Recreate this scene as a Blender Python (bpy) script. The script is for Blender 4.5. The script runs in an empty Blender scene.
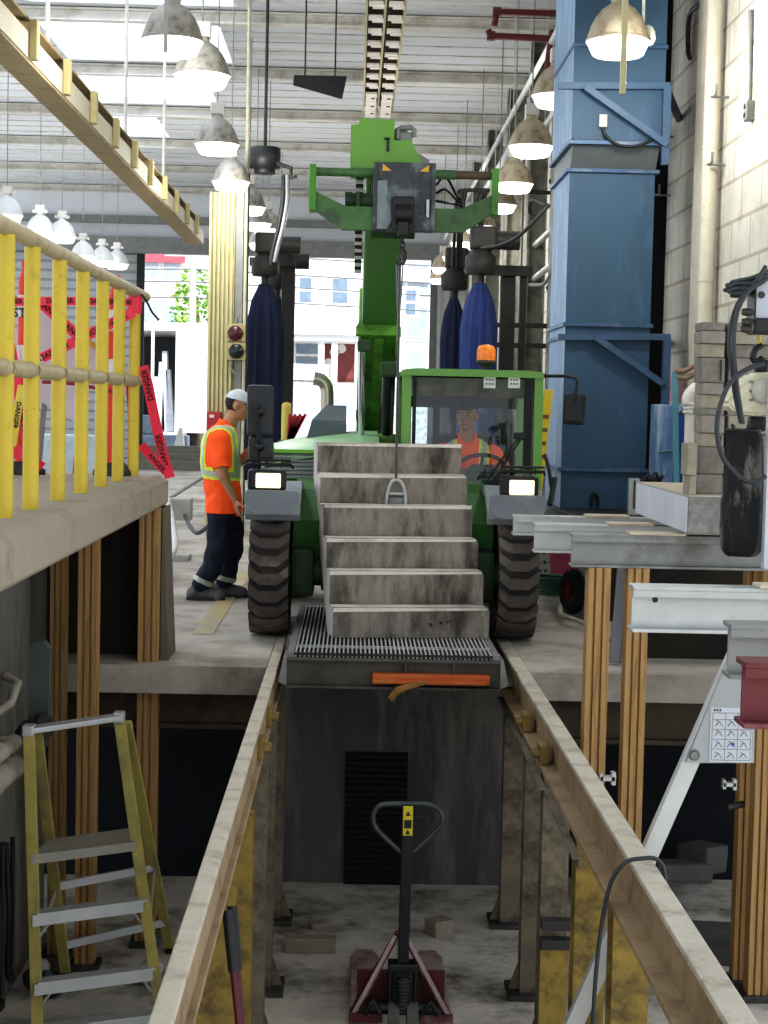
import bpy, bmesh, math, random
import numpy as np
from mathutils import Vector, Matrix, noise
random.seed(7)
PI = math.pi
SC = bpy.context.scene
COL = SC.collection
V = Vector

# ------------------------------------------------------------------ camera
F, CAMZ, ROLL = 1700.0, 1.6, math.radians(1.2)
CAM = V((0, 0, CAMZ))
_c = V(((355 - 384) / F, (512 - 404) / F, -1)).normalized()
_u = V((math.sin(ROLL), math.cos(ROLL), 0))
_u = (_u - _c * _u.dot(_c)).normalized()
_x = _c.cross(_u)
RC = Matrix((_x, _c, _u))


def ray(px, py):
    return RC @ V(((px - 384) / F, (512 - py) / F, -1))


def P(px, py, Y):
    d = ray(px, py)
    return CAM + d * (Y / d.y)


def PZ(px, py, z):
    d = ray(px, py)
    return CAM + d * ((z - CAMZ) / d.z)


def PXX(px, py, X):
    d = ray(px, py)
    return CAM + d * (X / d.x)


cam = bpy.data.cameras.new('camera')
cam.sensor_fit = 'VERTICAL'
cam.sensor_height = 36
cam.lens = F / 1024 * 36
cam.clip_end = 500
co = bpy.data.objects.new('camera', cam)
COL.objects.link(co)
co.matrix_world = Matrix.Translation(CAM) @ RC.to_4x4()
SC.camera = co


# ------------------------------------------------------------------ materials
def lin(c):
    if isinstance(c, str):
        c = c.lstrip('#')
        c = [int(c[i:i + 2], 16) / 255 for i in (0, 2, 4)]
        return tuple((x / 12.92 if x <= .04045 else ((x + .055) / 1.055) ** 2.4) for x in c)
    return tuple(c)


MATS = {}


def M(name, color, rough=.6, metal=0., var=.18, scale=6., dirt=None, dirt_amt=.4, dirt_scale=2.5, stretch=(1, 1, 1),
      bump=.0, bump_scale=40., emis=0., alpha=None, spec=.5, stripe=None):
    if name in MATS:
        return MATS[name]
    m = bpy.data.materials.new(name)
    m.use_nodes = True
    nt = m.node_tree
    nt.nodes.clear()
    N = nt.nodes.new
    L = nt.links.new
    out = N('ShaderNodeOutputMaterial')
    b = N('ShaderNodeBsdfPrincipled')
    L(b.outputs[0], out.inputs[0])
    c = lin(color)
    b.inputs['Roughness'].default_value = rough
    b.inputs['Metallic'].default_value = metal
    b.inputs['Specular IOR Level'].default_value = spec
    tc = N('ShaderNodeTexCoord')
    mp = N('ShaderNodeMapping')
    mp.inputs['Scale'].default_value = stretch
    L(tc.outputs['Object'], mp.inputs[0])
    n1 = N('ShaderNodeTexNoise')
    n1.inputs['Scale'].default_value = scale
    n1.inputs['Detail'].default_value = 6
    n1.inputs['Roughness'].default_value = .65
    L(mp.outputs[0], n1.inputs[0])
    r = N('ShaderNodeValToRGB')
    r.color_ramp.elements[0].position = .3
    r.color_ramp.elements[1].position = .7
    r.color_ramp.elements[0].color = (*[x * (1 - var) for x in c], 1)
    r.color_ramp.elements[1].color = (*[min(1, x * (1 + var)) for x in c], 1)
    L(n1.outputs[0], r.inputs[0])
    last = r.outputs[0]
    if dirt is not None:
        n2 = N('ShaderNodeTexNoise')
        n2.inputs['Scale'].default_value = dirt_scale
        n2.inputs['Detail'].default_value = 9
        n2.inputs['Roughness'].default_value = .7
        L(mp.outputs[0], n2.inputs[0])
        r2 = N('ShaderNodeValToRGB')
        t = .72 - .45 * dirt_amt
        r2.color_ramp.elements[0].position = max(0, t - .07)
        r2.color_ramp.elements[1].position = min(1, t + .12)
        L(n2.outputs[0], r2.inputs[0])
        mx = N('ShaderNodeMix')
        mx.data_type = 'RGBA'
        L(r2.outputs[0], mx.inputs[0])
        L(last, mx.inputs[6])
        mx.inputs[7].default_value = (*lin(dirt), 1)
        last = mx.outputs[2]
    if stripe is not None:   # (axis, period, duty, colour)
        ax, per, duty, colr = stripe
        sp = N('ShaderNodeSeparateXYZ')
        L(tc.outputs['Object'], sp.inputs[0])
        md = N('ShaderNodeMath')
        md.operation = 'FLOORED_MODULO'
        L(sp.outputs[ax], md.inputs[0])
        md.inputs[1].default_value = per
        lt = N('ShaderNodeMath')
        lt.operation = 'LESS_THAN'
        L(md.outputs[0], lt.inputs[0])
        lt.inputs[1].default_value = duty
        mx = N('ShaderNodeMix')
        mx.data_type = 'RGBA'
        L(lt.outputs[0], mx.inputs[0])
        L(last, mx.inputs[6])
        mx.inputs[7].default_value = (*lin(colr), 1)
        last = mx.outputs[2]
    L(last, b.inputs['Base Color'])
    if bump:
        n3 = N('ShaderNodeTexNoise')
        n3.inputs['Scale'].default_value = bump_scale
        n3.inputs['Detail'].default_value = 5
        L(mp.outputs[0], n3.inputs[0])
        bp = N('ShaderNodeBump')
        bp.inputs['Strength'].default_value = bump
        bp.inputs['Distance'].default_value = .02
        L(n3.outputs[0], bp.inputs['Height'])
        L(bp.outputs[0], b.inputs['Normal'])
    if emis:
        L(last, b.inputs['Emission Color'])
        b.inputs['Emission Strength'].default_value = emis
    if alpha is not None:
        b.inputs['Alpha'].default_value = alpha
    MATS[name] = m
    return m


def glass_mat(name, tint=(.8, .9, .88), refl=.12, rough=.03):
    m = bpy.data.materials.new(name)
    m.use_nodes = True
    nt = m.node_tree
    nt.nodes.clear()
    N = nt.nodes.new
    out = N('ShaderNodeOutputMaterial')
    t = N('ShaderNodeBsdfTransparent')
    t.inputs[0].default_value = (*tint, 1)
    g = N('ShaderNodeBsdfGlossy')
    g.inputs['Roughness'].default_value = rough
    mx = N('ShaderNodeMixShader')
    mx.inputs[0].default_value = refl
    nt.links.new(t.outputs[0], mx.inputs[1])
    nt.links.new(g.outputs[0], mx.inputs[2])
    nt.links.new(mx.outputs[0], out.inputs[0])
    return m


def translucent_mat(name, col):
    m = bpy.data.materials.new(name)
    m.use_nodes = True
    nt = m.node_tree
    nt.nodes.clear()
    N = nt.nodes.new
    out = N('ShaderNodeOutputMaterial')
    t = N('ShaderNodeBsdfTranslucent')
    t.inputs[0].default_value = (*col, 1)
    d = N('ShaderNodeBsdfTransparent')
    d.inputs[0].default_value = (*col, 1)
    mx = N('ShaderNodeMixShader')
    mx.inputs[0].default_value = .35
    nt.links.new(t.outputs[0], mx.inputs[1])
    nt.links.new(d.outputs[0], mx.inputs[2])
    nt.links.new(mx.outputs[0], out.inputs[0])
    return m


def block_mat(name, color, mortar, bw, bh, off, axes, var=.12, dirt=None, mort=.012):
    """masonry: bricks laid in the plane of the two object axes given"""
    m = M(name, color, .85, var=var, scale=3, dirt=dirt, dirt_amt=.3)
    nt = m.node_tree
    N, L = nt.nodes.new, nt.links.new
    b = [n for n in nt.nodes if n.type == 'BSDF_PRINCIPLED'][0]
    src = b.inputs['Base Color'].links[0].from_socket
    tc = [n for n in nt.nodes if n.type == 'TEX_COORD'][0]
    sp = N('ShaderNodeSeparateXYZ')
    cb = N('ShaderNodeCombineXYZ')
    L(tc.outputs['Object'], sp.inputs[0])
    L(sp.outputs[axes[0]], cb.inputs[0])
    L(sp.outputs[axes[1]], cb.inputs[1])
    bt = N('ShaderNodeTexBrick')
    bt.offset = off
    bt.inputs['Scale'].default_value = 1
    bt.inputs['Brick Width'].default_value = bw
    bt.inputs['Row Height'].default_value = bh
    bt.inputs['Mortar Size'].default_value = mort
    bt.inputs['Mortar Smooth'].default_value = .3
    bt.inputs['Color1'].default_value = (1, 1, 1, 1)
    bt.inputs['Color2'].default_value = (.9, .9, .9, 1)
    bt.inputs['Mortar'].default_value = (*[min(1, a / max(1e-3, c)) for a, c in zip(lin(mortar), lin(color))], 1)
    L(cb.outputs[0], bt.inputs[0])
    mx = N('ShaderNodeMix')
    mx.data_type = 'RGBA'
    mx.blend_type = 'MULTIPLY'
    mx.inputs[0].default_value = 1
    L(src, mx.inputs[6])
    L(bt.outputs[0], mx.inputs[7])
    L(mx.outputs[2], b.inputs['Base Color'])
    return m


# ------------------------------------------------------------------ mesh builder
def frame_of(d, up=V((0, 0, 1))):
    d = d.normalized()
    if abs(d.dot(up)) > .99:
        up = V((0, 1, 0)) if abs(d.y) < .9 else V((1, 0, 0))
    s = d.cross(up).normalized()
    return d, s, s.cross(d).normalized()


class MB:
    def __init__(s):
        s.v, s.f, s.m, s.s = [], [], [], []

    def add(s, vs, fs, m=0, smooth=False):
        b = len(s.v)
        s.v += [V(q) for q in vs]
        s.f += [[b + i for i in f] for f in fs]
        s.m += [m] * len(fs)
        s.s += [smooth] * len(fs)
        return s

    def _bm(s, bm, mtx, m, smooth=False):
        bm.verts.index_update()
        s.add([mtx @ q.co for q in bm.verts], [[q.index for q in f.verts] for f in bm.faces], m, smooth)
        bm.free()
        return s

    def box(s, c, size, rot=None, b=0., m=0):
        bm = bmesh.new()
        bmesh.ops.create_cube(bm, size=1)
        for q in bm.verts:
            q.co = V((q.co.x * size[0], q.co.y * size[1], q.co.z * size[2]))
        if b:
            bmesh.ops.bevel(bm, geom=list(bm.edges), offset=min(b, min(size) * .45), segments=2, affect='EDGES', profile=.6)
        mt = Matrix.Translation(V(c))
        if rot is not None:
            mt = mt @ (rot.to_4x4() if len(rot) == 3 else rot)
        return s._bm(bm, mt, m)

    def box2(s, lo, hi, b=0., m=0):
        lo, hi = V(lo), V(hi)
        d = hi - lo
        return s.box((lo + hi) / 2, (abs(d.x), abs(d.y), abs(d.z)), b=b, m=m)

    def bar(s, p0, p1, w, h, up=V((0, 0, 1)), b=0., m=0):
        p0, p1 = V(p0), V(p1)
        d, sd, u = frame_of(p1 - p0, V(up))
        rot = Matrix((sd, d, u)).transposed()
        return s.box((p0 + p1) / 2, (w, (p1 - p0).length, h), rot, b, m)

    def tube(s, pts, r, n=10, m=0, cap=True, closed=False, flat=1.):
        pts = [V(p) for p in pts]
        k = len(pts)
        rs = r if isinstance(r, (list, tuple)) else [r] * k
        vs, fs = [], []
        prev = None
        for i in range(k):
            if closed:
                t = pts[(i + 1) % k] - pts[i - 1]
            else:
                t = pts[min(i + 1, k - 1)] - pts[max(i - 1, 0)]
            t.normalize()
            if prev is None:
                _, a, _ = frame_of(t)
            else:
                a = prev - t * prev.dot(t)
                if a.length < 1e-5:
                    _, a, _ = frame_of(t)
                a.normalize()
            prev = a
            bb = t.cross(a)
            for j in range(n):
                th = 2 * PI * j / n
                vs.append(pts[i] + (a * math.cos(th) + bb * math.sin(th) * flat) * rs[i])
        R = k if closed else k - 1
        for i in range(R):
            for j in range(n):
                a0, a1 = i * n + j, i * n + (j + 1) % n
                b0, b1 = ((i + 1) % k) * n + j, ((i + 1) % k) * n + (j + 1) % n
                fs.append([a0, a1, b1, b0])
        s.add(vs, fs, m, True)
        if cap and not closed:
            s.add(vs[:n], [list(range(n))[::-1]], m)
            s.add(vs[-n:], [list(range(n))], m)
        return s

    def cyl(s, p0, p1, r0, r1=None, n=16, m=0, cap=True):
        return s.tube([p0, p1], [r0, r0 if r1 is None else r1], n, m, cap)

    def lathe(s, prof, o=(0, 0, 0), axis=(0, 0, 1), n=24, m=0, smooth=True, cap=True):
        o = V(o)
        d, a, u = frame_of(V(axis))
        vs, fs = [], []
        for r, z in prof:
            for j in range(n):
                th = 2 * PI * j / n
                vs.append(o + d * z + (a * math.cos(th) + u * math.sin(th)) * r)
        for i in range(len(prof) - 1):
            for j in range(n):
                fs.append([i * n + j, i * n + (j + 1) % n, (i + 1) * n + (j + 1) % n, (i + 1) * n + j])
        s.add(vs, fs, m, smooth)
        if cap:
            if prof[0][0] > 1e-4:
                s.add(vs[:n], [list(range(n))[::-1]], m)
            if prof[-1][0] > 1e-4:
                s.add(vs[-n:], [list(range(n))], m)
        return s

    def prism(s, poly, fn, w0, w1, m=0):
        """poly of (a,b); fn(a,b,w)->point"""
        n = len(poly)
        vs = [fn(a, b, w0) for a, b in poly] + [fn(a, b, w1) for a, b in poly]
        fs = [list(range(n))[::-1], list(range(n, 2 * n))]
        fs += [[i, (i + 1) % n, n + (i + 1) % n, n + i] for i in range(n)]
        return s.add(vs, fs, m)

    def prism_x(s, poly, x0, x1, m=0):      # poly in (y,z)
        return s.prism(poly, lambda a, b, w: V((w, a, b)), x0, x1, m)

    def prism_y(s, poly, y0, y1, m=0):      # poly in (x,z)
        return s.prism(poly, lambda a, b, w: V((a, w, b)), y0, y1, m)

    def prism_z(s, poly, z0, z1, m=0):
        return s.prism(poly, lambda a, b, w: V((a, b, w)), z0, z1, m)

    def ibeam(s, p0, p1, h, w, tf=.016, tw=.012, up=V((0, 0, 1)), m=0):
        """H/I section whose top is at p0/p1"""
        p0, p1 = V(p0), V(p1)
        d, sd, u = frame_of(p1 - p0, V(up))
        for off, ww, hh in ((-tf / 2, w, tf), (-h + tf / 2, w, tf), (-h / 2, tw, h - 2 * tf)):
            s.bar(p0 + u * off, p1 + u * off, ww, hh, up, 0, m)
        return s

    def ell(s, c, r, n=16, k=10, m=0, rot=None):
        vs, fs = [], []
        c = V(c)
        for i in range(k + 1):
            th = PI * i / k
            for j in range(n):
                ph = 2 * PI * j / n
                q = V((r[0] * math.sin(th) * math.cos(ph), r[1] * math.sin(th) * math.sin(ph), r[2] * math.cos(th)))
                vs.append(c + (rot @ q if rot is not None else q))
        for i in range(k):
            for j in range(n):
                fs.append([i * n + j, (i + 1) * n + j, (i + 1) * n + (j + 1) % n, i * n + (j + 1) % n])
        return s.add(vs, fs, m, True)

    def ribbon(s, pts, w, up, m=0):
        """flat strip along pts, width along `up` (vector or list)"""
        pts = [V(p) for p in pts]
        vs, fs = [], []
        for i, p in enumerate(pts):
            u = V(up[i] if isinstance(up, list) else up).normalized()
            vs += [p - u * w / 2, p + u * w / 2]
        for i in range(len(pts) - 1):
            fs.append([2 * i, 2 * i + 1, 2 * i + 3, 2 * i + 2])
        return s.add(vs, fs, m, True)

    def build(s, name, mats, parent=None, origin=None):
        off = OFF.get(parent.name, V((0, 0, 0))) if parent else (V(origin) if origin is not None else V((0, 0, 0)))
        me = bpy.data.meshes.new(name)
        me.from_pydata([tuple(q - off) for q in s.v], [], s.f)
        if not isinstance(mats, (list, tuple)):
            mats = [mats]
        for mm in mats:
            me.materials.append(mm)
        me.polygons.foreach_set('material_index', s.m)
        me.polygons.foreach_set('use_smooth', s.s)
        bm = bmesh.new()
        bm.from_mesh(me)
        bmesh.ops.recalc_face_normals(bm, faces=bm.faces)
        bm.to_mesh(me)
        bm.free()
        me.update()
        o = bpy.data.objects.new(name, me)
        COL.objects.link(o)
        if parent:
            o.parent = parent
            OFF[o.name] = off
        else:
            o.location = off
            OFF[o.name] = off
        return o


OFF = {}


def bez(p, n=12):
    """smooth Catmull-Rom through the points"""
    p = [V(q) for q in p]
    p = [p[0] * 2 - p[1]] + p + [p[-1] * 2 - p[-2]]
    out = []
    for i in range(1, len(p) - 2):
        for k in range(n):
            t = k / n
            a, b, c, d = p[i - 1], p[i], p[i + 1], p[i + 2]
            out.append(.5 * ((2 * b) + (c - a) * t + (2 * a - 5 * b + 4 * c - d) * t * t + (3 * b - a - 3 * c + d) * t ** 3))
    out.append(p[-2])
    return out


def tag(o, label, cat, group=None, kind=None):
    o['label'] = label
    o['category'] = cat
    if group:
        o['group'] = group
    if kind:
        o['kind'] = kind
    return o


def struct(o):
    o['kind'] = 'structure'
    return o


def thing(name, loc, label, cat, group=None):
    o = bpy.data.objects.new(name, None)
    o.empty_display_size = .1
    COL.objects.link(o)
    o.location = V(loc)
    OFF[o.name] = V(loc)
    return tag(o, label, cat, group)


def copy_tree(o, parent=None):
    c = o.copy()
    COL.objects.link(c)
    if parent:
        c.parent = parent
    for ch in [q for q in KIDS.get(o.name, [])]:
        copy_tree(ch, c)
    return c


KIDS = {}


def index_kids():
    KIDS.clear()
    for q in bpy.data.objects:
        if q.parent:
            KIDS.setdefault(q.parent.name, []).append(q)


def dup(o, loc, label, rz=None, scale=None, group=None):
    index_kids()
    c = copy_tree(o)
    c.location = V(loc)
    if rz is not None:
        c.rotation_euler = (0, 0, rz)
    if scale:
        c.scale = (scale,) * 3 if not isinstance(scale, tuple) else scale
    c['label'] = label
    if group:
        c['group'] = group
    return c


def text_mb(mb, s, size, org, right, up, m=0, bold=0., align='CENTER', lift=.0):
    cu = bpy.data.curves.new('lettering', 'FONT')
    cu.body = s
    cu.size = size
    cu.align_x = align
    cu.align_y = 'CENTER'
    cu.offset = bold
    cu.resolution_u = 2
    o = bpy.data.objects.new('lettering', cu)
    COL.objects.link(o)
    dg = bpy.context.evaluated_depsgraph_get()
    me = bpy.data.meshes.new_from_object(o.evaluated_get(dg))
    right, up = V(right).normalized(), V(up).normalized()
    nrm = right.cross(up)
    mb.add([V(org) + right * q.co.x + up * q.co.y + nrm * lift for q in me.vertices], [list(f.vertices) for f in me.polygons], m)
    bpy.data.objects.remove(o)
    bpy.data.curves.remove(cu)
    bpy.data.meshes.remove(me)
    return mb
# ------------------------------------------------------------------ shared materials
conc = M('concrete_light', '#a9a49a', .9, var=.16, scale=5, dirt='#6f685d', dirt_amt=.35, dirt_scale=1.6, bump=.25)
conc_floor = M('concrete_floor', '#b3aca1', .85, var=.14, scale=3, dirt='#7d7468', dirt_amt=.42, dirt_scale=.9, bump=.15)
conc_pit = M('concrete_pit', '#c6bfb2', .8, var=.2, scale=3.5, dirt='#625c53', dirt_amt=.4, dirt_scale=1.7, bump=.3)
conc_wall = M('concrete_wall_grey', '#77746d', .9, var=.15, scale=2, dirt='#4c4841', dirt_amt=.35, stretch=(1, 1, .3))
conc_dark = M('concrete_wall_dark', '#232526', .9, var=.3, scale=3, dirt='#3d4042', dirt_amt=.35, stretch=(2, 2, .4))
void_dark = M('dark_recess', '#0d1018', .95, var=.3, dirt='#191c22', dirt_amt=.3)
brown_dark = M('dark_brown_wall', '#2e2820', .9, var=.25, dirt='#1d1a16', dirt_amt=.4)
fascia_m = M('platform_concrete', '#9f9583', .85, var=.12, scale=3, dirt='#82786a', dirt_amt=.3, dirt_scale=3, bump=.15)
steel_grey = M('grey_steel', '#8d8e8c', .55, .35, var=.12, scale=6, dirt='#6a6862', dirt_amt=.35)
steel_dark = M('dark_steel', '#3a3a39', .6, .3, var=.2, dirt='#5b544a', dirt_amt=.3)
galv = M('galvanised_steel', '#b9bbb9', .45, .45, var=.1, scale=10)
alu = M('aluminium', '#c3c5c4', .45, .4, var=.06)
black = M('black_plastic', '#17181a', .5, var=.2)
rubber = M('black_rubber', '#2b2a2a', .85, var=.25, scale=20, dirt='#4a4743', dirt_amt=.35)
white_paint = M('white_paint', '#d8d6cd', .6, var=.05)
ceil_m = M('ceiling_paint', '#d2d6dc', .8, var=.05, scale=2, dirt='#b9bab8', dirt_amt=.3, dirt_scale=1.1, stretch=(.3, 3, 1))
beam_m = M('ceiling_beam_paint', '#d2d0c9', .8, var=.08, dirt='#a79f8f', dirt_amt=.35, dirt_scale=2)
yellow = M('safety_yellow', '#cbb236', .45, var=.08, scale=4, dirt='#8f7a1d', dirt_amt=.12, dirt_scale=14)
tan_rail = M('worn_tan_paint', '#b3a582', .55, var=.12, scale=8, dirt='#8d8068', dirt_amt=.3, dirt_scale=6)
rail_top = M('rail_top_cream', '#cbc3b2', .6, .1, var=.1, scale=7, dirt='#8f8169', dirt_amt=.32, dirt_scale=5)
rail_side = M('rail_side_tan', '#a28c6e', .75, var=.15, scale=6, dirt='#7b6647', dirt_amt=.38, dirt_scale=4)
wood_orange = M('orange_stained_wood', '#ad8957', .6, var=.2, scale=4, dirt='#86653b', dirt_amt=.35, dirt_scale=3, stretch=(14, 14, .7))
wood_pale = M('pale_timber', '#c6bba4', .75, var=.2, scale=5, stretch=(2, 10, 10))
post_rust = M('rusty_post_paint', '#7a705e', .75, var=.25, scale=5, dirt='#3f352a', dirt_amt=.42, dirt_scale=4)
post_yellow = M('chipped_yellow_post', '#98803a', .7, var=.2, scale=6, dirt='#4b3f2a', dirt_amt=.45, dirt_scale=5)
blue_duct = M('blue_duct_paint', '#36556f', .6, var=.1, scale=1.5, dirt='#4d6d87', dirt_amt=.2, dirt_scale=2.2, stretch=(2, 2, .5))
blue_side = M('blue_lit_side', '#7390b0', .6, var=.12, scale=3, dirt='#a3b5ca', dirt_amt=.35, stretch=(3, 3, .6))  # paler blue paints the light falling on the duct's left face
wall_block = block_mat('white_block_wall', '#cac5ba', '#a39c8f', .6, .3, .5, (1, 2), dirt='#b5ae9f', mort=.016)
green = M('machine_green', '#6aa23a', .4, var=.07, dirt='#4f8a24', dirt_amt=.2)
green_pale = M('pale_green_hood', '#8fb98a', .4, var=.06)
green_dark = M('dirty_dark_green', '#2c4a27', .65, var=.25, dirt='#1c231a', dirt_amt=.4)
green_mid = M('worn_green', '#5f9637', .6, var=.15, dirt='#3a4a30', dirt_amt=.35, dirt_scale=4)
grey_plastic = M('grey_plastic', '#5c646b', .55, var=.1, dirt='#7f8280', dirt_amt=.3)
orange_cloth = M('orange_cloth', '#ff5a1e', .85, var=.08, emis=.12)
vest_yellow = M('vest_yellow', '#d8e24a', .7, var=.05, emis=.1)
silver_tape = M('reflective_silver', '#b9bcae', .4, .1, var=.06)
navy_cloth = M('navy_cloth', '#1c2334', .9, var=.25, scale=14, dirt='#3a4150', dirt_amt=.25)
skin = M('skin', '#b98568', .6, var=.06)
lens_m = M('lamp_lens', '#f4fbf6', .4, var=.0, emis=2.6)
lamp_shell = M('dusty_lamp_shade', '#a7a49c', .6, .2, var=.15, scale=9, dirt='#6d655a', dirt_amt=.42, dirt_scale=5)
lamp_shell_b = M('brown_dusty_lamp_shade', '#b0a590', .6, .1, var=.15, scale=9, dirt='#7c6d56', dirt_amt=.45, dirt_scale=5)
red_tape = M('red_barricade_tape', '#e0304a', .5, var=.06, emis=.06)
red_paint = M('red_paint', '#8c1f22', .5, var=.15)
maroon = M('maroon_paint', '#65262a', .6, var=.2, dirt='#8d6a66', dirt_amt=.25)

# ------------------------------------------------------------------ the setting
PITZ = -1.78
DE = 10.2          # front edge of the far floor
BK = 40.0          # far end of the hall
CZ = 6.55          # ceiling


def S(name, mats, fn):
    mb = MB()
    fn(mb)
    return struct(mb.build(name, mats))


def f_floor(mb):
    for x0, x1, y0 in ((-9, -.503, DE), (1.096, 4, DE), (-.503, 1.096, 12.7)):
        mb.box2((x0, y0, -.17), (x1, BK + .5, 0))
    mb.box2((-.503, 10.7, -.17), (1.096, 12.7, -.14))


S('floor', [conc_floor], f_floor)


def f_line(mb):
    a, b = PZ(150, 640, 0), PZ(210, 560, 0)
    mb.box2((-1.08, 11.6, .0), (-.94, 16, .004))


S('trim_1', [M('worn_yellow_line', '#b9a878', .8, var=.2, dirt='#a8a094', dirt_amt=.45)], f_line)


def f_edge(mb):
    # steel edge beams hung under the front of the far floor
    mb.box2((-4, DE + .25, -.4), (-.53, DE + .35, -.172))
    mb.box2((1.13, DE + .25, -.45), (3.4, DE + .35, -.172))
    mb.box2((-4, DE + .2, -.42), (-.53, DE + .4, -.39))
    mb.box2((1.13, DE + .2, -.47), (3.4, DE + .4, -.44))


S('trim_2', [M('brown_edge_steel', '#4d4132', .7, .2, var=.2, dirt='#2f281f', dirt_amt=.4)], f_edge)

S('floor_pit', [conc_pit], lambda mb: mb.box2((-3.4, -3, PITZ - .2), (4.5, 16, PITZ)))
WB = 11.83
S('wall_pit_back', [M('pit_back_wall_paint', '#4b4b49', .8, var=.3, scale=1.5, dirt='#77756f', dirt_amt=.36, dirt_scale=2, stretch=(2, 2, .35))],
  lambda mb: mb.box2((-.56, WB, PITZ), (1.16, WB + .2, -.172)))


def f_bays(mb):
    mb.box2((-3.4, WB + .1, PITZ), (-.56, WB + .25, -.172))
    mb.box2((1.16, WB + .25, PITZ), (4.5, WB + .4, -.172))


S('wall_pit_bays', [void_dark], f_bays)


def f_grille(mb):
    a, b = P(343, 888, WB - .02), P(408, 753, WB - .02)
    mb.box2((a.x, WB - .012, a.z), (b.x, WB, b.z), m=1)
    n = 22
    for i in range(n):
        z = a.z + (b.z - a.z) * (i + .5) / n
        mb.box((a.x / 2 + b.x / 2, WB - .03, z), (b.x - a.x, .03, .016), Matrix.Rotation(.5, 3, 'X'))


g = MB()
f_grille(g)
tag(g.build('wall_grille', [M('grille_steel', '#2a2b2b', .6, .3), void_dark]), 'dark louvred metal grille low on the pit end wall behind the pallet jack', 'vent')

# raised platform on the left
PX, PE, PT, PB = -1.163, 10.7, 1.13, .94


def f_plat(mb):
    mb.prism_y([(-5, PB), (PX - .02, PB), (PX, PB + .02), (PX, PT - .035), (PX - .05, PT), (-5, PT)], 1.5, PE)


S('floor_platform', [fascia_m], f_plat)


def f_pw(mb):
    mb.box2((-1.98, 1.5, PITZ), (-1.9, 10.6, PB))


S('wall_left_pit', [conc_wall], f_pw)


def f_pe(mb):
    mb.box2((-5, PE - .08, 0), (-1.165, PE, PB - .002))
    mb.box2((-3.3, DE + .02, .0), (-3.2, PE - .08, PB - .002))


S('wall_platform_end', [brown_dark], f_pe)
S('trim_3', [M('grey_brown_pier', '#6a6154', .85, var=.15)], lambda mb: mb.prism_y([(-1.165, 0), (-1.115, 0), (-1.16, PB - .002), (-1.165, PB - .002)], PE - .3, PE + .12))

# right hand wall, recess and far platform
WX = 2.75


def f_rw(mb):
    mb.box2((WX, 8.6, 1.25), (WX + .25, BK, CZ))
    mb.box2((WX, 13.2, 0), (WX + .25, BK, 1.25))


S('wall_right', [wall_block], f_rw)


def f_pil(mb):
    p = P(684, 200, 13.2)
    mb.box2((WX - .1, 13.25, .8), (WX, 13.6, CZ))


S('trim_4', [M('cream_pilaster', '#cfc7b6', .8, var=.08)], f_pil)


def f_band(mb):
    mb.box2((WX - .004, 13.7, 1.68), (WX, 15.2, 1.78))
    mb.box2((WX - .004, 13.7, 1.82), (WX, 15.2, 1.9))


S('trim_5', [M('faded_pink_band', '#c98e96', .8, var=.1)], f_band)
S('trim_6', [M('black_shadow_gap', '#121314', .9)], lambda mb: mb.box2((2.56, 15.3, .8), (WX, 15.5, CZ)))  # black box paints the shadow gap between duct and wall

RP = .8            # far right platform


def f_rp(mb):
    mb.box2((1.62, 12.6, RP - .12), (WX, 19.5, RP))
    mb.box2((1.85, 12.8, 0), (WX, 12.9, RP - .12), m=1)


S('floor_right_platform', [M('dark_platform_plate', '#2a2c2e', .6), brown_dark], f_rp)
S('wall_right_shade', [brown_dark], lambda mb: mb.box2((1.75, 10.9, 0), (3.4, 11.0, .76)))  # dark wall added to stand for the shaded deck behind the posts

# ceiling: planks, beams, skylights
BY = [BK - 3.6 * k for k in range(13)]
SKY = {2: (-5.2, -3.6), 3: (-4.7, -2.4), 4: (-4.3, -1.9), 5: (-4.2, -1.6), 6: (-4.2, -1.8), 7: (-4, -2)}


def f_ceil(mb):  # unseen roof stretched sideways and behind the camera to block sun
    for i in range(len(BY) - 1):
        y1, y0 = BY[i], BY[i + 1]
        if i in SKY:
            a, b = SKY[i]
            mb.box2((-9, y0, CZ), (a, y1, CZ + .1))
            mb.box2((b, y0, CZ), (12, y1, CZ + .1))
            mb.box2((a, y0, CZ), (b, y0 + .25, CZ + .1))
            mb.box2((a, y1 - .25, CZ), (b, y1, CZ + .1))
        else:
            mb.box2((-9, y0, CZ), (12, y1, CZ + .1))
        n = 6
        for k in range(1, n):
            y = y0 + (y1 - y0) * k / n
            if i in SKY:
                mb.box2((-9, y - .012, CZ - .015), (SKY[i][0], y + .012, CZ), m=1)
                mb.box2((SKY[i][1], y - .012, CZ - .015), (12, y + .012, CZ), m=1)
            else:
                mb.box2((-9, y - .012, CZ - .015), (12, y + .012, CZ), m=1)


S('ceiling', [ceil_m, beam_m], f_ceil)
n = 0
skyl = translucent_mat('skylight_panel', (.95, .97, 1.0))
for i, (a, b) in SKY.items():
    n += 1
    y0, y1 = BY[i + 1] + .25, BY[i] - .25
    S('window_%d' % n, [skyl], lambda mb: mb.box2((a - .02, y0 - .02, CZ + .101), (b + .02, y1 + .02, CZ + .115)))
for k, y in enumerate(BY[:11]):
    mb = MB()
    mb.ibeam((-9, y, CZ - .016), (3.2, y, CZ - .016), .16, .16, .025, .025)
    struct(mb.build('ceiling_beam', [beam_m], origin=(0, y, CZ)))


# far end wall: header, roller door side, piers
HZ = 5.22


def f_hdr(mb):
    mb.box2((-9, BK, HZ), (3.4, BK + .3, CZ))
    mb.box2((-9, BK - .35, HZ - .25), (3.4, BK - .1, HZ + .12), m=1)
    mb.box2((-9, BK - .14, HZ + .45), (3.4, BK, HZ + .62), m=1)


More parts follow.
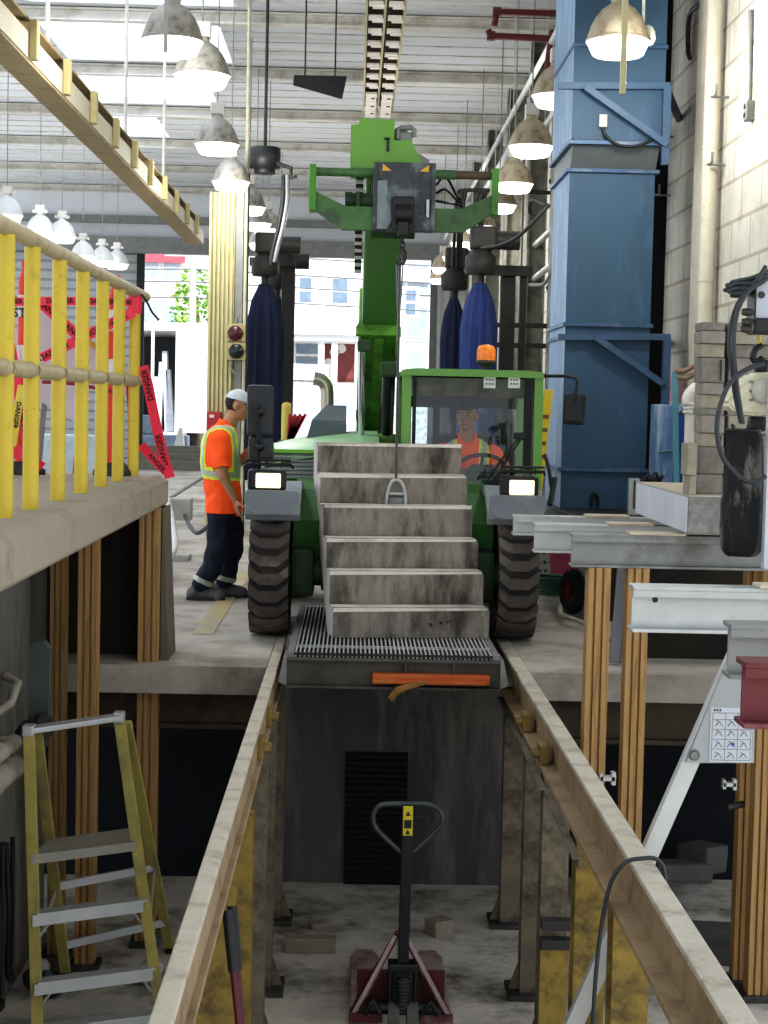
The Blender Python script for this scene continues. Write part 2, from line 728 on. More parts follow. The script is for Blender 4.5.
S('wall_back', [ceil_m, M('grey_header_steel', '#7d7f7e', .6, .2)], f_hdr)
xl = P(141, 400, BK).x


def f_door(mb):
    n = 24
    for i in range(n):
        z = i * HZ / n
        mb.prism_x([(BK - .02, z), (BK - .06, z + .02), (BK - .06, z + HZ / n - .05), (BK - .02, z + HZ / n - .01)], -9, xl)
    mb.box2((-9, BK - .02, 0), (xl, BK + .05, HZ))


S('door_1', [M('grey_siding', '#a3a6a8', .6, .1, var=.05)], f_door)
S('trim_7', [M('black_door_track', '#1d1e1f', .7)], lambda mb: mb.box2((xl - .12, BK - .14, 0), (xl + .06, BK - .06, HZ)))


def f_pier(mb):
    a, b = P(262, 400, BK).x, P(288, 400, BK).x
    mb.box2((a, BK, 0), (b, BK + .3, HZ))
    c = P(432, 400, BK).x
    mb.box2((c, BK, 0), (3.2, BK + .3, HZ))
    for i in range(9):
        x = c + .06 + i * .19
        mb.box2((x, BK - .05, 0), (x + .09, BK, HZ))
    mb.box2((c - .1, BK - .1, 0), (c + .04, BK, HZ), m=1)


S('wall_back_piers', [M('grey_corrugated', '#a9abab', .6, .1), M('dark_jamb', '#5d5f60', .6)], f_pier)

# steel columns standing along the right wall in the far half of the hall
colm = M('wall_column_paint', '#8a8a7e', .7, var=.15, dirt='#4e4c42', dirt_amt=.4)
for k, y in enumerate((20.5, 23.5, 27, 31, 35)):
    mb = MB()
    mb.ibeam((2.55, y - .1, 0.0), (2.55, y - .1, CZ), .26, .26, .03, .03, up=V((1, 0, 0)))
    o = mb.build('wall_column', [colm], origin=(2.55, y, 0))
    struct(o)
S('floor_outside', [M('bright_ground', '#c6c3bd', .9, var=.06)], lambda mb: mb.box2((-70, BK + .5, -.3), (60, 140, -.02)))
# ------------------------------------------------------------------ rails over the pit
def rail(x0, x1, inner, label):
    """inner=+1: the web faces +X"""
    t = thing('steel_rail', ((x0 + x1) / 2, 6, 0), label, 'rail', 'long steel rails across the pit')
    y0, y1 = 1.2, 11.75
    mb = MB()
    mb.box2((x0, y0, -.024), (x1, y1, 0), b=.006)
    mb.build('rail_head', [rail_top], t)
    mb = MB()
    xm = (x0 + x1) / 2 + inner * .004
    mb.box2((xm - .012, y0, -.19), (xm + .012, y1, -.024))
    mb.build('rail_web', [rail_side], t)
    mb = MB()
    a, b = (x0 + .005, x1 + .008) if inner > 0 else (x0 - .042, x1 - .01)
    mb.box2((a, y0, -.215), (b, y1, -.19), b=.004)
    mb.build('rail_foot', [rail_side], t)
    for y in (8.5, 9.35):     # bolted clamps
        mb = MB()
        xo = b if inner > 0 else a
        mb.box((xo - inner * .02, y, -.14), (.05, .16, .1), b=.008)
        for q in (-.045, .045):
            mb.cyl((xo, y + q, -.14), (xo + inner * .04, y + q, -.14), .018, n=8)
        mb.build('bolted_clamp', [M('rusty_brass_clamp', '#8a7442', .6, .4, var=.3)], t)
    return t


rail(-.5, -.436, 1, 'long cream topped steel rail on yellow posts left of the pallet jack')
rail(1.012, 1.096, -1, 'long cream topped steel rail right of the pallet jack, crossed by aluminium brace')


def post(x, y, mat, label, plate=True, stripes=False, zt=-.215):
    t = thing('steel_post', (x, y, PITZ), label, 'post', 'steel posts under the rails')
    mb = MB()
    mb.ibeam((x, y - .07, PITZ + .03), (x, y - .07, zt), .14, .14, .014, .012, up=V((0, -1, 0)))
    mb.build('shaft', [mat], t)
    if stripes:
        mb = MB()
        mb.box2((x - .0705, y - .142, PITZ + .03), (x + .0705, y - .139, PITZ + .62))
        mb.build('yellow_painted_face', [post_yellow], t)
    mb = MB()
    mb.box2((x - .14, y - .14, PITZ), (x + .14, y + .15, PITZ + .03), b=.005)
    mb.build('base_plate', [steel_dark], t)
    if plate:
        for sx in (-1, 1):
            mb = MB()
            mb.prism_y([(x + sx * .07, PITZ + .03), (x + sx * .13, PITZ + .03), (x + sx * .07, PITZ + .2)], y - .012, y + .012)
            mb.build('gusset', [post_rust], t)
    if stripes:
        for k in range(2):
            mb = MB()
            z = PITZ + .62 + k * .1
            mb.box2((x - .078, y - .22, z), (x + .078, y - .135, z + .05), b=.006)
            mb.build('clamp_strap', [steel_dark], t)


for side, x, who in ((0, -.48, 'left'), (1, 1.085, 'right')):
    g_ = ['brown rusty steel post at the pit end wall under the {} rail',
          'rusty steel post with wide base plate, second from the pit end under the {} rail',
          'yellow painted rusty post with strapped bands, third from the pit end under the {} rail',
          'chipped yellow steel post, fourth from the pit end under the {} rail',
          'yellow steel post nearest the photographer under the {} rail']
    for k, y in enumerate((10.95, 9.62, 8.72, 7.42, 6.35)):
        post(x, y, post_rust if k < 3 else post_yellow, g_[k].format(who), True, k == 2 and side == 1)

# thin angle bars bolted below the rails
for x, lab, y0, y1, z0, z1 in ((.985, 'thin steel angle bar below the right rail between the first and second rusty posts', 9.7, 10.9, -.33, -.3), (.985, 'thin steel angle bar below the right rail, middle of the three', 8.4, 9.55, -.33, -.3), (.985, 'thin steel angle bar below the right rail above the strapped yellow post', 7.1, 8.2, -.33, -.3)):
    mb = MB()
    mb.bar((x + .01, y0, z0), (x + .01, y1, z1), .01, .05)
    mb.bar((x - .005, y0, z0 + .025), (x - .005, y1, z1 + .025), .035, .01)
    tag(mb.build('angle_bar', [M('rusty_angle_steel', '#7d7466', .7, .2, var=.2, dirt='#4a3d2d', dirt_amt=.35)], origin=(x, y0, z0)), lab, 'steel bar')


# ------------------------------------------------------------------ orange fluted columns
def fluted(name, x, y, z0, z1, label, w=.125, group=None):
    t = thing(name, (x, y, z0), label, 'post', group)
    mb = MB()
    h = w / 2
    poly = []
    k = 3
    for sgn in (-1, 1):            # front flutes then back flutes
        pts = []
        for i in range(k):
            a = -h + w * i / k
            pts += [(a + .004, sgn * h), (a + w / k * .78, sgn * h), (a + w / k * .82, sgn * (h - .018)), (a + w / k * .98, sgn * (h - .018))]
        poly += pts if sgn < 0 else pts[::-1]
    mb.prism_z([(x + a, y + b) for a, b in poly], z0 + .04, z1)
    mb.build('shaft', [wood_orange], t)
    mb = MB()
    mb.box2((x - .09, y - .09, z0), (x + .09, y + .09, z0 + .04), b=.008)
    mb.build('base_plate', [steel_dark], t)
    return t


fluted('wooden_post', -1.735, 10.1, PITZ, PB, 'orange brown fluted post under the platform, against the grey pit wall', .1, 'fluted posts under the left platform')
fluted('wooden_post', -1.535, 9.95, PITZ, PB, 'orange brown fluted post under the platform, middle of three', .12, 'fluted posts under the left platform')
fluted('wooden_post', -1.235, 10.4, PITZ, PB, 'orange brown fluted post under the platform nearest the left rail', .13, 'fluted posts under the left platform')

# ------------------------------------------------------------------ cantilevered steel beams on the right
beams = [(10.27, .97, 3.2, galv, 'pale grey steel beam resting farthest back, its end against the right tyre', .12),
         (9.59, 1.027, 3.2, galv, 'pale grey steel beam second from the back, timber strip on top', .165),
         (8.87, 1.146, 3.2, steel_grey, 'weathered grey steel beam carrying the concrete slab, on two orange posts', .175),
         (6.3, 1.046, 3.0, galv, 'clean pale grey steel beam with a bolt hole under the white pole', .173),
         (5.22, 1.17, 3.0, steel_grey, 'short grey steel beam end just above the maroon beam', .17),
         (4.43, 1.033, 3.0, maroon, 'maroon painted steel beam end nearest the photographer', .175)]
ZB = .95
for i, (y, x0, x1, mt, lab, h) in enumerate(beams):
    zt = ZB
    t = thing('steel_beam', (x0, y, zt - h), lab, 'beam', 'steel beams cantilevered over the pit')
    mb = MB()
    mb.box2((x0, y - .05, zt - .016), (x1, y + .07, zt), b=.003)
    mb.box2((x0, y - .05, zt - .04), (x1, y - .035, zt - .016))
    mb.build('top_flange', [mt], t)
    mb = MB()
    mb.box2((x0 + .004, y, zt - h + .012), (x1, y + .014, zt - .016))
    if i == 3:
        mb.cyl((x0 + .09, y - .003, zt - .035 - .02), (x0 + .09, y + .001, zt - .055), .011, n=12, m=1)
    mb.build('web', [mt, black], t)
    mb = MB()
    mb.box2((x0, y - .05, zt - h), (x1, y + .07, zt - h + .014), b=.003)
    mb.build('bottom_flange', [mt], t)
# columns carrying them
fluted('wooden_post', 1.295, 8.87, PITZ, ZB - .175, 'orange fluted post under the weathered beam, nearer the right rail', .125, 'fluted posts under the steel beams')
fluted('wooden_post', 1.5, 8.87, PITZ, ZB - .175, 'orange fluted post under the weathered beam, behind the clean beam end', .12, 'fluted posts under the steel beams')
fluted('wooden_post', 2.35, 9.85, PITZ, ZB - .17, 'orange fluted post with a black handle beside the pictogram plate', .11, 'fluted posts under the steel beams')
fluted('wooden_post', 2.385, 9.6, PITZ, ZB - .17, 'orange fluted post below the maroon beam end', .125, 'fluted posts under the steel beams')
for px, py, Y, lab in ((607, 778, 8.1, 'small steel latch on the orange post at the right rail'),
                       (729, 784, 9.5, 'small steel latch on the orange post beside the pictogram plate')):
    p = P(px, py, Y)
    mb = MB()
    mb.box(p, (.07, .05, .02))
    mb.box(p + V((.03, 0, .0)), (.02, .05, .06))
    mb.box(p + V((-.03, 0, .0)), (.016, .05, .05))
    tag(mb.build('latch', [galv], origin=p), lab, 'latch')
p = P(738, 808, 9.5)
mb = MB()
mb.cyl(p + V((-.07, 0, 0)), p + V((.05, .1, 0)), .02)
tag(mb.build('handle_bar', [black], origin=p), 'short black handle sticking out of an orange post under the plate', 'handle')

# timber strips on the beams
for px0, px1, py, Y, lab in ((585, 628, 512, 10.27, 'thin pale timber strip on the rearmost grey beam'),
                             (607, 652, 520, 9.59, 'thin pale timber strip on the second grey beam'),
                             (628, 684, 531, 8.87, 'thin pale timber strip under the concrete slab on the weathered beam'),
                             (756, 790, 577, 6.3, 'short pale timber packer under the white pole')):
    a, b = P(px0, py, Y), P(px1, py, Y)
    mb = MB()
    mb.box2((a.x, Y - .07, ZB + .001), (b.x, Y + .06, ZB + .014), b=.003)
    mb.box2((a.x + .03, Y - .072, ZB + .003), (b.x - .05, Y - .07, ZB + .009))
    tag(mb.build('timber_strip', [wood_pale], origin=(a.x, Y, ZB)), lab, 'timber', 'timber strips on the steel beams')

# ------------------------------------------------------------------ concrete slab and block stack
sl = thing('concrete_slab', (2.2, 9.4, .985), 'thick concrete slab with a white painted side, on the grey beams', 'slab')
z0, z1 = .985, 1.17
mb = MB()
mb.box2((1.695, 8.55, z0), (3.1, 10.1, z1), b=.006)
mb.build('slab_body', [M('slab_concrete', '#7f7f7a', .9, var=.3, scale=22, dirt='#a8a69c', dirt_amt=.3)], sl)
mb = MB()
mb.box2((1.687, 8.56, z0 + .004), (1.695, 10.09, z1 - .004))
mb.build('white_painted_side', [M('white_wash', '#c9ccd2', .8, var=.08)], sl)
mb = MB()
mb.box2((1.7, 8.56, z1), (3.09, 10.09, z1 + .006))
mb.build('cream_top', [M('cream_slab_top', '#c4b8a6', .85, var=.1)], sl)

blk = [M('concrete_block_a', '#8b857b', .95, var=.2, scale=14, bump=.4), M('concrete_block_b', '#96907f', .95, var=.18, scale=12, bump=.4),
       M('concrete_block_c', '#7d786f', .95, var=.2, scale=16, bump=.4)]
Y0 = 8.75
rows = [(497, 461, 680, 729, 2), (461, 442, 693, 731, 3), (442, 417, 693, 731, 3), (417, 410, 692, 766, 1), (410, 384, 694, 726, 2), (384, 358, 693, 728, 3),
        (358, 344, 693, 728, 2), (344, 331, 693, 728, 2), (331, 322, 694, 736, 2)]
rows = [(497, 477, 686, 725), (477, 449, 692, 727), (449, 435, 693, 727), (435, 417, 693, 727), (417, 410, 692, 727), (410, 396, 693, 727), (396, 384, 694, 726),
        (384, 358, 693, 728), (358, 344, 693, 728), (344, 331, 693, 728), (331, 322, 694, 728)]
ords = ['lowest', 'second', 'third', 'fourth', 'fifth', 'sixth', 'seventh', 'eighth', 'ninth', 'tenth', 'topmost']
shape = {0: 'squat', 1: 'big square', 2: 'low', 3: 'low', 4: 'thin capping', 5: 'split low', 6: 'low', 7: 'big square', 8: 'low', 9: 'low', 10: 'thin'}
zc = z1 + .006
for i, (ya, yb, xa, xb) in enumerate(rows):
    h = (P(700, yb, Y0) - P(700, ya, Y0)).z * .972
    x0, x1 = P(xa, (ya + yb) / 2, Y0).x + .042, P(xb, (ya + yb) / 2, Y0).x + .042
    for k, (a, b) in enumerate(((x0, x1 - .055), (x1 - .035, x1 + .21 + .03 * (i % 3)))):
        mb = MB()
        d = .19
        mb.box2((a, Y0 + .01 * (i % 3), zc + .001), (b, Y0 + d, zc + h), b=.006)
        if k == 0 and i in (2, 7):
            mb.box2((a + .1, Y0 + .005 * (i % 3) - .002, zc + .01), (a + .106, Y0 + .02, zc + h - .01), m=1)
        tag(mb.build('concrete_block', [blk[(i * 2 + k) % 3], black], origin=(a, Y0, zc)),
            ('%s grey concrete block in the left column of the stack, %s from the slab' if k == 0 else '%s grey concrete block behind the hanging cables, %s course from the slab') % (shape[i], ords[i]),
            'concrete block', 'concrete blocks stacked on the slab')
    zc += h + .001
zz = z1 + .0065
for k, (xa, xb, ya, yb, lab) in enumerate(((688, 695, 497, 477, 'narrow tan concrete block on the slab at the left foot of the stack'), (685, 695, 476, 443, 'narrow tan concrete block balanced on the small one beside the stack'))):
    h = (P(690, yb, 8.62) - P(690, ya, 8.62)).z * .97
    mb = MB()
    mb.box2((P(xa, 460, 8.62).x, 8.57, zz), (P(xb, 460, 8.62).x, 8.73, zz + h), b=.005)
    tag(mb.build('concrete_block', [blk[1]], origin=(P(xa, 460, 8.62).x, 8.6, zz)), lab, 'concrete block', 'concrete blocks stacked on the slab')
    zz += h + .001

# ------------------------------------------------------------------ guardrail on the platform
gr = thing('guardrail', (-1.35, 8, PT), 'yellow steel guardrail with worn tan rails along the platform edge', 'railing')
for y in (5.95, 6.6, 7.13, 7.78, 8.44, 9.1, 9.75, 10.43):
    mb = MB()
    mb.cyl((-1.35, y, PT), (-1.35, y, 2.22), .034, n=14)
    mb.build('post', [yellow], gr)
    mb = MB()
    mb.lathe([(.036, -.008), (.041, -.016), (.041, .016), (.036, .008)], (-1.35, y, 1.71), (0, 1, 0), 14)
    mb.build('collar', [tan_rail], gr)
for z, nm, y1 in ((2.25, 'top_rail', 10.95), (1.71, 'middle_rail', 10.62)):
    mb = MB()
    mb.tube([(-1.35, 5.5, z), (-1.35, y1 - .03, z), (-1.35, y1, z)], [.035, .035, .028], 14)
    mb.build(nm, [tan_rail], gr)


# ------------------------------------------------------------------ ladder in the pit
fy = M('faded_yellow_fibreglass', '#b3a65a', .6, var=.12, dirt='#7d765a', dirt_amt=.4)
ld = thing('stepladder', (-1.3, 9.3, PITZ), 'yellow fibreglass platform stepladder standing open in the pit', 'ladder')


def foot(px, Y):
    q = P(px, 900, Y)
    return V((q.x, Y, PITZ))


FLt, FRt = P(29, 730, 8.85), P(119, 717, 9.2)
FLb, FRb = foot(39, 8.75), foot(164, 9.0)
RLt, RRt = P(37, 735, 9.0), P(126, 722, 9.3)
RLb, RRb = foot(67, 9.75), foot(171, 10.25)
for a, b in ((FLt, FLb), (FRt, FRb), (RLt, RLb), (RRt, RRb)):
    mb = MB()
    mb.bar(a, b, .03, .06, up=V((1, 0, 0)), b=.004)
    o = mb.build('side_rail', [fy], ld)
    mb = MB()
    mb.box(b + V((0, 0, .025)), (.06, .08, .05), b=.01)
    mb.build('foot_cap', [black], o)


def along(a, b, t):
    return a + (b - a) * t


mb = MB()
mb.bar(FLt, FRt, .09, .03, b=.006)
mb.build('top_bar', [alu], ld)
for t in (.0,):
    for e in (FLt, FRt):
        mb = MB()
        mb.box(e + V((0, 0, .0)), (.06, .08, .06), b=.01)
        mb.build('corner_cap', [alu], ld)
for k, z in enumerate((-1.1, -1.46, -1.7)):
    tl = (FLt.z - z) / (FLt.z - FLb.z)
    tr = (FRt.z - z) / (FRt.z - FRb.z)
    mb = MB()
    a, b = along(FLt, FLb, tl), along(FRt, FRb, tr)
    mb.bar(a, b, .09, .012, b=.003)
    mb.bar(a + V((0, -.045, -.03)), b + V((0, -.045, -.03)), .006, .06)
    mb.build('step', [alu], ld)
    mb = MB()
    mb.tube([a + V((.1, .02, -.03)), a + V((.0, .02, -.16))], .008, 6)
    mb.tube([b + V((-.1, .02, -.03)), b + V((0, .02, -.16))], .008, 6)
    mb.build('step_brace', [alu], ld)
z = -.79
a, b = along(FLt, FLb, (FLt.z - z) / (FLt.z - FLb.z)), along(FRt, FRb, (FRt.z - z) / (FRt.z - FRb.z))
c_, d_ = b + V((-.02, .3, .0)), a + V((.03, .3, 0))
mb = MB()
mb.add([a + V((0, -.03, 0)), b + V((0, -.03, 0)), c_, d_, a + V((0, -.03, -.05)), b + V((0, -.03, -.05)), c_ + V((0, 0, -.05)), d_ + V((0, 0, -.05))],
       [[0, 1, 2, 3], [4, 7, 6, 5], [0, 4, 5, 1], [1, 5, 6, 2], [2, 6, 7, 3], [3, 7, 4, 0]])
mb.build('standing_platform', [M('dirty_aluminium', '#9a978c', .6, .2, var=.12)], ld)
for z in (-1.15, -1.55):
    a, b = along(RLt, RLb, (RLt.z - z) / (RLt.z - RLb.z)), along(RRt, RRb, (RRt.z - z) / (RRt.z - RRb.z))
    mb = MB()
    mb.bar(a, b, .02, .045)
    mb.build('rear_brace', [alu], ld)
for (ta, tb) in (((FLt, FLb), (RLt, RLb)), ((FRt, FRb), (RRt, RRb))):
    mb = MB()
    mb.bar(along(*ta, .7), along(*tb, .62), .01, .03)
    mb.build('spreader', [alu], ld)

# ------------------------------------------------------------------ pallet jack
JY = 9.0
jx = P(401, 1000, JY).x
jk = thing('pallet_jack', (jx, JY, PITZ), 'dark red pallet jack with a black loop handle standing in the pit', 'pallet jack')
jred = M('jack_dark_red', '#571d22', .6, var=.2, dirt='#8b7f78', dirt_amt=.3, dirt_scale=6)
jdust = M('dusty_fork_red', '#8c7f79', .8, var=.15, dirt='#6a3a3c', dirt_amt=.4, dirt_scale=7)
jblk = M('jack_black_steel', '#1c1d1f', .45, .3, var=.2)
ztop = P(403, 803, JY).z
zl = P(403, 852, JY).z
mb = MB()
mb.bar((jx + .005, JY, PITZ + .3), (jx + .015, JY, ztop), .06, .045, up=V((0, 1, 0)), b=.006)
pole = mb.build('handle_pole', [jblk], jk)
mb = MB()
pts = [(jx - .02, zl), (jx - .13, zl + .1), (jx - .17, zl + .16), (jx - .165, zl + .22), (jx - .12, zl + .255), (jx, zl + .262), (jx + .13, zl + .258), (jx + .19, zl + .22),
       (jx + .195, zl + .16), (jx + .15, zl + .1), (jx + .045, zl)]
mb.tube(bez([(a, JY, b) for a, b in pts], 6), .014, 10)
mb.build('loop_handle', [M('worn_handle_steel', '#4d5152', .4, .5, var=.2)], pole)
mb = MB()
mb.box2((jx - .012, JY - .03, ztop - .17), (jx + .04, JY - .023, ztop - .01), b=.002)
mb.box2((jx - .006, JY - .031, ztop - .13), (jx + .034, JY - .0295, ztop - .085), m=1)
for zz in (.05, .1, .15):
    mb.prism_y([(jx, ztop - zz - .012), (jx + .028, ztop - zz - .012), (jx + .014, ztop - zz + .014)], JY - .0325, JY - .031, m=1)
mb.build('warning_label', [M('label_yellow', '#d6c62a', .5, var=.04), black], pole)
mb = MB()
mb.tube([(jx + .03, JY - .01, ztop - .07), (jx + .12, JY - .02, ztop - .085)], .006, 8)
mb.build('release_lever', [jblk], pole)
mb = MB()
mb.box2((jx - .055, JY - .05, PITZ + .1), (jx + .065, JY + .07, PITZ + .36), b=.02)
mb.cyl((jx - .062, JY - .04, PITZ + .14), (jx - .062, JY - .04, PITZ + .37), .015)
mb.cyl((jx + .072, JY - .04, PITZ + .14), (jx + .072, JY - .04, PITZ + .37), .015)
mb.box2((jx - .075, JY - .06, PITZ + .34), (jx + .085, JY + .05, PITZ + .385), b=.01)
mb.build('pump_housing', [jblk], jk)
mb = MB()
for k in range(9):
    mb.lathe([(.03, -.006), (.038, 0), (.03, .006)], (jx + .005, JY - .07, PITZ + .14 + k * .02), (0, 0, 1), 12)
mb.cyl((jx + .005, JY - .07, PITZ + .13), (jx + .005, JY - .07, PITZ + .32), .024)
mb.build('spring', [steel_dark], jk)
mb = MB()
mb.cyl((jx - .17, JY - .04, PITZ + .14), (jx + .18, JY - .04, PITZ + .14), .032)
for sx in (-.15, .16):
    mb.tube([(jx + sx - .05, JY - .07, PITZ + .12), (jx + sx, JY - .08, PITZ + .19), (jx + sx + .04, JY - .07, PITZ + .12)], .018, 8)
mb.build('axle', [jblk], jk)
# A-frame
mb = MB()
for sx in (-1, 1):
    mb.add([(jx + sx * .025 - .01, JY + .08, PITZ + .53), (jx + sx * .035 - .01, JY + .01, PITZ + .53), (jx + sx * .28, JY - .02, PITZ + .06), (jx + sx * .28, JY + .14, PITZ + .06),
            (jx + sx * .0 - .01, JY + .08, PITZ + .53), (jx + sx * .0 - .01, JY + .01, PITZ + .53), (jx + sx * .25, JY - .02, PITZ + .06), (jx + sx * .25, JY + .14, PITZ + .06)],
           [[0, 1, 2, 3], [4, 7, 6, 5], [0, 4, 5, 1], [1, 5, 6, 2], [2, 6, 7, 3], [3, 7, 4, 0]])
mb.box2((jx - .24, JY + .1, PITZ + .1), (jx + .24, JY + .12, PITZ + .3))
for sx in (-1, 1):
    mb.box2((jx + sx * .28, JY - .05, PITZ + .06), (jx + sx * .1, JY - .02, PITZ + .11), b=.004)
mb.build('frame', [jred], jk)
for sx in (-1, 1):
    mb = MB()
    mb.bar((jx + sx * .03 - .01, JY - .005, PITZ + .525), (jx + sx * .272, JY - .03, PITZ + .07), .022, .014, up=V((0, 1, 0)), b=.003)
    mb.build('frame_edge', [M('scraped_pink_edge', '#a58f8b', .6, var=.2)], jk)
for sx in (-1, 1):
    mb = MB()
    x = jx + sx * .19
    mb.box2((x - .085, JY + .1, PITZ + .05), (x + .085, JY + .96, PITZ + .1), b=.01)
    mb.prism_z([(x - .085, JY + .96), (x + .085, JY + .96), (x + .05, JY + 1.1), (x - .05, JY + 1.1)], PITZ + .05, PITZ + .09)
    mb.build('fork', [jdust], jk)
    mb = MB()
    mb.cyl((x - .05, JY + .9, PITZ + .04), (x + .05, JY + .9, PITZ + .04), .04)
    mb.build('fork_roller', [rubber], jk)
for sx in (-.07, .03):
    mb = MB()
    mb.cyl((jx + sx, JY - .04, PITZ + .09), (jx + sx + .06, JY - .04, PITZ + .09), .09, n=20)
    mb.build('steer_wheel', [M('worn_steer_wheel', '#57544e', .7)], jk)

# ------------------------------------------------------------------ things lying in the pit
wd = M('dusty_timber', '#8a7f70', .85, var=.2, scale=6, stretch=(1, 8, 8))
for px0, px1, py, hh, dd, rz, lab in ((284, 336, 951, .09, .1, .02, 'long dusty timber block lying flat left of the jack'),
                                      (427, 451, 934, .1, .12, .6, 'short timber block lying skewed right of the jack handle'),
                                      (310, 323, 928, .04, .1, .3, 'small broken timber piece behind the long block')):
    a = PZ((px0 + px1) / 2, py, PITZ)
    L_ = (px1 - px0) * a.y / F
    mb = MB()
    mb.box(a + V((0, 0, hh / 2)), (L_, dd, hh), Matrix.Rotation(rz, 3, 'Z'), b=.008)
    tag(mb.build('timber_block', [wd], origin=a), lab, 'timber', 'timber blocks on the pit floor')
# long handled cutters leaning on the left post
q = P(234, 1000, 6.6)
ct = thing('bolt_cutter', (-.44, 6.05, PITZ), 'red bolt cutter with black grips leaning against the yellow left post', 'bolt cutter')
tops = (P(227, 910, 6.1), P(232, 906, 6.14))
bots = (P(240, 1035, 5.98), P(243, 1035, 6.0))
for a, b in zip(tops, bots):
    d = (b - a)
    m_ = a + d * .5
    e = a + d * ((a.z - PITZ - .25) / (a.z - b.z))
    mb = MB()
    mb.cyl(a, m_, .019)
    o = mb.build('grip', [black], ct)
    mb = MB()
    mb.cyl(m_, e, .013)
    mb.build('handle_tube', [M('dark_red_tube', '#5a1a22', .5, var=.2)], ct)
jaw = e
mb = MB()
mb.box2((jaw.x - .04, jaw.y - .02, jaw.z - .1), (jaw.x + .04, jaw.y + .02, jaw.z), b=.01)
mb.prism_y([(jaw.x - .05, jaw.z - .1), (jaw.x + .05, jaw.z - .1), (jaw.x + .012, PITZ), (jaw.x - .012, PITZ)], jaw.y - .012, jaw.y + .012)
mb.build('jaws', [steel_dark], ct)

# pipes, plate and hoses on the left pit wall
pipe_w = M('grubby_white_insulation', '#a8a294', .85, var=.15, dirt='#7a7264', dirt_amt=.4)
for za, zb, r, lab in ((735, 758, .045, 'grubby white lagged pipe end on the left pit wall, upper'), (800, 783, .065, 'thick grubby white lagged pipe end on the left pit wall, lower')):
    a = P(-14, za, 8.2)
    b = P(20, zb, 8.6)
    mb = MB()
    mb.tube([V((-1.86, 6.5, a.z)), V((-1.82, 8.3, b.z)), V((-1.78, 9.0, b.z))], r, 14)
    for k in range(4):
        y = 8.4 + k * .16
        mb.lathe([(r, -.02), (r + .012, 0), (r, .02)], V((-1.81, y, b.z)), (0, 1, 0), 14)
    tag(mb.build('lagged_pipe', [pipe_w], origin=(-1.8, 8.5, b.z)), lab, 'pipe')
a = P(10, 700, 9)
mb = MB()
mb.tube([(-1.86, 6.5, P(0, 708, 8.6).z), (-1.82, 9.1, P(20, 700, 9.1).z - .02), (-1.8, 9.2, P(20, 692, 9.2).z + .05), (-1.88, 9.25, P(20, 692, 9.2).z + .08)], .025, 10)
tag(mb.build('wall_pipe', [pipe_w], origin=a), 'thin bent pipe above the lagged pipes on the left pit wall', 'pipe')
p = P(39, 680, 9.35)
mb = MB()
c0, c1 = P(29, 721, 9.3), P(50, 641, 9.3)
poly = [(c0.x, c0.z), (c1.x, c0.z), (c1.x, c1.z - .05), (c1.x - .03, c1.z), (c0.x + .03, c1.z), (c0.x, c1.z - .03)]
mb.prism_y(poly, 9.28, 9.36)
tag(mb.build('wall_shield', [M('grey_green_plastic', '#505a54', .6, var=.1)], origin=p), 'grey green rounded plastic shield on the left pit wall', 'cover')
p = P(42, 735, 9.2)
mb = MB()
mb.cyl(p + V((-.1, 0, .05)), p + V((.06, 0, .05)), .03)
mb.cyl(p + V((.0, 0, -.06)), p + V((.0, 0, .12)), .035)
mb.lathe([(.06, -.01), (.06, .01)], p + V((.03, -.06, .06)), (0, 1, 0), 14)
mb.tube([p + V((-.1, 0, .05)), p + V((-.14, .05, .0))], .02)
tag(mb.build('valve', [M('dark_valve', '#4a4842', .6, .3)], origin=p), 'dark pipe valve below the plastic shield on the pit wall', 'valve')
for k in range(5):
    mb = MB()
    x = -1.83 + .025 * (k % 2)
    y = 8.55 + k * .13
    zt, zb_ = -.72 - .02 * k, -1.45 - .06 * (k % 3)
    mb.tube(bez([(x, y, zt), (x + .03, y - .06, (zt + zb_) / 2), (x + .02, y - .03, zb_), (x + .03, y + .04, zb_ - .05), (x + .02, y + .09, zb_ + .05), (x + .02, y + .07, zt + .01)], 6), .014, 8)
    tag(mb.build('hose', [black], origin=(x, y, zt)), ['black hose loop hanging on the left pit wall nearest the camera', 'second black hose loop on the left pit wall', 'middle black hose loop on the left pit wall',
        'fourth black hose loop on the left pit wall', 'black hose loop on the left pit wall beside the ladder'][k], 'hose', 'hoses hanging on the pit wall')
# debris pile at the foot of the left wall
rng = random.Random(3)
dm = [M('debris_pale', '#b9b3a8', .8), M('debris_dark', '#2c2a28', .8), M('debris_brown', '#6a5a48', .8), M('debris_blue', '#4d5a6a', .7)]
for k in range(11):
    q = PZ(rng.uniform(32, 62), rng.uniform(950, 1000), PITZ) if k < 7 else PZ(rng.uniform(128, 165), rng.uniform(930, 990), PITZ)
    mb = MB()
    mb.ell((0, 0, 0), (rng.uniform(.05, .1), rng.uniform(.04, .09), rng.uniform(.03, .07)), 9, 6, rot=Matrix.Rotation(rng.uniform(0, 3), 3, 'Z'))
    for v in mb.v:
        v += noise.noise_vector(v * 14 + V((k * 7, 0, 0))) * .03
    zm = min(v.z for v in mb.v)
    for v in mb.v:
        v += q - V((0, 0, zm))
    nm = ['pale', 'dark', 'brown', 'blue grey'][k % 4]
    tag(mb.build('rubble_piece', [dm[k % 4]], origin=q), '%s crumpled rubbish on the pit floor %s' % (nm, 'by the wall behind the ladder' if k < 7 else 'between ladder and left rail'), 'rubbish', '%s rubbish on the pit floor %s' % (nm, 'by the wall' if k < 7 else 'by the rail'))
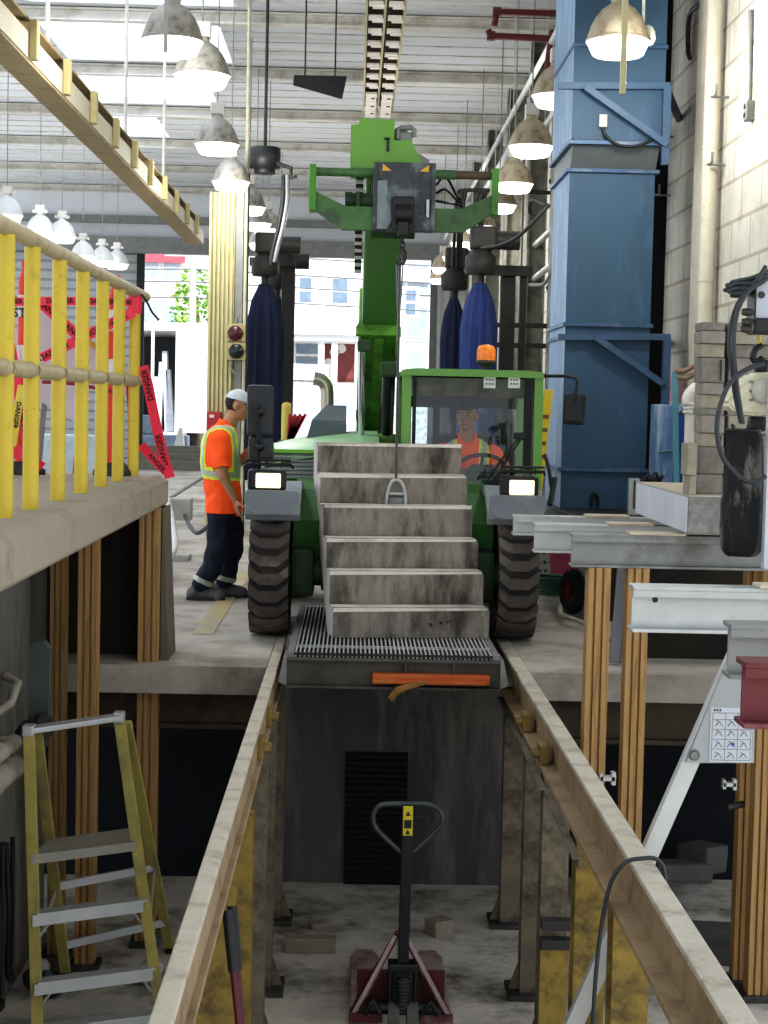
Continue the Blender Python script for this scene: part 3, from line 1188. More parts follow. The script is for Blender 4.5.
# rubble slabs in the dark right bay
rm = M('dark_rubble', '#4a4845', .9, var=.25, bump=.4)
for k, (px, py, sx, sy, sz, r_) in enumerate(((690, 925, .32, .2, .16, .1), (705, 940, .42, .3, .2, -.1), (682, 900, .5, .2, .14, .5), (712, 893, .34, .24, .2, .9))):
    q = PZ(px, py + 40, PITZ)
    q.y += .1 * k
    mb = MB()
    zz = 0 if k < 2 else .17
    mb.box(q + V((.1, .3 + .25 * (k > 1), sz / 2 + zz)), (sx, sy, sz), Matrix.Rotation(r_, 3, 'Z') @ Matrix.Rotation(.12 if k > 1 else 0, 3, 'Y'), b=.03)
    tag(mb.build('rubble_slab', [rm], origin=q), ['low broken concrete lump in the dark right bay, in front', 'large broken concrete lump in the dark right bay', 'long tilted concrete piece on the rubble in the right bay',
        'upper angular concrete piece on the rubble in the right bay'][k], 'rubble', 'broken concrete in the right bay')
# ------------------------------------------------------------------ grating platform between the rails
GZ = .1
gt = thing('grating_platform', (.25, 11, 0), 'steel grating platform between the rails under the concrete steps', 'grating')
gx0, gx1 = P(287, 660, 10.15).x, P(500, 660, 10.15).x
bright = M('worn_bright_steel', '#c6c7c4', .45, .25, var=.15)
mb = MB()
nb = 46
for i in range(nb):
    x = gx0 + .05 + (gx1 - gx0 - .1) * i / (nb - 1)
    mb.box2((x - .0045, 10.2, GZ - .03), (x + .0045, 12.6, GZ))
gb = mb.build('grating_bars', [bright], gt)
mb = MB()
for k in range(24):
    y = 10.2 + .1 * k
    mb.box2((gx0 + .04, y - .003, GZ - .02), (gx1 - .04, y + .003, GZ - .004))
mb.build('cross_bars', [steel_dark], gt)
mb = MB()
mb.box2((gx0 + .03, 10.2, GZ - .075), (gx1 - .03, 12.6, GZ - .06))
mb.build('backing_plate', [M('dark_under_plate', '#161616', .9)], gt)
mb = MB()
mb.box2((gx0 + .03, 10.45, GZ - .03), (gx1 - .03, 10.475, GZ + .004))
mb.build('divider_strip', [galv], gt)
mb = MB()
mb.box2((gx0, 10.14, GZ - .19), (gx1, 10.155, GZ - .035))
mb.box2((gx0, 10.08, GZ - .2), (gx1, 10.155, GZ - .185))
mb.box2((gx0, 10.1, GZ - .04), (gx1, 10.2, GZ - .03))
for x in (.33, .62):
    mb.box2((x, 10.1, GZ - .185), (x + .012, 10.14, GZ - .04))
mb.build('front_channel', [M('grimy_channel', '#57534d', .6, .3, var=.2, dirt='#37332d', dirt_amt=.35)], gt)
for s_, x in ((-1, gx0), (1, gx1)):
    mb = MB()
    mb.prism_y([(x, GZ - .19), (x + s_ * .05, GZ - .17), (x + s_ * .02, GZ - .02), (x, GZ - .02)], 10.1, 10.4)
    mb.box2((min(x, x - s_ * .04), 10.18, GZ - .06), (max(x, x - s_ * .04), 12.6, GZ + .002))
    mb.build('side_plate', [steel_grey], gt)
a, b = P(372, 683, 10.06), P(490, 676, 10.06)
mb = MB()
mb.box2((a.x, 10.05, a.z), (b.x, 10.14, a.z + .055), b=.008)
mb.box2((a.x, 10.03, a.z), (b.x - .02, 10.05, a.z + .022), b=.006)
tag(mb.build('orange_plank', [M('orange_board', '#c9622f', .75, var=.15, scale=5, dirt='#b98a45', dirt_amt=.32, dirt_scale=5, stretch=(1, 9, 9))], origin=(a.x, 10.1, a.z)),
    'splintered orange painted plank lying along the front of the grating', 'plank')
mb = MB()
pp = [P(391, 699, 10.02), P(396, 692, 10.0), P(404, 688, 10.0), P(416, 685, 10.02), P(428, 682, 10.04)]
mb.tube(bez(pp, 4), [.02, .022, .021, .02, .022, .024, .024, .022, .022, .02, .018, .018, .016, .014, .012, .012, .01], 8)
for v in mb.v:
    v += noise.noise_vector(v * 60) * .012
tag(mb.build('splintered_offcut', [M('fibrous_brown', '#94703c', .9, var=.3)], origin=pp[2]), 'small fibrous brown offcut hanging off the orange plank', 'offcut')

# ------------------------------------------------------------------ precast concrete steps
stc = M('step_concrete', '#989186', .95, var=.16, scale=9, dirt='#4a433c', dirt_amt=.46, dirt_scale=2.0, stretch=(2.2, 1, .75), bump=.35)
stt = M('step_tread_concrete', '#d2ccc2', .95, var=.12, scale=7, dirt='#a39b8f', dirt_amt=.35, bump=.3)  # lighter tone paints the highlights along treads and nosings
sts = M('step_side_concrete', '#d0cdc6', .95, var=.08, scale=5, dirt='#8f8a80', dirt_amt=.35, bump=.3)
rise_px = [(607.5, 637), (570.9, 605.6), (538.4, 571.6), (505.5, 535.7), (474.6, 503.6), (444, 472.7)]
xl_px, xr_px = [332, 330, 326, 321, 316, 312.5], [488, 481, 478, 471, 464, 457]
st = thing('concrete_steps', (.4, 11.3, GZ), 'flight of six stained precast concrete steps hung from the telehandler', 'steps')
SY0, TD = 10.9, .19
levels = []
mb = MB()
zprev = GZ + .004
pts = []
for k in range(6):
    Yk = SY0 + TD * k
    zt = P(400, rise_px[k][0], Yk).z
    xa, xb = P(xl_px[k], rise_px[k][0], Yk).x, P(xr_px[k], rise_px[k][0], Yk).x
    levels.append((Yk, zprev, zt, xa, xb))
    zprev = zt
XA, XB = P(332, 636, SY0).x, P(489.5, 640, SY0).x
SROT = Matrix.Translation(V(((XA + XB) / 2, SY0, 0))) @ Matrix.Rotation(math.radians(8.5), 4, 'Z') @ Matrix.Translation(V((-(XA + XB) / 2, -SY0, 0)))
# saw-tooth profile with sloping soffit
prof = []
for (Yk, z0, z1, xa, xb) in levels:
    prof += [(Yk, z0), (Yk, z1 - .024), (Yk + .02, z1)]
prof.append((SY0 + TD * 6, levels[-1][2]))
prof += [(SY0 + TD * 6, levels[-1][2] - .24), (SY0 + TD * 1.4, GZ + .004)]
n = len(prof)
vs = [SROT @ V((XA, y, z)) for y, z in prof] + [SROT @ V((XB, y, z)) for y, z in prof]
for i in range(n):
    j = (i + 1) % n
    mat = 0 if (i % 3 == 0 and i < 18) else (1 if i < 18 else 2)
    mb.add([vs[i], vs[j], vs[n + j], vs[n + i]], [[0, 1, 2, 3]], mat)
mb.add(vs[:n], [list(range(n))], 2)
mb.add(vs[n:], [list(range(n))[::-1]], 2)
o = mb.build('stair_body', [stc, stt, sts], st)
bm = bmesh.new()
bm.from_mesh(o.data)
bmesh.ops.remove_doubles(bm, verts=bm.verts, dist=1e-4)
eds = [e for e in bm.edges if len(e.link_faces) == 2 and e.calc_face_angle(0) > .5]
bmesh.ops.bevel(bm, geom=eds, offset=.006, segments=2, affect='EDGES', profile=.6)
bm.to_mesh(o.data)
bm.free()
Yk = levels[3][0]
for px, lab in ((420, ''), (445, '')):
    pass
mb = MB()
for px, r_ in ((431, .012), (441, .012), (447, .009), (450, .008)):
    p = P(px, 625 - (px - 431) * .15, SY0)
    p.y = (SROT @ V((p.x, SY0, 0))).y - .002
    mb.lathe([(r_, -.004), (r_ * .6, .004)], p, (0, 1, 0), 8)
mb.build('pour_holes', [black], st)

# lifting clutch and sling line
CY = (SROT @ V(((XA + XB) / 2, levels[4][0], 0))).y - .012
cp = P(396, 492, CY)
hk = thing('lifting_clutch', (cp.x, CY, cp.z), 'grey steel lifting clutch ring anchored in the concrete steps', 'lifting clutch')
mb = MB()
w = .055
yy = CY - .02
c1 = P(396, 506, yy)
c2 = P(396, 480, yy)
pts = [(c1.x - .065, c1.z), (c1.x - .06, c1.z + .09), (c1.x - .035, c2.z - .02), (c1.x, c2.z), (c1.x + .035, c2.z - .02), (c1.x + .06, c1.z + .09), (c1.x + .065, c1.z)]
mb.tube(bez([(a, yy, b) for a, b in pts], 5), .014, 8)
mb.cyl((c1.x - .05, yy, c1.z + .085), (c1.x + .05, yy, c1.z + .085), .013)
mb.build('ring', [galv], hk)
mb = MB()
mb.box2((c1.x - .05, yy - .015, c1.z - .015), (c1.x + .05, CY + .01, c1.z + .06), b=.012)
mb.build('shackle_body', [steel_grey], hk)
HY = 10.72
h0 = P(403, 236, HY)
h1 = P(398, 262, HY + .06)
h2 = c2 + V((0, 0, .0))
sg = thing('lifting_sling', h1, 'thin steel lifting line running from the fork carriage hook down to the steps', 'sling')
mb = MB()
top = P(400, 256, HY + .05)
mb.tube([top + V((.0, 0, -.02)), h2 + V((0, 0, .01))], .009, 8)
mb.build('wire_line', [M('grey_wire', '#6d6f73', .5, .4)], sg)
mb = MB()
for k in range(5):
    z = h0.z - .02 - k * .036
    q = V((h0.x + (top.x - h0.x) * k / 5, HY + .01, z))
    ax = V((1, 0, 0)) if k % 2 else V((0, 1, 0))
    mb.tube([q + ax * .014 * math.cos(t) + V((0, 0, .026 * math.sin(t))) for t in [2 * PI * i / 10 for i in range(10)]], .006, 6, closed=True)
mb.build('chain', [steel_dark], sg)
mb = MB()
mb.tube(bez([top + V((0, 0, .05)), top + V((.03, 0, .03)), top + V((.03, 0, -.03)), top + V((0, 0, -.05)), top + V((-.025, 0, -.03))], 5), .01, 8)
mb.build('hook', [steel_dark], sg)
mb = MB()
mb.tube([top + V((-.02, .01, -.05)), top + V((-.012, .01, -.26)), top + V((.0, .01, -.4))], .005, 6)
mb.tube([top + V((.02, .01, -.05)), top + V((.012, .01, -.26)), top + V((.0, .01, -.4))], .005, 6)
mb.build('wire_loop', [M('grey_wire', '#6d6f73')], sg)

# ------------------------------------------------------------------ telehandler
TX, TY = .284, 11.72
th = thing('telehandler', (TX, TY, 0), 'green telehandler with a glazed cab, grey fenders and a raised boom facing the camera', 'telehandler')
R, W = .44, .268


def wheel(x, y, sgn):
    mb = MB()
    prof = [(R * .55, -W / 2 + .02), (R * .78, -W / 2), (R * .9, -W / 2 + .005), (R * .94, -W / 2 + .03), (R * .945, 0), (R * .94, W / 2 - .03), (R * .9, W / 2 - .005), (R * .78, W / 2), (R * .55, W / 2 - .02)]
    mb.lathe(prof, (x, y, R), (1, 0, 0), 48, cap=False)
    K = 22
    for k in range(K):
        a0 = 2 * PI * k / K
        path = [(-W / 2, -.09), (-.06, .05), (.06, .05), (W / 2, -.09)]
        hw = .1
        vs, fs = [], []
        for (xx, da) in path:
            for (dr, e) in ((R * .92, -hw), (R * 1.0, -hw * .8), (R * 1.0, hw * .8), (R * .92, hw)):
                rr = dr if abs(xx) < W / 2 - .01 else dr - .012 * (dr > R * .95)
                a = a0 + da * 1.0 + e
                vs.append((x + xx, y + rr * math.cos(a), R + rr * math.sin(a)))
        for i in range(3):
            for j in range(3):
                fs.append([i * 4 + j, i * 4 + j + 1, (i + 1) * 4 + j + 1, (i + 1) * 4 + j])
        fs += [[0, 1, 2, 3], [12, 15, 14, 13]]
        mb.add(vs, fs, 1)
    t = mb.build('tyre', [M('tyre_rubber', '#2e2b2a', .9, var=.2, scale=12, dirt='#4a4541', dirt_amt=.35), M('tyre_lug', '#57504b', .85, var=.2, scale=9, dirt='#8a8078', dirt_amt=.3)], th)
    mb = MB()
    o_ = sgn * W / 2
    mb.lathe([(R * .56, -sgn * .1), (R * .56, o_ - sgn * .01), (R * .5, o_ - sgn * .03), (R * .2, o_ - sgn * .1), (0.001, o_ - sgn * .08)], (x, y, R), (1, 0, 0), 28, cap=False)
    for i in range(8):
        a = 2 * PI * i / 8
        mb.cyl((x + o_ - sgn * .07, y + .15 * math.cos(a), R + .15 * math.sin(a)), (x + o_ - sgn * .04, y + .15 * math.cos(a), R + .15 * math.sin(a)), .014, n=8)
    mb.build('rim', [M('rim_grey', '#73777a', .5, .2)], t)


xL, xR = TX - .84, TX + .84
for y in (TY, TY + 2.3):
    wheel(xL, y, -1)
    wheel(xR, y, 1)

# chassis and axles
mb = MB()
mb.box2((TX - .5, 12.05, .42), (TX + .62, 14.6, .86), b=.03)
mb.prism_x([(12.0, .3), (12.25, .25), (12.25, .8), (12.05, .92), (11.95, .8)], TX - .5, TX + .6)
mb.build('chassis', [green_dark], th)
mb = MB()
mb.cyl((xL + .1, TY, R), (xR - .1, TY, R), .1)
mb.box2((TX - .14, TY - .16, R - .16), (TX + .14, TY + .2, R + .16), b=.05)
for x in (xL + .22, xR - .22):
    mb.box2((x - .08, TY - .14, R - .17), (x + .08, TY + .14, R + .17), b=.04)
mb.build('front_axle', [green_dark], th)
mb = MB()
mb.cyl((xL + .1, TY + 2.3, R), (xR - .1, TY + 2.3, R), .1)
mb.build('rear_axle', [green_dark], th)
# inner green arches behind the front tyres
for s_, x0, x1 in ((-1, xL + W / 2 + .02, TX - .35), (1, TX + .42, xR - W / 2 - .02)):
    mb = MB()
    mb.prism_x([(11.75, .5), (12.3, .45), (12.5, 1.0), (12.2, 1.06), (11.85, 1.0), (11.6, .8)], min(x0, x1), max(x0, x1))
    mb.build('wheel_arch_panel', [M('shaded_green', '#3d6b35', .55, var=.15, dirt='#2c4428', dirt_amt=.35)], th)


# fenders
def fender(x0, x1):
    mb = MB()
    c, ro, ri = (TY + .02, R), .62, .56
    outer, inner = [], []
    for i in range(15):
        a = math.radians(138 - 106 * i / 14)
        outer.append((c[0] + ro * math.cos(a) * -1 * -1, c[1] + ro * math.sin(a)))
        inner.append((c[0] + ri * math.cos(a), c[1] + ri * math.sin(a)))
    mb.prism_x(outer + inner[::-1], x0, x1)
    # rounded front apron
    poly = []
    for cx_, a0 in ((x1 - .1, -PI / 2), (x0 + .1, PI)):
        for i in range(6):
            a = a0 + PI / 2 * i / 5
            poly.append((cx_ + .1 * math.cos(a), .965 + .1 * math.sin(a)))
    poly = poly[:6][::1] + [(x1, 1.0), (x1 - .02, 1.02), (x0 + .02, 1.02), (x0, 1.0)] + poly[6:]
    mb.prism_y(poly, TY - .56, TY - .48)
    return mb.build('fender', [M('fender_grey_plastic', '#7f858b', .6, var=.1, dirt='#9c9992', dirt_amt=.3, dirt_scale=4)], th)


fl = fender(P(245, 490, 11.25).x, P(300, 490, 11.25).x)
fr = fender(P(489, 490, 11.25).x, P(546, 490, 11.25).x)
lampw = M('headlamp_warm', '#ffe1b8', .3, var=.25, scale=30, emis=1.3)
for px, py in ((267, 480), (519, 487)):
    p = P(px, py, 11.3)
    hl = MB()
    hl.box(p, (.255, .14, .145), b=.03)
    ho = hl.build('headlight', [black], th)
    mb = MB()
    mb.box(p + V((.012, -.075, 0)), (.165, .02, .098), b=.012)
    mb.build('lens', [lampw], ho)
    mb = MB()
    q = p + V((0, 0, .085))
    mb.tube([q + V((-.15, -.02, 0)), q + V((-.13, -.06, .02)), q + V((.16, -.06, .02)), q + V((.17, .0, .0))], .011, 8)
    mb.tube([q + V((-.13, -.06, .05)), q + V((.16, -.06, .05))], .008, 8)
    for e in (-.1, 0, .1):
        mb.cyl(q + V((e, -.06, .0)), q + V((e, -.06, .05)), .006, n=6)
    mb.build('lamp_guard', [black], ho)

# hood, louvre, intake and exhaust on the engine side
hx0, hx1 = TX - .98, TX - .1
mb = MB()
poly = []
for y, z in ((12.35, 1.26), (12.55, 1.335), (12.9, 1.38), (13.6, 1.4), (14.5, 1.36)):
    poly.append((y, z))
N_ = 7
vs, fs = [], []
for (y, z) in poly:
    for j in range(N_):
        t = j / (N_ - 1)
        vs.append((hx0 + (hx1 - hx0) * t, y, z - .13 * (1 - t) ** 2 - .01))
for i in range(len(poly) - 1):
    for j in range(N_ - 1):
        fs.append([i * N_ + j, i * N_ + j + 1, (i + 1) * N_ + j + 1, (i + 1) * N_ + j])
mb.add(vs, fs, 0, True)
mb.build('hood', [green_pale], th)
mb = MB()
mb.box2((hx0, 12.45, .85), (hx1, 14.5, 1.19), b=.02)
mb.build('engine_housing', [M('green_side_panel', '#4f8a36', .5, var=.1)], th)
mb = MB()
mb.box2((hx0 + .02, 12.4, 1.05), (hx1, 12.46, 1.24), m=1)
for k in range(6):
    z = 1.065 + k * .03
    mb.box((hx0 / 2 + hx1 / 2, 12.395, z), (hx1 - hx0 - .04, .035, .014), Matrix.Rotation(.5, 3, 'X'))
mb.build('grille', [M('grey_louvre', '#b9bfbd', .5, .1), M('dark_louvre_gap', '#7b8280', .7)], th)
mb = MB()
mb.prism_x([(12.36, 1.235), (12.42, 1.235), (12.43, 1.262), (12.37, 1.258)], hx0 + .05, hx1)
mb.build('green_trim', [green], th)
x0, x1 = P(307, 420, 13.3).x, P(346, 420, 13.3).x
z0, z1, z2 = P(320, 440, 13.3).z, P(320, 420, 13.3).z, P(320, 405, 13.3).z
mb = MB()
mb.add([(x0, 13.2, z0), (x1, 13.2, z0), (x1, 13.2, z1), (x0 + .04, 13.2, z1), (x1, 13.32, z2), (x0 + .15, 13.32, z2),
        (x0, 13.8, z0), (x1, 13.8, z0), (x1, 13.8, z2), (x0 + .15, 13.8, z2), (x0 + .04, 13.8, z1)],
       [[0, 1, 2, 3], [3, 2, 4, 5], [5, 4, 8, 9], [6, 10, 9, 8, 7], [1, 7, 8, 4, 2], [0, 3, 10, 6], [3, 5, 9, 10], [0, 6, 7, 1]])
mb.build('air_intake', [grey_plastic], th)
ex = [P(327, 412, 13.5), P(327, 392, 13.5), P(325.5, 385, 13.5), P(321, 380, 13.5), P(314, 378.5, 13.5)]
mb = MB()
mb.tube(bez(ex, 5), .052, 14, cap=False)
mb.tube(bez(ex, 5), .046, 14, m=1)
mb.build('exhaust_pipe', [M('exhaust_steel', '#a8a292', .3, .8, var=.1), black], th)

# boom
SL = .503


def bz(y):
    return 1.5 + (14.6 - y) * SL


BX = .165
bd = V((0, -1, SL)).normalized()
bu = V((0, SL, 1)).normalized()


def bpt(x, y, u=0.):
    return V((BX + x, y, bz(y))) + bu * u


mb = MB()
mb.bar(bpt(0, 14.7), bpt(0, 12.98), .3, .4, up=V((0, 0, 1)), b=.02)
bo = mb.build('outer_boom', [green_mid], th)
mb = MB()
mb.bar(bpt(.005, 13.4), bpt(.01, 11.1), .265, .3, b=.02)
mb.build('inner_boom', [M('boom_dark_green', '#527a44', .4, var=.06)], th)
mb = MB()
q0 = bpt(0, 12.97)
w1 = .17
mb.prism([(-w1, -.235), (w1, -.235), (w1, -.17), (.07, .02), (-.07, .02), (-w1, -.17)], lambda a, b, w: q0 + V((a, 0, 0)) + bu * b + bd * w, 0, .03)
mb.build('boom_collar', [green_mid], th)
mb = MB()
for s_ in (-1, 1):
    mb.bar(bpt(s_ * .14, 14.6, -.22), bpt(s_ * .14, 13.0, -.22), .02, .06)
mb.bar(bpt(.0, 14.6, -.215), bpt(.0, 13.02, -.215), .06, .05)
mb.bar(bpt(.035, 14.6, -.225), bpt(.035, 13.02, -.225), .012, .06)
mb.build('boom_ribs', [green_mid], bo)
# boom cylinders
a, b = P(361, 448, 12.95), P(362, 346, 12.75)
mb = MB()
mb.cyl(a, b, .026, n=14)
mb.build('chrome_ram', [M('chrome', '#d5d8d8', .15, .95, var=.02)], th)
mb = MB()
mb.box(b + V((.015, 0, 0)), (.1, .1, .09), b=.02)
mb.build('ram_knuckle', [green_dark], th)
mb = MB()
mb.box(P(361, 415, 12.93), (.08, .08, .1), b=.02)
mb.build('ram_knuckle', [green_dark], th)
a, b = P(386, 447, 12.9), P(389, 372, 12.75)
mb = MB()
mb.cyl(a, b, .05, n=18)
cy = mb.build('lift_cylinder', [M('black_gloss', '#0f1712', .3, var=.1)], th)
mb = MB()
mb.box(b + V((.0, 0, .02)), (.13, .12, .12), b=.02)
mb.build('cylinder_clevis', [green_dark], cy)
mb = MB()
mb.lathe([(.07, -.05), (.085, 0), (.07, .05)], a + V((0, 0, .05)), (0, 0, 1), 18)
mb.build('cylinder_base', [green_mid], cy)
mb = MB()
mb.box2((TX - .3, 13.0, .85), (TX + .1, 13.5, 1.25), b=.02)
mb.build('boom_mount', [green_dark], th)
# ribbed energy chain along the boom
mb = MB()
for k in range(26):
    y = 12.35 - k * .042
    mb.bar(bpt(-.165, y, -.06), bpt(-.165, y - .026, -.06), .05, .09, m=k % 2)
mb.build('cable_chain', [M('chain_white', '#d9dad6', .5), black], th)

# boom head, carriage
CY0 = 10.8
hx = lambda px, py, Y=11.0: P(px, py, Y)
mb = MB()
a, b, c, d = hx(360, 119), hx(395, 120), hx(396, 163), hx(350, 170)
e_ = hx(350, 126)
poly = [(q.x, q.z) for q in (d, e_, a, b, c)]
poly = [(hx(350, 172).x, hx(350, 172).z), (hx(351, 125).x, hx(351, 125).z), (hx(359, 124).x, hx(359, 124).z), (hx(360, 118).x, hx(360, 118).z), (hx(395, 120).x, hx(395, 120).z),
        (hx(394, 140).x, hx(394, 140).z), (hx(411, 140).x, hx(411, 140).z), (hx(422, 162).x, hx(422, 162).z), (hx(420, 172).x, hx(420, 172).z)]
mb.prism_y(poly, 11.0, 11.35)
hd = mb.build('boom_head', [M('bright_head_green', '#6fa43c', .4, var=.05)], th)
mb = MB()
q = hx(389, 128, 10.99)
mb.box2((q.x - .012, 10.985, hx(0, 137, 10.99).z - .03), (q.x + .004, 10.999, hx(0, 128, 10.99).z))
mb.box2((q.x - .03, 10.985, hx(0, 128, 10.99).z - .012), (q.x + .004, 10.999, hx(0, 128, 10.99).z))
mb.build('slot', [black], hd)
mb = MB()
pp = [hx(398, 138), hx(398, 128), hx(401, 126.5), hx(412, 126.5), hx(415, 129), hx(415, 136)]
mb.tube([q + V((0, .05, 0)) for q in pp], .016, 8)
mb.build('valve_guard', [steel_grey], hd)
mb = MB()
mb.box(hx(406, 135) + V((0, .1, 0)), (.09, .08, .06), b=.01)
mb.build('valve_block', [steel_grey], hd)
mb = MB()
mb.box(hx(422, 158) + V((0, .12, 0)), (.1, .1, .05), Matrix.Rotation(.5, 3, 'Y'), b=.01)
mb.build('hose_block', [steel_grey], hd)
# gooseneck joining head and carriage
mb = MB()
q0, q1 = hx(352, 170), hx(418, 236)
mb.prism_x([(11.3, q0.z), (11.02, q0.z), (10.86, q1.z + .05), (11.0, q1.z - .02), (11.35, q1.z + .1)], hx(376, 0).x, hx(420, 0).x)
mb.build('gooseneck', [green_dark], hd)
cz = lambda py: P(400, py, CY0).z
cx = lambda px: P(px, 200, CY0).x
mb = MB()
mb.box2((cx(373), CY0 - .04, cz(232)), (cx(435), CY0 + .03, cz(163)), b=.008)
mb.box2((cx(373), CY0 - .06, cz(232)), (cx(377), CY0 - .03, cz(164)), b=.004)
mb.box2((cx(431), CY0 - .06, cz(232)), (cx(435), CY0 - .03, cz(164)), b=.004)
cr = mb.build('carriage_plate', [M('scuffed_black_plate', '#43474a', .6, .2, var=.35, scale=4, dirt='#8b9693', dirt_amt=.35, dirt_scale=3)], th)
mb = MB()
mb.box2((cx(376), CY0 - .052, cz(230)), (cx(387), CY0 - .04, cz(182)))
mb.prism_y([(cx(387), cz(230)), (cx(392), cz(222)), (cx(389), cz(195)), (cx(383), cz(180)), (cx(385), cz(182))], CY0 - .05, CY0 - .041)
mb.build('worn_patch', [M('scraped_grey', '#7f8b8d', .5, .3, var=.25, scale=8, dirt='#a9b3b1', dirt_amt=.3)], cr)
mb = MB()
for px, s_ in ((386, 1), (424, -1)):
    mb.prism_y([(cx(px - s_ * 4), cz(165)), (cx(px - s_ * 4), cz(172)), (cx(px + s_ * 5), cz(172))], CY0 - .046, CY0 - .0405)
mb.build('warning_triangle', [M('label_orange_yellow', '#d9a936', .5)], cr)
mb = MB()
mb.box2((cx(392), CY0 - .1, cz(232)), (cx(414), CY0 - .03, cz(198)), b=.012)
mb.cyl((cx(396), CY0 - .11, cz(216)), (cx(412), CY0 - .11, cz(216)), .06, n=14)
mb.box2((cx(398), CY0 - .14, cz(238)), (cx(409), CY0 - .06, cz(208)), b=.015)
mb.build('hook_mount', [black], cr)
mb = MB()
mb.box2((cx(426), CY0 - .07, cz(218)), (cx(429), CY0 - .04, cz(200)), b=.004)
mb.build('side_clip', [galv], cr)
gm = M('scratched_green', '#4a8a2a', .5, var=.12, dirt='#35522a', dirt_amt=.3, dirt_scale=4)
for s_ in (-1, 1):
    f_ = (lambda p_: p_) if s_ < 0 else (lambda p_: 807 - p_)
    g2 = MB()
    x = lambda p_: cx(f_(p_))
    g2.box2((x(309), CY0 - .05, cz(213)), (x(316), CY0 + .12, cz(167)), b=.006)
    g2.build('carriage_upright', [gm], cr)
    g2 = MB()
    g2.prism_y([(x(316), cz(213)), (x(316), cz(194)), (x(346), cz(208)), (x(374), cz(208)), (x(374), cz(231)), (x(343), cz(231))], CY0 - .03, CY0 + .05)
    g2.build('lower_arm', [M('dirty_arm_green', '#4b7340', .6, var=.2, dirt='#3b4a38', dirt_amt=.42, dirt_scale=4)], cr)
    g2 = MB()
    g2.cyl((x(316), CY0 + .03, cz(173)), (x(352), CY0 + .03, cz(173)), .027, m=0 if s_ < 0 else 1)
    g2.cyl((x(352), CY0 + .03, cz(173)), (x(376), CY0 + .03, cz(173)), .031, m=0)
    g2.build('upper_bar', [M('dirty_arm_green', '#4b7340'), M('rusty_bar', '#5a4d3c', .7, var=.3)], cr)
mb = MB()
mb.cyl((cx(347), CY0 + .1, cz(200)), (cx(374), CY0 + .1, cz(200)), .05)
mb.cyl((cx(345), CY0 + .1, cz(200)), (cx(352), CY0 + .1, cz(200)), .056)
mb.box2((cx(356), CY0 + .02, cz(209)), (cx(360), CY0 + .16, cz(192)), b=.006)
mb.build('tilt_cylinder', [green_dark], cr)
mb = MB()
for k in range(3):
    a, b = P(436, 185 + k * 8, CY0 + .1), P(462, 200 + k * 4, CY0 + .2)
    mb.tube(bez([a, a + V((.06, -.02, .05 - k * .03)), b + V((-.03, 0, .02)), b, b + V((0, .3, -.05))], 6), .009, 8)
mb.build('hydraulic_hoses', [black], cr)

# cab
KY = 12.1
kx = lambda px: P(px, 420, KY).x
kz = lambda py: P(470, py, KY).z
x0, x1 = kx(402), kx(543)
zr, zf = kz(371), .62
KB = 13.55
cg = M('cab_green', '#6ba047', .4, var=.06)
mb = MB()
for (xa, xb) in ((x0, x0 + .062), (x1 - .062, x1)):
    mb.prism_x([(KY, 1.0), (KY + .07, 1.0), (KY + .13, zr), (KY + .04, zr)], xa, xb)
    mb.build('front_pillar', [cg], th)
    mb = MB()
    mb.box2((xa, KB - .08, .9), (xb, KB, zr), b=.01)
    mb.build('rear_pillar', [cg], th)
    mb = MB()
mb = MB()
mb.prism_y([(x0 - .005, zr - .04), (x1 + .005, zr - .04), (x1 - .005, zr + .002), (x1 - .1, zr + .012), (x0 + .1, zr + .012), (x0 + .005, zr + .002)], KY + .02, KB)
mb.build('cab_roof', [cg], th)
mb = MB()
mb.box2((x0 + .075, KY + .06, kz(397)), (x1 - .075, KB - .02, zr - .05), m=0)
mb.build('headliner', [M('crumpled_dark_liner', '#5d6058', .8, var=.45, scale=7, bump=.6, bump_scale=8)], th)
mb = MB()
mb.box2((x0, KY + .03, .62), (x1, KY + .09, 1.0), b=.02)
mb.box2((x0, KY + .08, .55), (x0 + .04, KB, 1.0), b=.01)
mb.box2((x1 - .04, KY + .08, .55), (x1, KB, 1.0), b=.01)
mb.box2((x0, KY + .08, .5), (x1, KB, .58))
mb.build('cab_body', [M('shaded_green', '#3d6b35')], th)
# dark inner frame and rear wall with window
mb = MB()
ft = KY + .04
mb.box2((x1 - .13, ft, .98), (x1 - .075, ft + .07, zr - .04))
mb.box2((x0 + .075, ft, .98), (x0 + .1, ft + .07, zr - .04))
mb.box2((x0 + .075, ft, .96), (x1 - .075, ft + .07, 1.03))
mb.build('inner_frame', [M('cab_dark_trim', '#1f2222', .7)], th)
mb = MB()
rb = KB - .06
wz0, wz1 = P(460, 452, rb).z, P(460, 408, rb).z
wx0, wx1 = P(411, 430, rb).x, P(522, 430, rb).x
mb.box2((x0, rb, .9), (x1, rb + .04, wz0))
mb.box2((x0, rb, wz1), (x1, rb + .04, zr))
mb.box2((x0 + .07, rb, wz0), (wx0, rb + .04, wz1))
mb.box2((wx1, rb, wz0), (x1 - .05, rb + .04, wz1))
mm_ = P(436, 430, rb).x
mb.box2((mm_ - .025, rb - .01, wz0), (mm_ + .025, rb + .05, wz1))
mb.build('rear_wall', [M('cab_dark_trim', '#1f2222', .7)], th)
gl = glass_mat('cab_glass', (.78, .85, .83), .05)
mb = MB()
mb.add([(x0 + .08, KY + .03, 1.0), (x1 - .08, KY + .03, 1.0), (x1 - .08, KY + .08, zr - .05), (x0 + .08, KY + .08, zr - .05)], [[0, 1, 2, 3]])
ws = mb.build('windshield', [gl], th)
mb = MB()
mb.add([(wx0, rb + .02, wz0), (wx1, rb + .02, wz0), (wx1, rb + .02, wz1), (wx0, rb + .02, wz1)], [[0, 1, 2, 3]])
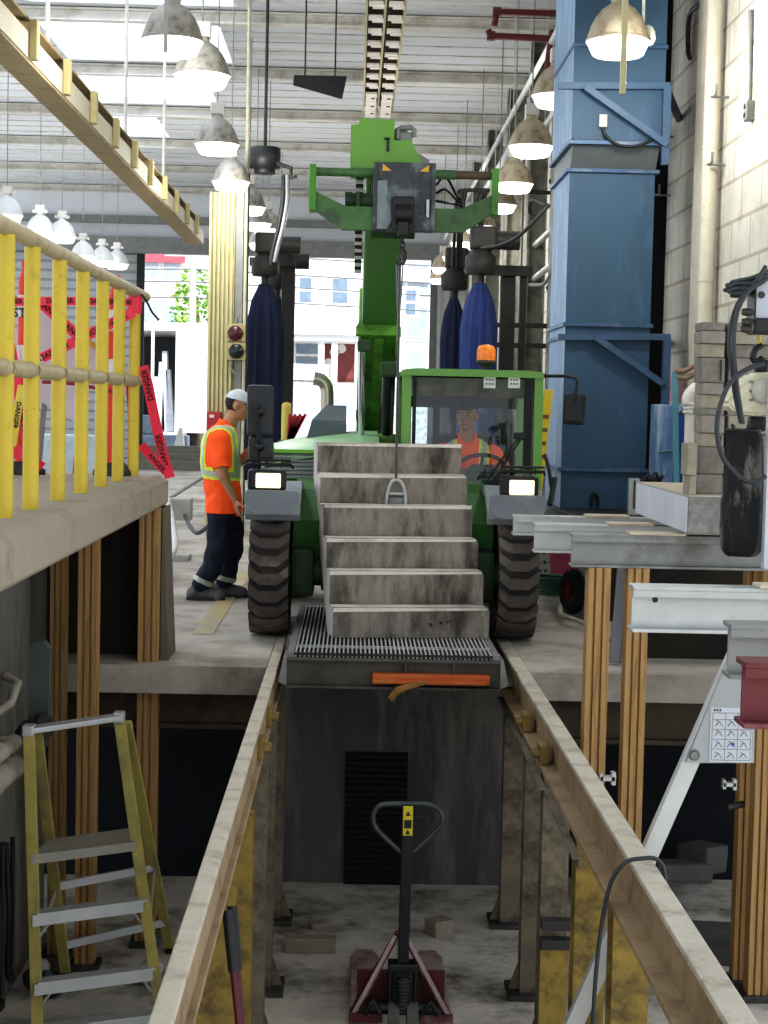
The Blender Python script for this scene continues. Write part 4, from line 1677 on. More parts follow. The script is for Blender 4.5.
mb.build('rear_window', [gl], th)
for px in (489.5, 514):
    p = P(px, 382, KY + .06)
    mb = MB()
    mb.box((p.x, KY + .05, p.z), (.085, .004, .088), b=.0015)
    for r_ in range(2):
        for cc in range(3):
            mb.box((p.x - .022 + cc * .022, KY + .047, p.z + .016 - r_ * .03), (.014, .003, .012), m=1)
    mb.build('load_chart_sticker', [M('sticker_white', '#c9cfca', .5, emis=.12), M('sticker_grey', '#5d6361', .6)], ws)
mb = MB()
wp = P(520, 436, KY + .01)
for dx, e in ((0, (467, 512)), (3, (484, 498))):
    mb.tube([wp + V((dx * .007, 0, 0)), P(500 + dx * 2, 462, KY), P(e[0], e[1], KY - .04)], .008, 6)
mb.box(wp, (.09, .03, .05), b=.01)
mb.build('wiper', [black], ws)
# steering, dashboard, seat
mb = MB()
scn = P(481, 468, 12.62)
tilt = Matrix.Rotation(-.62, 3, 'X')
ringp = [scn + tilt @ V((.175 * math.cos(2 * PI * i / 28), .175 * math.sin(2 * PI * i / 28), 0)) for i in range(28)]
mb.tube(ringp, .015, 8, closed=True)
for i in (3, 12, 21):
    mb.tube([scn, ringp[i]], .012, 6)
mb.cyl(scn, scn + tilt @ V((0, 0, -.03)), .04)
mb.build('steering_wheel', [black], th)
mb = MB()
c_ = P(482, 478, 12.5)
mb.tube([scn, V((scn.x, scn.y - .1, .7))], .04, 10)
mb.prism_y([(x0 + .3, .6), (x1 - .28, .6), (x1 - .26, 1.0), (scn.x + .14, c_.z + .03), (scn.x + .07, c_.z + .1), (scn.x - .08, c_.z + .1), (scn.x - .16, c_.z), (x0 + .3, 1.0)], 12.38, 12.5)
mb.build('dashboard', [M('dash_green_grey', '#3b4943', .7, var=.1)], th)
mb = MB()
sx = .87
mb.box2((sx - .24, 12.85, .66), (sx + .24, 13.35, .78), b=.04)
mb.box2((sx - .23, 13.28, .78), (sx + .23, 13.42, 1.38), b=.05)
mb.box2((sx - .16, 13.0, .58), (sx + .16, 13.3, .66))
mb.build('driver_seat', [M('seat_dark', '#1d2024', .8)], th)
# beacon
p = P(486, 364, 12.6)
mb = MB()
z0 = zr + .012
mb.cyl((p.x, 12.6, z0), (p.x, 12.6, z0 + .05), .03)
mb.lathe([(.03, .04), (.07, .05), (.075, .075), (.06, .08)], (p.x, 12.6, z0), n=20)
bc = mb.build('beacon_base', [steel_dark], th)
mb = MB()
mb.lathe([(.068, .08), (.07, .12), (.068, .16), (.055, .185), (.02, .195), (0.001, .196)], (p.x, 12.6, z0), n=20)
mb.build('beacon_dome', [M('amber_dome', '#d9782a', .25, var=.25, scale=40, emis=.35)], bc)
# mirrors
mb = MB()
ra = [P(543, 376, KY + .1), P(566, 376, KY), P(576, 378, KY - .02), P(577, 383, KY - .03), P(574, 403, KY - .03)]
mb.tube(ra, .012, 8)
mi = mb.build('mirror_arm', [black], th)
mb = MB()
mb.box(P(574.5, 409, KY), (.155, .07, .225), Matrix.Rotation(.04, 3, 'Y'), b=.035)
mb.build('mirror_head', [M('mirror_black', '#1f2022', .5)], mi)
mb = MB()
mp = [P(259, 468, 11.35), P(258.5, 440, 11.3), P(257, 412, 11.28), P(256, 402, 11.28)]
mb.tube(mp, .014, 8)
ml = mb.build('mirror_pole', [black], th)
for (xa, xb, ya, yb, tl) in ((246.5, 274, 385, 436, .03), (248, 274, 437.5, 461, .02)):
    a, b = P(xa, yb, 11.36), P(xb, ya, 11.36)
    mb = MB()
    mb.box((a + b) / 2, (b.x - a.x, .08, b.z - a.z), b=.03)
    mb.build('mirror_head', [M('mirror_dark_grey', '#34383c', .6, var=.1)], ml)
for py in (412, 447):
    mb = MB()
    q = P(259.5, py, 11.31)
    mb.lathe([(.035, -.03), (.03, .02), (.012, .04)], q, (0, -1, 0), 14)
    mb.bar(q + V((-.05, -.02, 0)), q + V((.03, -.02, 0)), .014, .014)
    mb.build('mirror_clamp', [black], ml)
# black hydraulic hoses beside the steps
for k in range(4):
    mb = MB()
    a = P(497 - k * 5, 508, 12.0 - k * .05)
    b = P(478 + k * 4, 560, 11.7)
    mb.tube(bez([P(505 - k * 3, 500, 12.0), a + V((-.02, 0, .02)), P(481 + k * 3, 520, 11.8), b, P(486, 600, 11.9)], 6), .02, 8)
    mb.build('hydraulic_hose', [black], th)
mb = MB()
mb.cyl(P(555, 478, 12.1), P(550, 505, 12.0), .02)
mb.tube(bez([P(545, 455, 12.3), P(549, 470, 12.2), P(553, 500, 12.1)], 5), .014, 8)
mb.build('side_hose', [black], th)
# ------------------------------------------------------------------ blue duct tower
DY = 13.6
dx = lambda px: P(px, 300, DY).x
dz = lambda py: P(605, py, DY).z
X0, X1 = dx(566), dx(651)
du = thing('blue_duct', ((X0 + X1) / 2, DY + .5, RP), 'tall square blue painted steel duct tower by the right wall', 'duct')


def duct_sec(za, zb, y0, grow=0., nm='duct_section', mats=None):
    mb = MB()
    mb.box2((X0 - grow, y0, za), (X1 + grow, DY + 1.1, zb))
    for f in mb.f:
        pass
    o = mb.build(nm, mats or [blue_duct, blue_side], du)
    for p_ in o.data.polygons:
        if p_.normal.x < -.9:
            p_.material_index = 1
    return o


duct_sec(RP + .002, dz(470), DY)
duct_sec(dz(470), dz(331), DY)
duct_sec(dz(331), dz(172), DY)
za, zb = dz(172), dz(144)
mb = MB()
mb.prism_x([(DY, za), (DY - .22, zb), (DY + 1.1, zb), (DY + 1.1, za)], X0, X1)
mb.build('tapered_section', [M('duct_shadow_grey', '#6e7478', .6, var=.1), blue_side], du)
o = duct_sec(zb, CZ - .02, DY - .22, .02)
for py, yy, gr_ in ((470, DY, .03), (337, DY, .02), (325, DY, .02), (171, DY, .03), (143, DY - .22, .04), (46, DY - .22, .03)):
    mb = MB()
    z = P(605, py, yy).z
    mb.box2((X0 - gr_, yy - .03, z - .014), (X1 + gr_, DY + 1.12, z + .014))
    mb.build('flange', [M('duct_flange', '#3a5a7c', .5, .2, var=.2, dirt='#7a7f84', dirt_amt=.3)], du)
for pa, pb, pc, pd, ybk in ((86, 165, (585, 87), (667, 145), DY - .28), (337, 405, (595, 337), (663, 384), DY - .05)):
    mb = MB()
    a, b = P(558, pa, ybk), P(670, pa, ybk)
    mb.bar(a, b, .05, .05)
    c = P(667, pa, ybk)
    mb.bar(c, P(665, pb, ybk), .06, .06, up=V((0, 1, 0)))
    mb.bar(P(pc[0], pc[1], ybk - .03), P(pd[0], pd[1], ybk - .03), .05, .06, up=V((0, 1, 0)))
    mb.bar(P(665, pa, ybk), P(665, pa, ybk) + V((WX - P(665, pa, ybk).x, 1.5, 0)), .05, .05)
    mb.build('bracket', [M('bracket_blue', '#3a5672', .5)], du)
p = P(603, 121, DY - .25)
mb = MB()
mb.box(p, (.065, .05, .1), b=.01)
bx = mb.build('switch_box', [M('pale_grey_box', '#b9bdb8', .5)], du)
mb = MB()
mb.tube(bez([p + V((0, 0, -.05)), P(606, 136, DY - .26), P(618, 145, DY - .26), P(636, 146, DY - .26), P(652, 140, DY - .26)], 6), .012, 8)
mb.build('cable', [black], bx)
mb = MB()
q = P(594, 500, DY - .02)
mb.tube(bez([q + V((-.02, 0, -.06)), q + V((-.02, 0, .02)), q + V((0, 0, .05)), q + V((.03, 0, .02)), q + V((.03, 0, -.06))], 4), .012, 8)
mb.build('lifting_eye', [black], du)

# right wall fittings
pw = M('white_pipe_paint', '#c9c2b1', .6, var=.08, dirt='#a3977f', dirt_amt=.2)
mb = MB()
pX = WX - .09
a = PXX(709, 200, pX)
mb.tube([(pX, a.y, 1.2), (pX, a.y, 5.1), (pX, a.y + .03, 5.25), (pX - .04, a.y + .15, 5.35), (pX - .1, a.y + .5, 5.42)], .062, 16)
mb.lathe([(.062, -.03), (.075, -.02), (.075, .02), (.062, .03)], (pX, a.y, 4.95), n=16)
for z in (3.6, 2.6):
    mb.lathe([(.067, -.012), (.067, .012)], (pX, a.y, z), n=16)
tag(mb.build('white_pipe', [pw], origin=a), 'thick cream painted vertical pipe on the block wall', 'pipe')
mb = MB()
mb.tube([PXX(751, 10, WX - .02), PXX(749, 108, WX - .02)], .016, 8)
q = PXX(749, 111, WX - .03)
mb2 = thing('wall_outlet', q, 'grey electrical outlet box with conduit high on the block wall', 'outlet')
mb.build('conduit', [steel_grey], mb2)
mb = MB()
mb.box(q, (.06, .1, .14), b=.01)
mb.build('outlet_box', [steel_grey], mb2)
mb = MB()
for z in (-.03, .03):
    mb.box(q + V((-.034, 0, z)), (.006, .035, .03))
mb.build('sockets', [black], mb2)
for i, (px, py) in enumerate(((732, 95), (728, 163), (675, 135), (673, 194))):
    q = PXX(px, py, WX)
    mb = MB()
    mb.tube([q + V((0, .1, 0)), q + V((-.12, .1, 0)), q + V((-.12, 0, 0)), q + V((-.12, 0, .08))], .01, 6)
    mb.tube([q + V((0, .1, -.0)), q + V((-.14, .1, 0))], .01, 6)
    tag(mb.build('wall_hook', [steel_grey], origin=q), 'small steel hook on the block wall, ' + ['upper one right of the cream pipe', 'lower one right of the cream pipe', 'upper one left of the cream pipe', 'lower one left of the cream pipe'][i],
        'hook', 'hooks on the block wall')
mb = MB()
mb.tube(bez([PXX(705, 3, WX - .05), PXX(690, 14, WX - .04), PXX(688, 50, WX - .03), PXX(690, 58, WX - .03)], 6), .02, 8)
tag(mb.build('wall_cable', [steel_dark], origin=PXX(690, 20, WX)), 'thin dark cable curling down beside the cream pipe top', 'cable')

# blue machine, blue drum, teal pipe behind the slab
mz = RP
a, b = P(656, 480, 12.35), P(680, 404, 12.35)
mb = MB()
mm = thing('blue_cabinet', (a.x + .1, 12.5, mz), 'scuffed pale blue machine cabinet below the block wall behind the slab', 'machine cabinet')
yb0 = 13.2
a, b = P(656, 480, yb0), P(695, 405, yb0)
mb.box2((a.x, yb0, mz + .002), (min(b.x, WX - .02), yb0 + .35, b.z), b=.015)
mb.build('cabinet_body', [M('scuffed_blue', '#6d8fb8', .6, var=.15, dirt='#b6c3d2', dirt_amt=.42, dirt_scale=3, stretch=(3, 1, .7))], mm)
mb = MB()
mb.tube([P(658, 452, yb0 - .02), P(682, 450, yb0 - .02)], .012, 8)
mb.tube([P(660, 480, yb0 - .02), P(661, 452, yb0 - .02)], .01, 8)
mb.tube([P(664, 478, yb0 - .02), P(676, 452, yb0 - .02)], .006, 6)
mb.build('front_pipework', [M('teal_pipe', '#5b8a94', .5)], mm)
mb = MB()
q = P(686, 450, 12.9)
zt = P(686, 415, 12.9).z
mb.lathe([(.075, mz + .14), (.078, mz + .16), (.078, zt - .02), (.074, zt)], (q.x, 13.0, 0), n=24)
mb.lathe([(.05, mz + .0), (.05, mz + .14)], (q.x, 13.0, 0), n=16)
bdm = thing('blue_drum', (q.x, 13.0, mz), 'slim saturated blue upright drum between the cabinet and block stack', 'drum')
mb.build('drum_body', [M('drum_blue', '#2d4f9a', .5, var=.08)], bdm)
mb = MB()
mb.lathe([(.05, zt), (.055, zt + .02), (.03, zt + .03), (.001, zt + .031)], (q.x, 13.0, 0), n=16)
mb.build('drum_cap', [black], bdm)
tp = thing('teal_pipe', P(677, 400, 12.7), 'teal hand pipe with a rusty bracket standing against the pink wall band', 'pipe')
mb = MB()
mb.bar(V((P(677, 424, 12.85).x + .02, 12.85, RP + .001)), P(675, 372, 12.85), .045, .03, up=V((0, 1, 0)), b=.006)
mb.build('upright', [M('teal_paint', '#5d94a6', .5, var=.1)], tp)
mb = MB()
mb.tube(bez([P(675, 371, 12.85), P(684, 371, 12.83), P(694, 366, 12.83), P(697, 366, 12.83)], 5), .02, 8)
mb.tube(bez([P(677, 377, 12.85), P(686, 378, 12.83), P(694, 374, 12.83)], 5), .02, 8)
mb.build('bracket', [M('rusty_bracket', '#8d7464', .7, var=.25)], tp)
el = P(691, 405, 12.75)
mb = MB()
mb.tube(bez([V((P(692, 414, 12.7).x, 12.7, RP)), P(692, 414, 12.7), P(689, 404, 12.7), P(690, 396, 12.7), P(697, 389, 12.7), P(703, 388, 12.7)], 5), .055, 14)
for k in range(3):
    mb.lathe([(.055, -.012), (.062, 0), (.055, .012)], P(690.5, 412 - k * 4, 12.7), n=14)
tag(mb.build('white_elbow_pipe', [white_paint], origin=el), 'ribbed white elbow pipe above the blue drum', 'pipe')
mb = MB()
q = P(632, 480, 12.9)
mb.box2((q.x - .02, 12.9, RP + .001), (q.x + .06, 12.98, P(0, 465, 12.9).z), b=.004)
mb.box2((q.x + .015, 12.885, RP + .05), (q.x + .025, 12.9, P(0, 467, 12.9).z), m=1)
tag(mb.build('slotted_strut', [galv, black], origin=q), 'short galvanised slotted strut standing in front of the blue duct foot', 'strut')
mb = MB()
q = P(648, 482, 12.7)
for k in range(4):
    a = P(640 + k * 4, 481 - k, 12.7)
    mb.tube(bez([a, a + V((.03, 0, .04 * (k % 2))), a + V((.06, .02, -.03)), a + V((.08, 0, .02))], 4), .012, 6)
tag(mb.build('cable_scrap', [black], origin=q), 'small tangle of black cable behind the white slab edge', 'cable')

# ------------------------------------------------------------------ white pole, aluminium brace, hoist
HYP = 6.6
gn = thing('aluminium_gantry', (1.6, HYP, ZB), 'aluminium lifting gantry with a white upright and a slanting brace with pictogram sheet', 'gantry')
q0, q1 = P(765.5, 576, HYP), P(765.5, 232, HYP)
mb = MB()
mb.box2((q0.x - .014, HYP - .02, ZB + .04), (q0.x + .04, HYP + .03, q1.z + .3), b=.006)
mb.build('upright', [M('white_pole', '#cfd3d6', .45, .2, var=.04)], gn)
mb = MB()
bt = P(560, 1045, HYP)
a, b = P(735, 650, HYP), P(572, 1020, HYP)
d = (b - a).normalized()
a2 = a - d * .16
b2 = a + d * ((a.z - PITZ - .02) / -d.z)
mb.bar(a2 + V((.02, .02, 0)), b2 + V((.02, .02, 0)), .07, .05, up=V((0, 1, 0)), b=.006)
br = mb.build('brace', [alu], gn)
mb = MB()
mb.box((b2.x + .02, HYP + .02, PITZ + .012), (.16, .12, .024), b=.004)
mb.build('foot_plate', [steel_grey], br)
pl0 = HYP - .03
poly = [P(686, 763, pl0), P(754, 763, pl0), P(757, 640, pl0), P(741, 628, pl0)]
mb = MB()
mb.prism_y([(q.x, q.z) for q in poly], pl0, pl0 + .025)
gp = mb.build('gusset_plate', [M('grey_plate', '#a6a9aa', .5, .2, var=.05)], br)
mb = MB()
p = P(694, 755, pl0)
mb.cyl(p, p + V((0, -.012, 0)), .016, n=6)
mb.lathe([(.024, 0), (.024, -.003)], p, (0, -1, 0), 14)
mb.build('bolt', [steel_grey], gp)
sh = pl0 - .004
A, B = P(709, 762, sh), P(753, 708, sh)
mb = MB()
mb.box2((A.x, sh, A.z), (B.x, sh + .003, B.z))
ps = mb.build('pictogram_sheet', [M('sheet_white', '#c9ced4', .5, var=.02)], gp)
mb = MB()
W_, H_ = B.x - A.x, B.z - A.z


def sp(u, v):
    return V((A.x + W_ * u, sh - .0015, A.z + H_ * v))


for v in (.04, .24, .42, .6, .78, .9):
    mb.bar(sp(.05, v), sp(.97, v), .0008, .0012)
for u in (.05, .36, .66, .97):
    mb.bar(sp(u, .04), sp(u, .9), .0012, .0008, up=V((0, 1, 0)))
for k in range(3):
    mb.bar(sp(.07 + k * .07, .95), sp(.11 + k * .07, .95), .003, .008)
for (u, v) in ((.12, .66), (.42, .66), (.72, .66), (.12, .48), (.42, .48), (.72, .48), (.12, .28), (.42, .28), (.72, .28), (.12, .08), (.42, .08), (.72, .08)):
    mb.bar(sp(u, v), sp(u + .09, v + .09), .002, .002)
    mb.bar(sp(u + .09, v + .09), sp(u + .17, v), .002, .002)
    mb.bar(sp(u + .02, v + .1), sp(u + .06, v + .1), .002, .002)
mb.build('pictogram_print', [M('print_dark_grey', '#4a5058', .6)], ps)
mb = MB()
mb.lathe([(.008, 0), (.008, -.002)], sp(.55, .33), (0, -1, 0), 12)
mb.build('blue_mark', [M('print_blue', '#3f7fb5', .5)], ps)

hs = thing('chain_hoist', P(748, 395, 6.75), 'cream electric chain hoist hanging beside the white pole', 'hoist')
HY2 = 6.75
mb = MB()
poly = [P(723, 404, HY2), P(724, 396, HY2), P(738, 383, HY2), P(752, 373, HY2), P(768, 372, HY2), P(768, 413, HY2), P(752, 416, HY2), P(730, 413, HY2)]
mb.prism_y([(q.x, q.z) for q in poly], HY2 - .09, HY2 + .09)
ob = mb.build('hoist_body', [M('hoist_cream', '#d3cdb4', .5, var=.06, dirt='#aaa286', dirt_amt=.25)], hs)
bm = bmesh.new()
bm.from_mesh(ob.data)
bmesh.ops.bevel(bm, geom=list(bm.edges), offset=.012, segments=2, affect='EDGES')
bm.to_mesh(ob.data)
bm.free()
mb = MB()
q = P(764, 391, HY2 - .09)
mb.lathe([(.05, 0), (.052, .012), (.04, .022), (.02, .024), (.001, .024)], q, (0, -1, 0), 22)
mb.build('motor_cap', [M('hoist_grey', '#b4b3a6', .5)], ob)
mb = MB()
for zz in (382, 391, 400):
    a = P(752, zz, HY2 - .092)
    mb.bar(a + V((-.01, 0, 0)), a + V((.006, 0, 0)), .004, .01)
mb.build('hoist_markings', [M('faded_marking', '#77756a', .6)], ob)
mb = MB()
mb.tube(bez([P(762, 345, HY2), P(756, 349, HY2), P(753, 357, HY2), P(757, 362, HY2), P(763, 358, HY2)], 5), .014, 8)
mb.box(P(762, 366, HY2), (.06, .05, .05), b=.012)
mb.box(P(757, 424, HY2), (.07, .06, .06), b=.015)
mb.tube([P(752, 418, HY2), P(748, 432, HY2)], .012, 8)
mb.build('hook_block', [black], hs)
mb = MB()
mb.tube([P(759, 322, HY2), P(759, 348, HY2)], .008, 8)
mb.build('suspension_strap', [M('dull_yellow_strap', '#c5b94e', .6)], hs)
# chain bag
cb_ = thing('chain_bag', P(741, 490, 6.7), 'long black dusty chain bag hanging under the hoist', 'chain bag')
mb = MB()
prof = []
c0 = P(742, 430, 6.7)
rings = []
N_ = 28
for i, (py, xa, xb) in enumerate(((430, 727, 760), (436, 727.5, 762), (470, 726, 763), (505, 722, 764), (535, 720, 763), (550, 721, 761), (556, 726, 756))):
    a, b = P(xa, py, 6.7), P(xb, py, 6.7)
    rings.append(((a + b) / 2, (b.x - a.x) / 2))
vs, fs = [], []
for i, (c, r_) in enumerate(rings):
    for j in range(N_):
        th_ = 2 * PI * j / N_
        rr = r_ * (1 + .07 * math.sin(5 * th_ + i * .25) + .04 * math.sin(9 * th_ + i))
        vs.append(c + V((rr * math.cos(th_), rr * .75 * math.sin(th_), 0)))
for i in range(len(rings) - 1):
    for j in range(N_):
        fs.append([i * N_ + j, i * N_ + (j + 1) % N_, (i + 1) * N_ + (j + 1) % N_, (i + 1) * N_ + j])
fs.append([(len(rings) - 1) * N_ + j for j in range(N_)])
mb.add(vs, fs, 0, True)
mb.build('bag_body', [M('black_dusty_fabric', '#1b1b1c', .85, var=.3, scale=9, dirt='#8a877e', dirt_amt=.3, dirt_scale=3, stretch=(4, 4, 1.3))], cb_)
mb = MB()
mb.tube([rings[0][0] + V((rings[0][1] * math.cos(t), rings[0][1] * .75 * math.sin(t), 0)) for t in [2 * PI * i / 24 for i in range(24)]], .006, 6, closed=True)
mb.tube(bez([P(734, 430, 6.64), P(733, 426, 6.64), P(731, 425, 6.64)], 3), .008, 6)
mb.build('bag_rim', [steel_dark], cb_)
# bracket head and cables
bh = thing('trolley_head', P(760, 300, HYP), 'grey bolted trolley head at the top of the white pole', 'trolley head')
mb = MB()
poly = [P(752, 288, HYP), P(768, 270, HYP), P(768, 318, HYP), P(752, 324, HYP)]
mb.prism_y([(q.x, q.z) for q in poly], HYP - .06, HYP - .045)
mb.build('side_plate', [M('pale_plate', '#aeb2ba', .5, .2)], bh)
mb = MB()
a, b = P(750, 334, HYP), P(768, 319, HYP)
mb.box2((a.x, HYP - .08, a.z), (b.x + .05, HYP + .08, b.z), b=.01)
a, b = P(750, 322, HYP), P(753, 287, HYP)
mb.box2((a.x, HYP - .065, a.z), (b.x, HYP + .06, b.z))
mb.build('black_bracket', [black], bh)
mb = MB()
for px, py in ((747, 312), (747, 322), (746, 329), (761, 295)):
    q = P(px, py, HYP - .05)
    mb = MB()
    mb.lathe([(.012, -.02), (.016, 0), (.012, .02)], q, (1, 0, 0) if px < 750 else (0, -1, 0), 8)
    mb.build('bolt', [steel_dark], bh)
bun = thing('cable_bundle', P(745, 283, HYP - .1), 'tied bundle of dark coiled cable on top of the trolley head', 'cable')
rng = random.Random(5)
bun_mb = MB()
for k in range(12):
    y = HYP - .12 + .05 * (k % 4)
    z0 = 279 + k * 1.3
    ex_ = 724 + rng.uniform(0, 8) + (3 if k < 3 else 0)
    bun_mb.tube(bez([P(768, 270 + k * 1.0, y), P(752, z0 - 2, y), P(738, z0 + rng.uniform(-2, 2), y), P(ex_, z0 + rng.uniform(1, 3), y), P(ex_ + 1, z0 + 3, y + .02), P(740, z0 + 2.5, y + .03), P(760, 276 + k, y + .03)], 5), .006, 6)
bun_mb.build('cable_coil', [M('dark_cable', '#3d4145', .6)], bun)
for k, (pts, lab) in enumerate((([(766, 266), (755, 283), (740, 300), (732, 320), (729, 345), (732, 370), (735, 395), (741, 423)], 'long black cable arching from the bundle down past the hoist'),
                                ([(764, 281), (750, 290), (740, 305), (735, 325), (734, 350), (737, 385), (741, 412), (743, 424)], 'second black cable running parallel beside the arched one'),
                                ([(765, 364), (752, 367), (738, 375), (727, 388), (719, 410), (717, 432), (722, 455), (732, 470), (746, 481), (757, 481), (766, 476)], 'black cable drooping in a loop across the chain bag'))):
    pts = [P(x, y, HYP - .16 - .02 * k) for x, y in pts]
    mb = MB()
    mb.tube(bez(pts, 6), .0085 if k < 2 else .0095, 8)
    tag(mb.build('black_cable', [M('grey_black_cable', '#33363a', .55)], origin=pts[3]), lab, 'cable', 'black cables by the hoist')
# black cable over the right rail
mb = MB()
mb.tube(bez([(.885, 5.9, -1.5), (.885, 5.88, -.9), (.89, 5.86, -.4), (.92, 5.85, -.1), (.97, 5.85, .01), (1.04, 5.85, .034), (1.1, 5.87, .022), (1.13, 5.9, -.05), (1.135, 5.95, -.25), (1.13, 6.0, -.5)], 6), .008, 8)
tag(mb.build('draped_cable', [M('grey_black_cable', '#33363a')], origin=P(640, 860, 6.2)), 'thin dark cable draped in an arch over the right rail', 'cable')

# ------------------------------------------------------------------ floor clutter on the far deck, right
wy = 13.3
ctx = P(571, 590, wy)
ca = thing('wheeled_cart', (ctx.x + .2, wy, 0), 'dark two wheeled cart with a black tyre and maroon rim behind the orange posts', 'cart')
mb = MB()
axis = V((1, .35, 0)).normalized()
c = V((ctx.x, wy - .1, .175))
mb.lathe([(.1, -.035), (.15, -.045), (.17, -.03), (.175, 0), (.17, .03), (.15, .045), (.1, .035)], c, axis, 28, cap=False)
tw = mb.build('tyre', [rubber], ca)
mb = MB()
mb.lathe([(.105, -.03), (.1, -.02), (.04, .0), (.001, -.01)], c, axis, 20, cap=False)
mb.lathe([(.03, -.04), (.028, .02)], c, axis, 12)
mb.build('rim', [maroon], tw)
mb = MB()
mb.box2((ctx.x + .12, wy - .05, .14), (ctx.x + .62, wy + .4, .33), b=.03)
mb.box2((ctx.x + .1, wy - .1, .1), (ctx.x + .62, wy - .05, .16), b=.01)
mb.build('cart_body', [M('cart_dark', '#14171c', .6)], ca)
mb = MB()
mb.cyl(c, c + axis * .4, .016)
mb.build('axle', [steel_dark], ca)
mb = MB()
mb.tube(bez([P(560, 606, 12.9), P(561, 614, 12.6), P(570, 618, 12.4), P(583, 623, 12.2), P(592, 630, 11.95), P(612, 640, 11.6)], 6), .018, 8)
for v in mb.v:
    v.z = max(v.z, .005) if v.z > .03 else v.z
tag(mb.build('floor_hose', [M('cream_hose', '#b0ab98', .6)], origin=P(570, 618, 12.4)), 'cream hose curving over the deck in front of the cart wheel', 'hose')
gc = MB()
for k in range(5):
    q = P(549, 587, 14.6)
    gc.tube([V((1.72 + .16 * math.cos(t) * (1 + .05 * k), 14.6 + .2 * math.sin(t), .02 + .03 * k)) for t in [2 * PI * i / 20 for i in range(20)]], .016, 6, closed=True)
tag(gc.build('green_hose_coil', [M('hose_green_grey', '#5a7a6c', .6)], origin=(1.72, 14.6, 0)), 'coiled grey green hose on the deck behind the right tyre', 'hose')
q = PZ(551, 590, 0)
bxx = thing('packing_box', (1.85, 15.4, 0), 'white and pink perforated box behind the right tyre', 'box')
mb = MB()
mb.box2((1.6, 15.4, 0), (2.1, 15.7, .38), b=.01)
mb.build('box_body', [M('box_white', '#c3c4c1', .7)], bxx)
mb = MB()
mb.prism_y([(1.82, .0), (2.1, .0), (2.1, .1), (1.9, .38), (1.8, .38)], 15.39, 15.399)
mb.build('pink_panel', [M('box_pink', '#c9607c', .7)], bxx)
mb = MB()
for r_ in range(3):
    for k in range(4):
        mb.lathe([(.016, 0), (.016, -.004)], V((1.64 + k * .055 + r_ * .01, 15.4, .28 - r_ * .08)), (0, -1, 0), 8)
mb.build('holes', [black], bxx)
# galvanised struts leaning
for k, (xa, ya, xb, yb, lab) in enumerate(((615, 664, 624, 560, 'galvanised channel leaning upright between two orange posts'), (622, 660, 634, 560, 'second galvanised channel leaning just behind the first'))):
    a = PZ(xa, ya, .002)
    b = P(xb, yb, a.y + .12)
    mb = MB()
    mb.bar(a + V((0, 0, .01)), b, .075, .03, up=V((0, 1, 0)), b=.004)
    mb.bar(a + V((-.035, -.02, .01)), b + V((-.035, -.02, 0)), .008, .03, up=V((0, 1, 0)))
    mb.bar(a + V((.035, -.02, .01)), b + V((.035, -.02, 0)), .008, .03, up=V((0, 1, 0)))
    tag(mb.build('steel_channel', [M('dull_galvanised', '#85878a', .5, .35, var=.12)], origin=a), lab, 'steel channel', 'channels leaning by the orange posts')
# yellow ladder end leaning at the duct
yl = thing('yellow_ladder', (1.4, 13.3, 0), 'yellow fibreglass ladder leaning upright between the cab and the blue duct', 'ladder')
for dx_ in (0, .18):
    a, b = V((1.36 + dx_ * .2, 13.25 + dx_ * 2, .0)), P(548, 390, 13.4) + V((dx_ * .2, dx_ * 2 - .05, 0))
    mb = MB()
    mb.bar(a, b, .07, .035, up=V((0, 1, 0)), b=.005)
    mb.build('side_rail', [M('ladder_yellow', '#d9c02c', .5, var=.05)], yl)
    if dx_ == 0:
        for t in (.7, .76, .82, .88):
            mb = MB()
            q = along(a, b, t)
            mb.box(q + V((-.002, -.02, 0)), (.045, .004, .03), m=0)
            mb.build('warning_sticker', [M('sticker_brown', '#6b5a2a', .6)], yl)
for t in (.15, .32, .49, .66, .83):
    a = along(V((1.36, 13.25, 0)), P(548, 390, 13.4) + V((0, -.05, 0)), t)
    mb = MB()
    mb.cyl(a, a + V((.036, .36, 0)), .016)
    mb.build('rung', [alu], yl)

# ------------------------------------------------------------------ lamps
LZ = 4.21


def lamp(pt, shell, label, group, fancy=False):
    x, y, z = pt
    t = thing('high_bay_lamp', pt, label, 'lamp', group)
    mb = MB()
    prof = [(.228, .045), (.226, .06), (.2, .14), (.165, .21), (.12, .265), (.07, .3), (.05, .31)]
    mb.lathe(prof, pt, n=28, cap=False)
    mb.lathe([(.235, .03), (.235, .05), (.228, .055)], pt, n=28, cap=False)
    mb.lathe([(.06, .3), (.06, .33), (.05, .34)], pt, n=16)
    mb.build('lamp_shade', [shell], t)
    mb = MB()
    mb.lathe([(.232, .045), (.185, -.055), (.17, -.065), (.001, -.068)], pt, n=28, cap=False)
    mb.build('lamp_lens', [lens_m], t)
    mb = MB()
    mb.box((x, y, z + .4), (.14, .12, .12), b=.012)
    if fancy:
        for e in (-1, 1):
            mb.box((x + e * .09, y, z + .36), (.06, .06, .05), b=.015)
    for e in (-.04, .04):
        mb.cyl((x + e, y, z + .33), (x + e, y, z + .37), .012, n=6)
    mb.build('ballast_box', [shell if fancy is None else M('ballast_white', '#c9c7c0', .6, var=.06)], t)
    mb = MB()
    mb.cyl((x, y, z + .46), (x, y, CZ - .02), .007, n=6)
    mb.build('stem', [steel_grey], t)
    return t


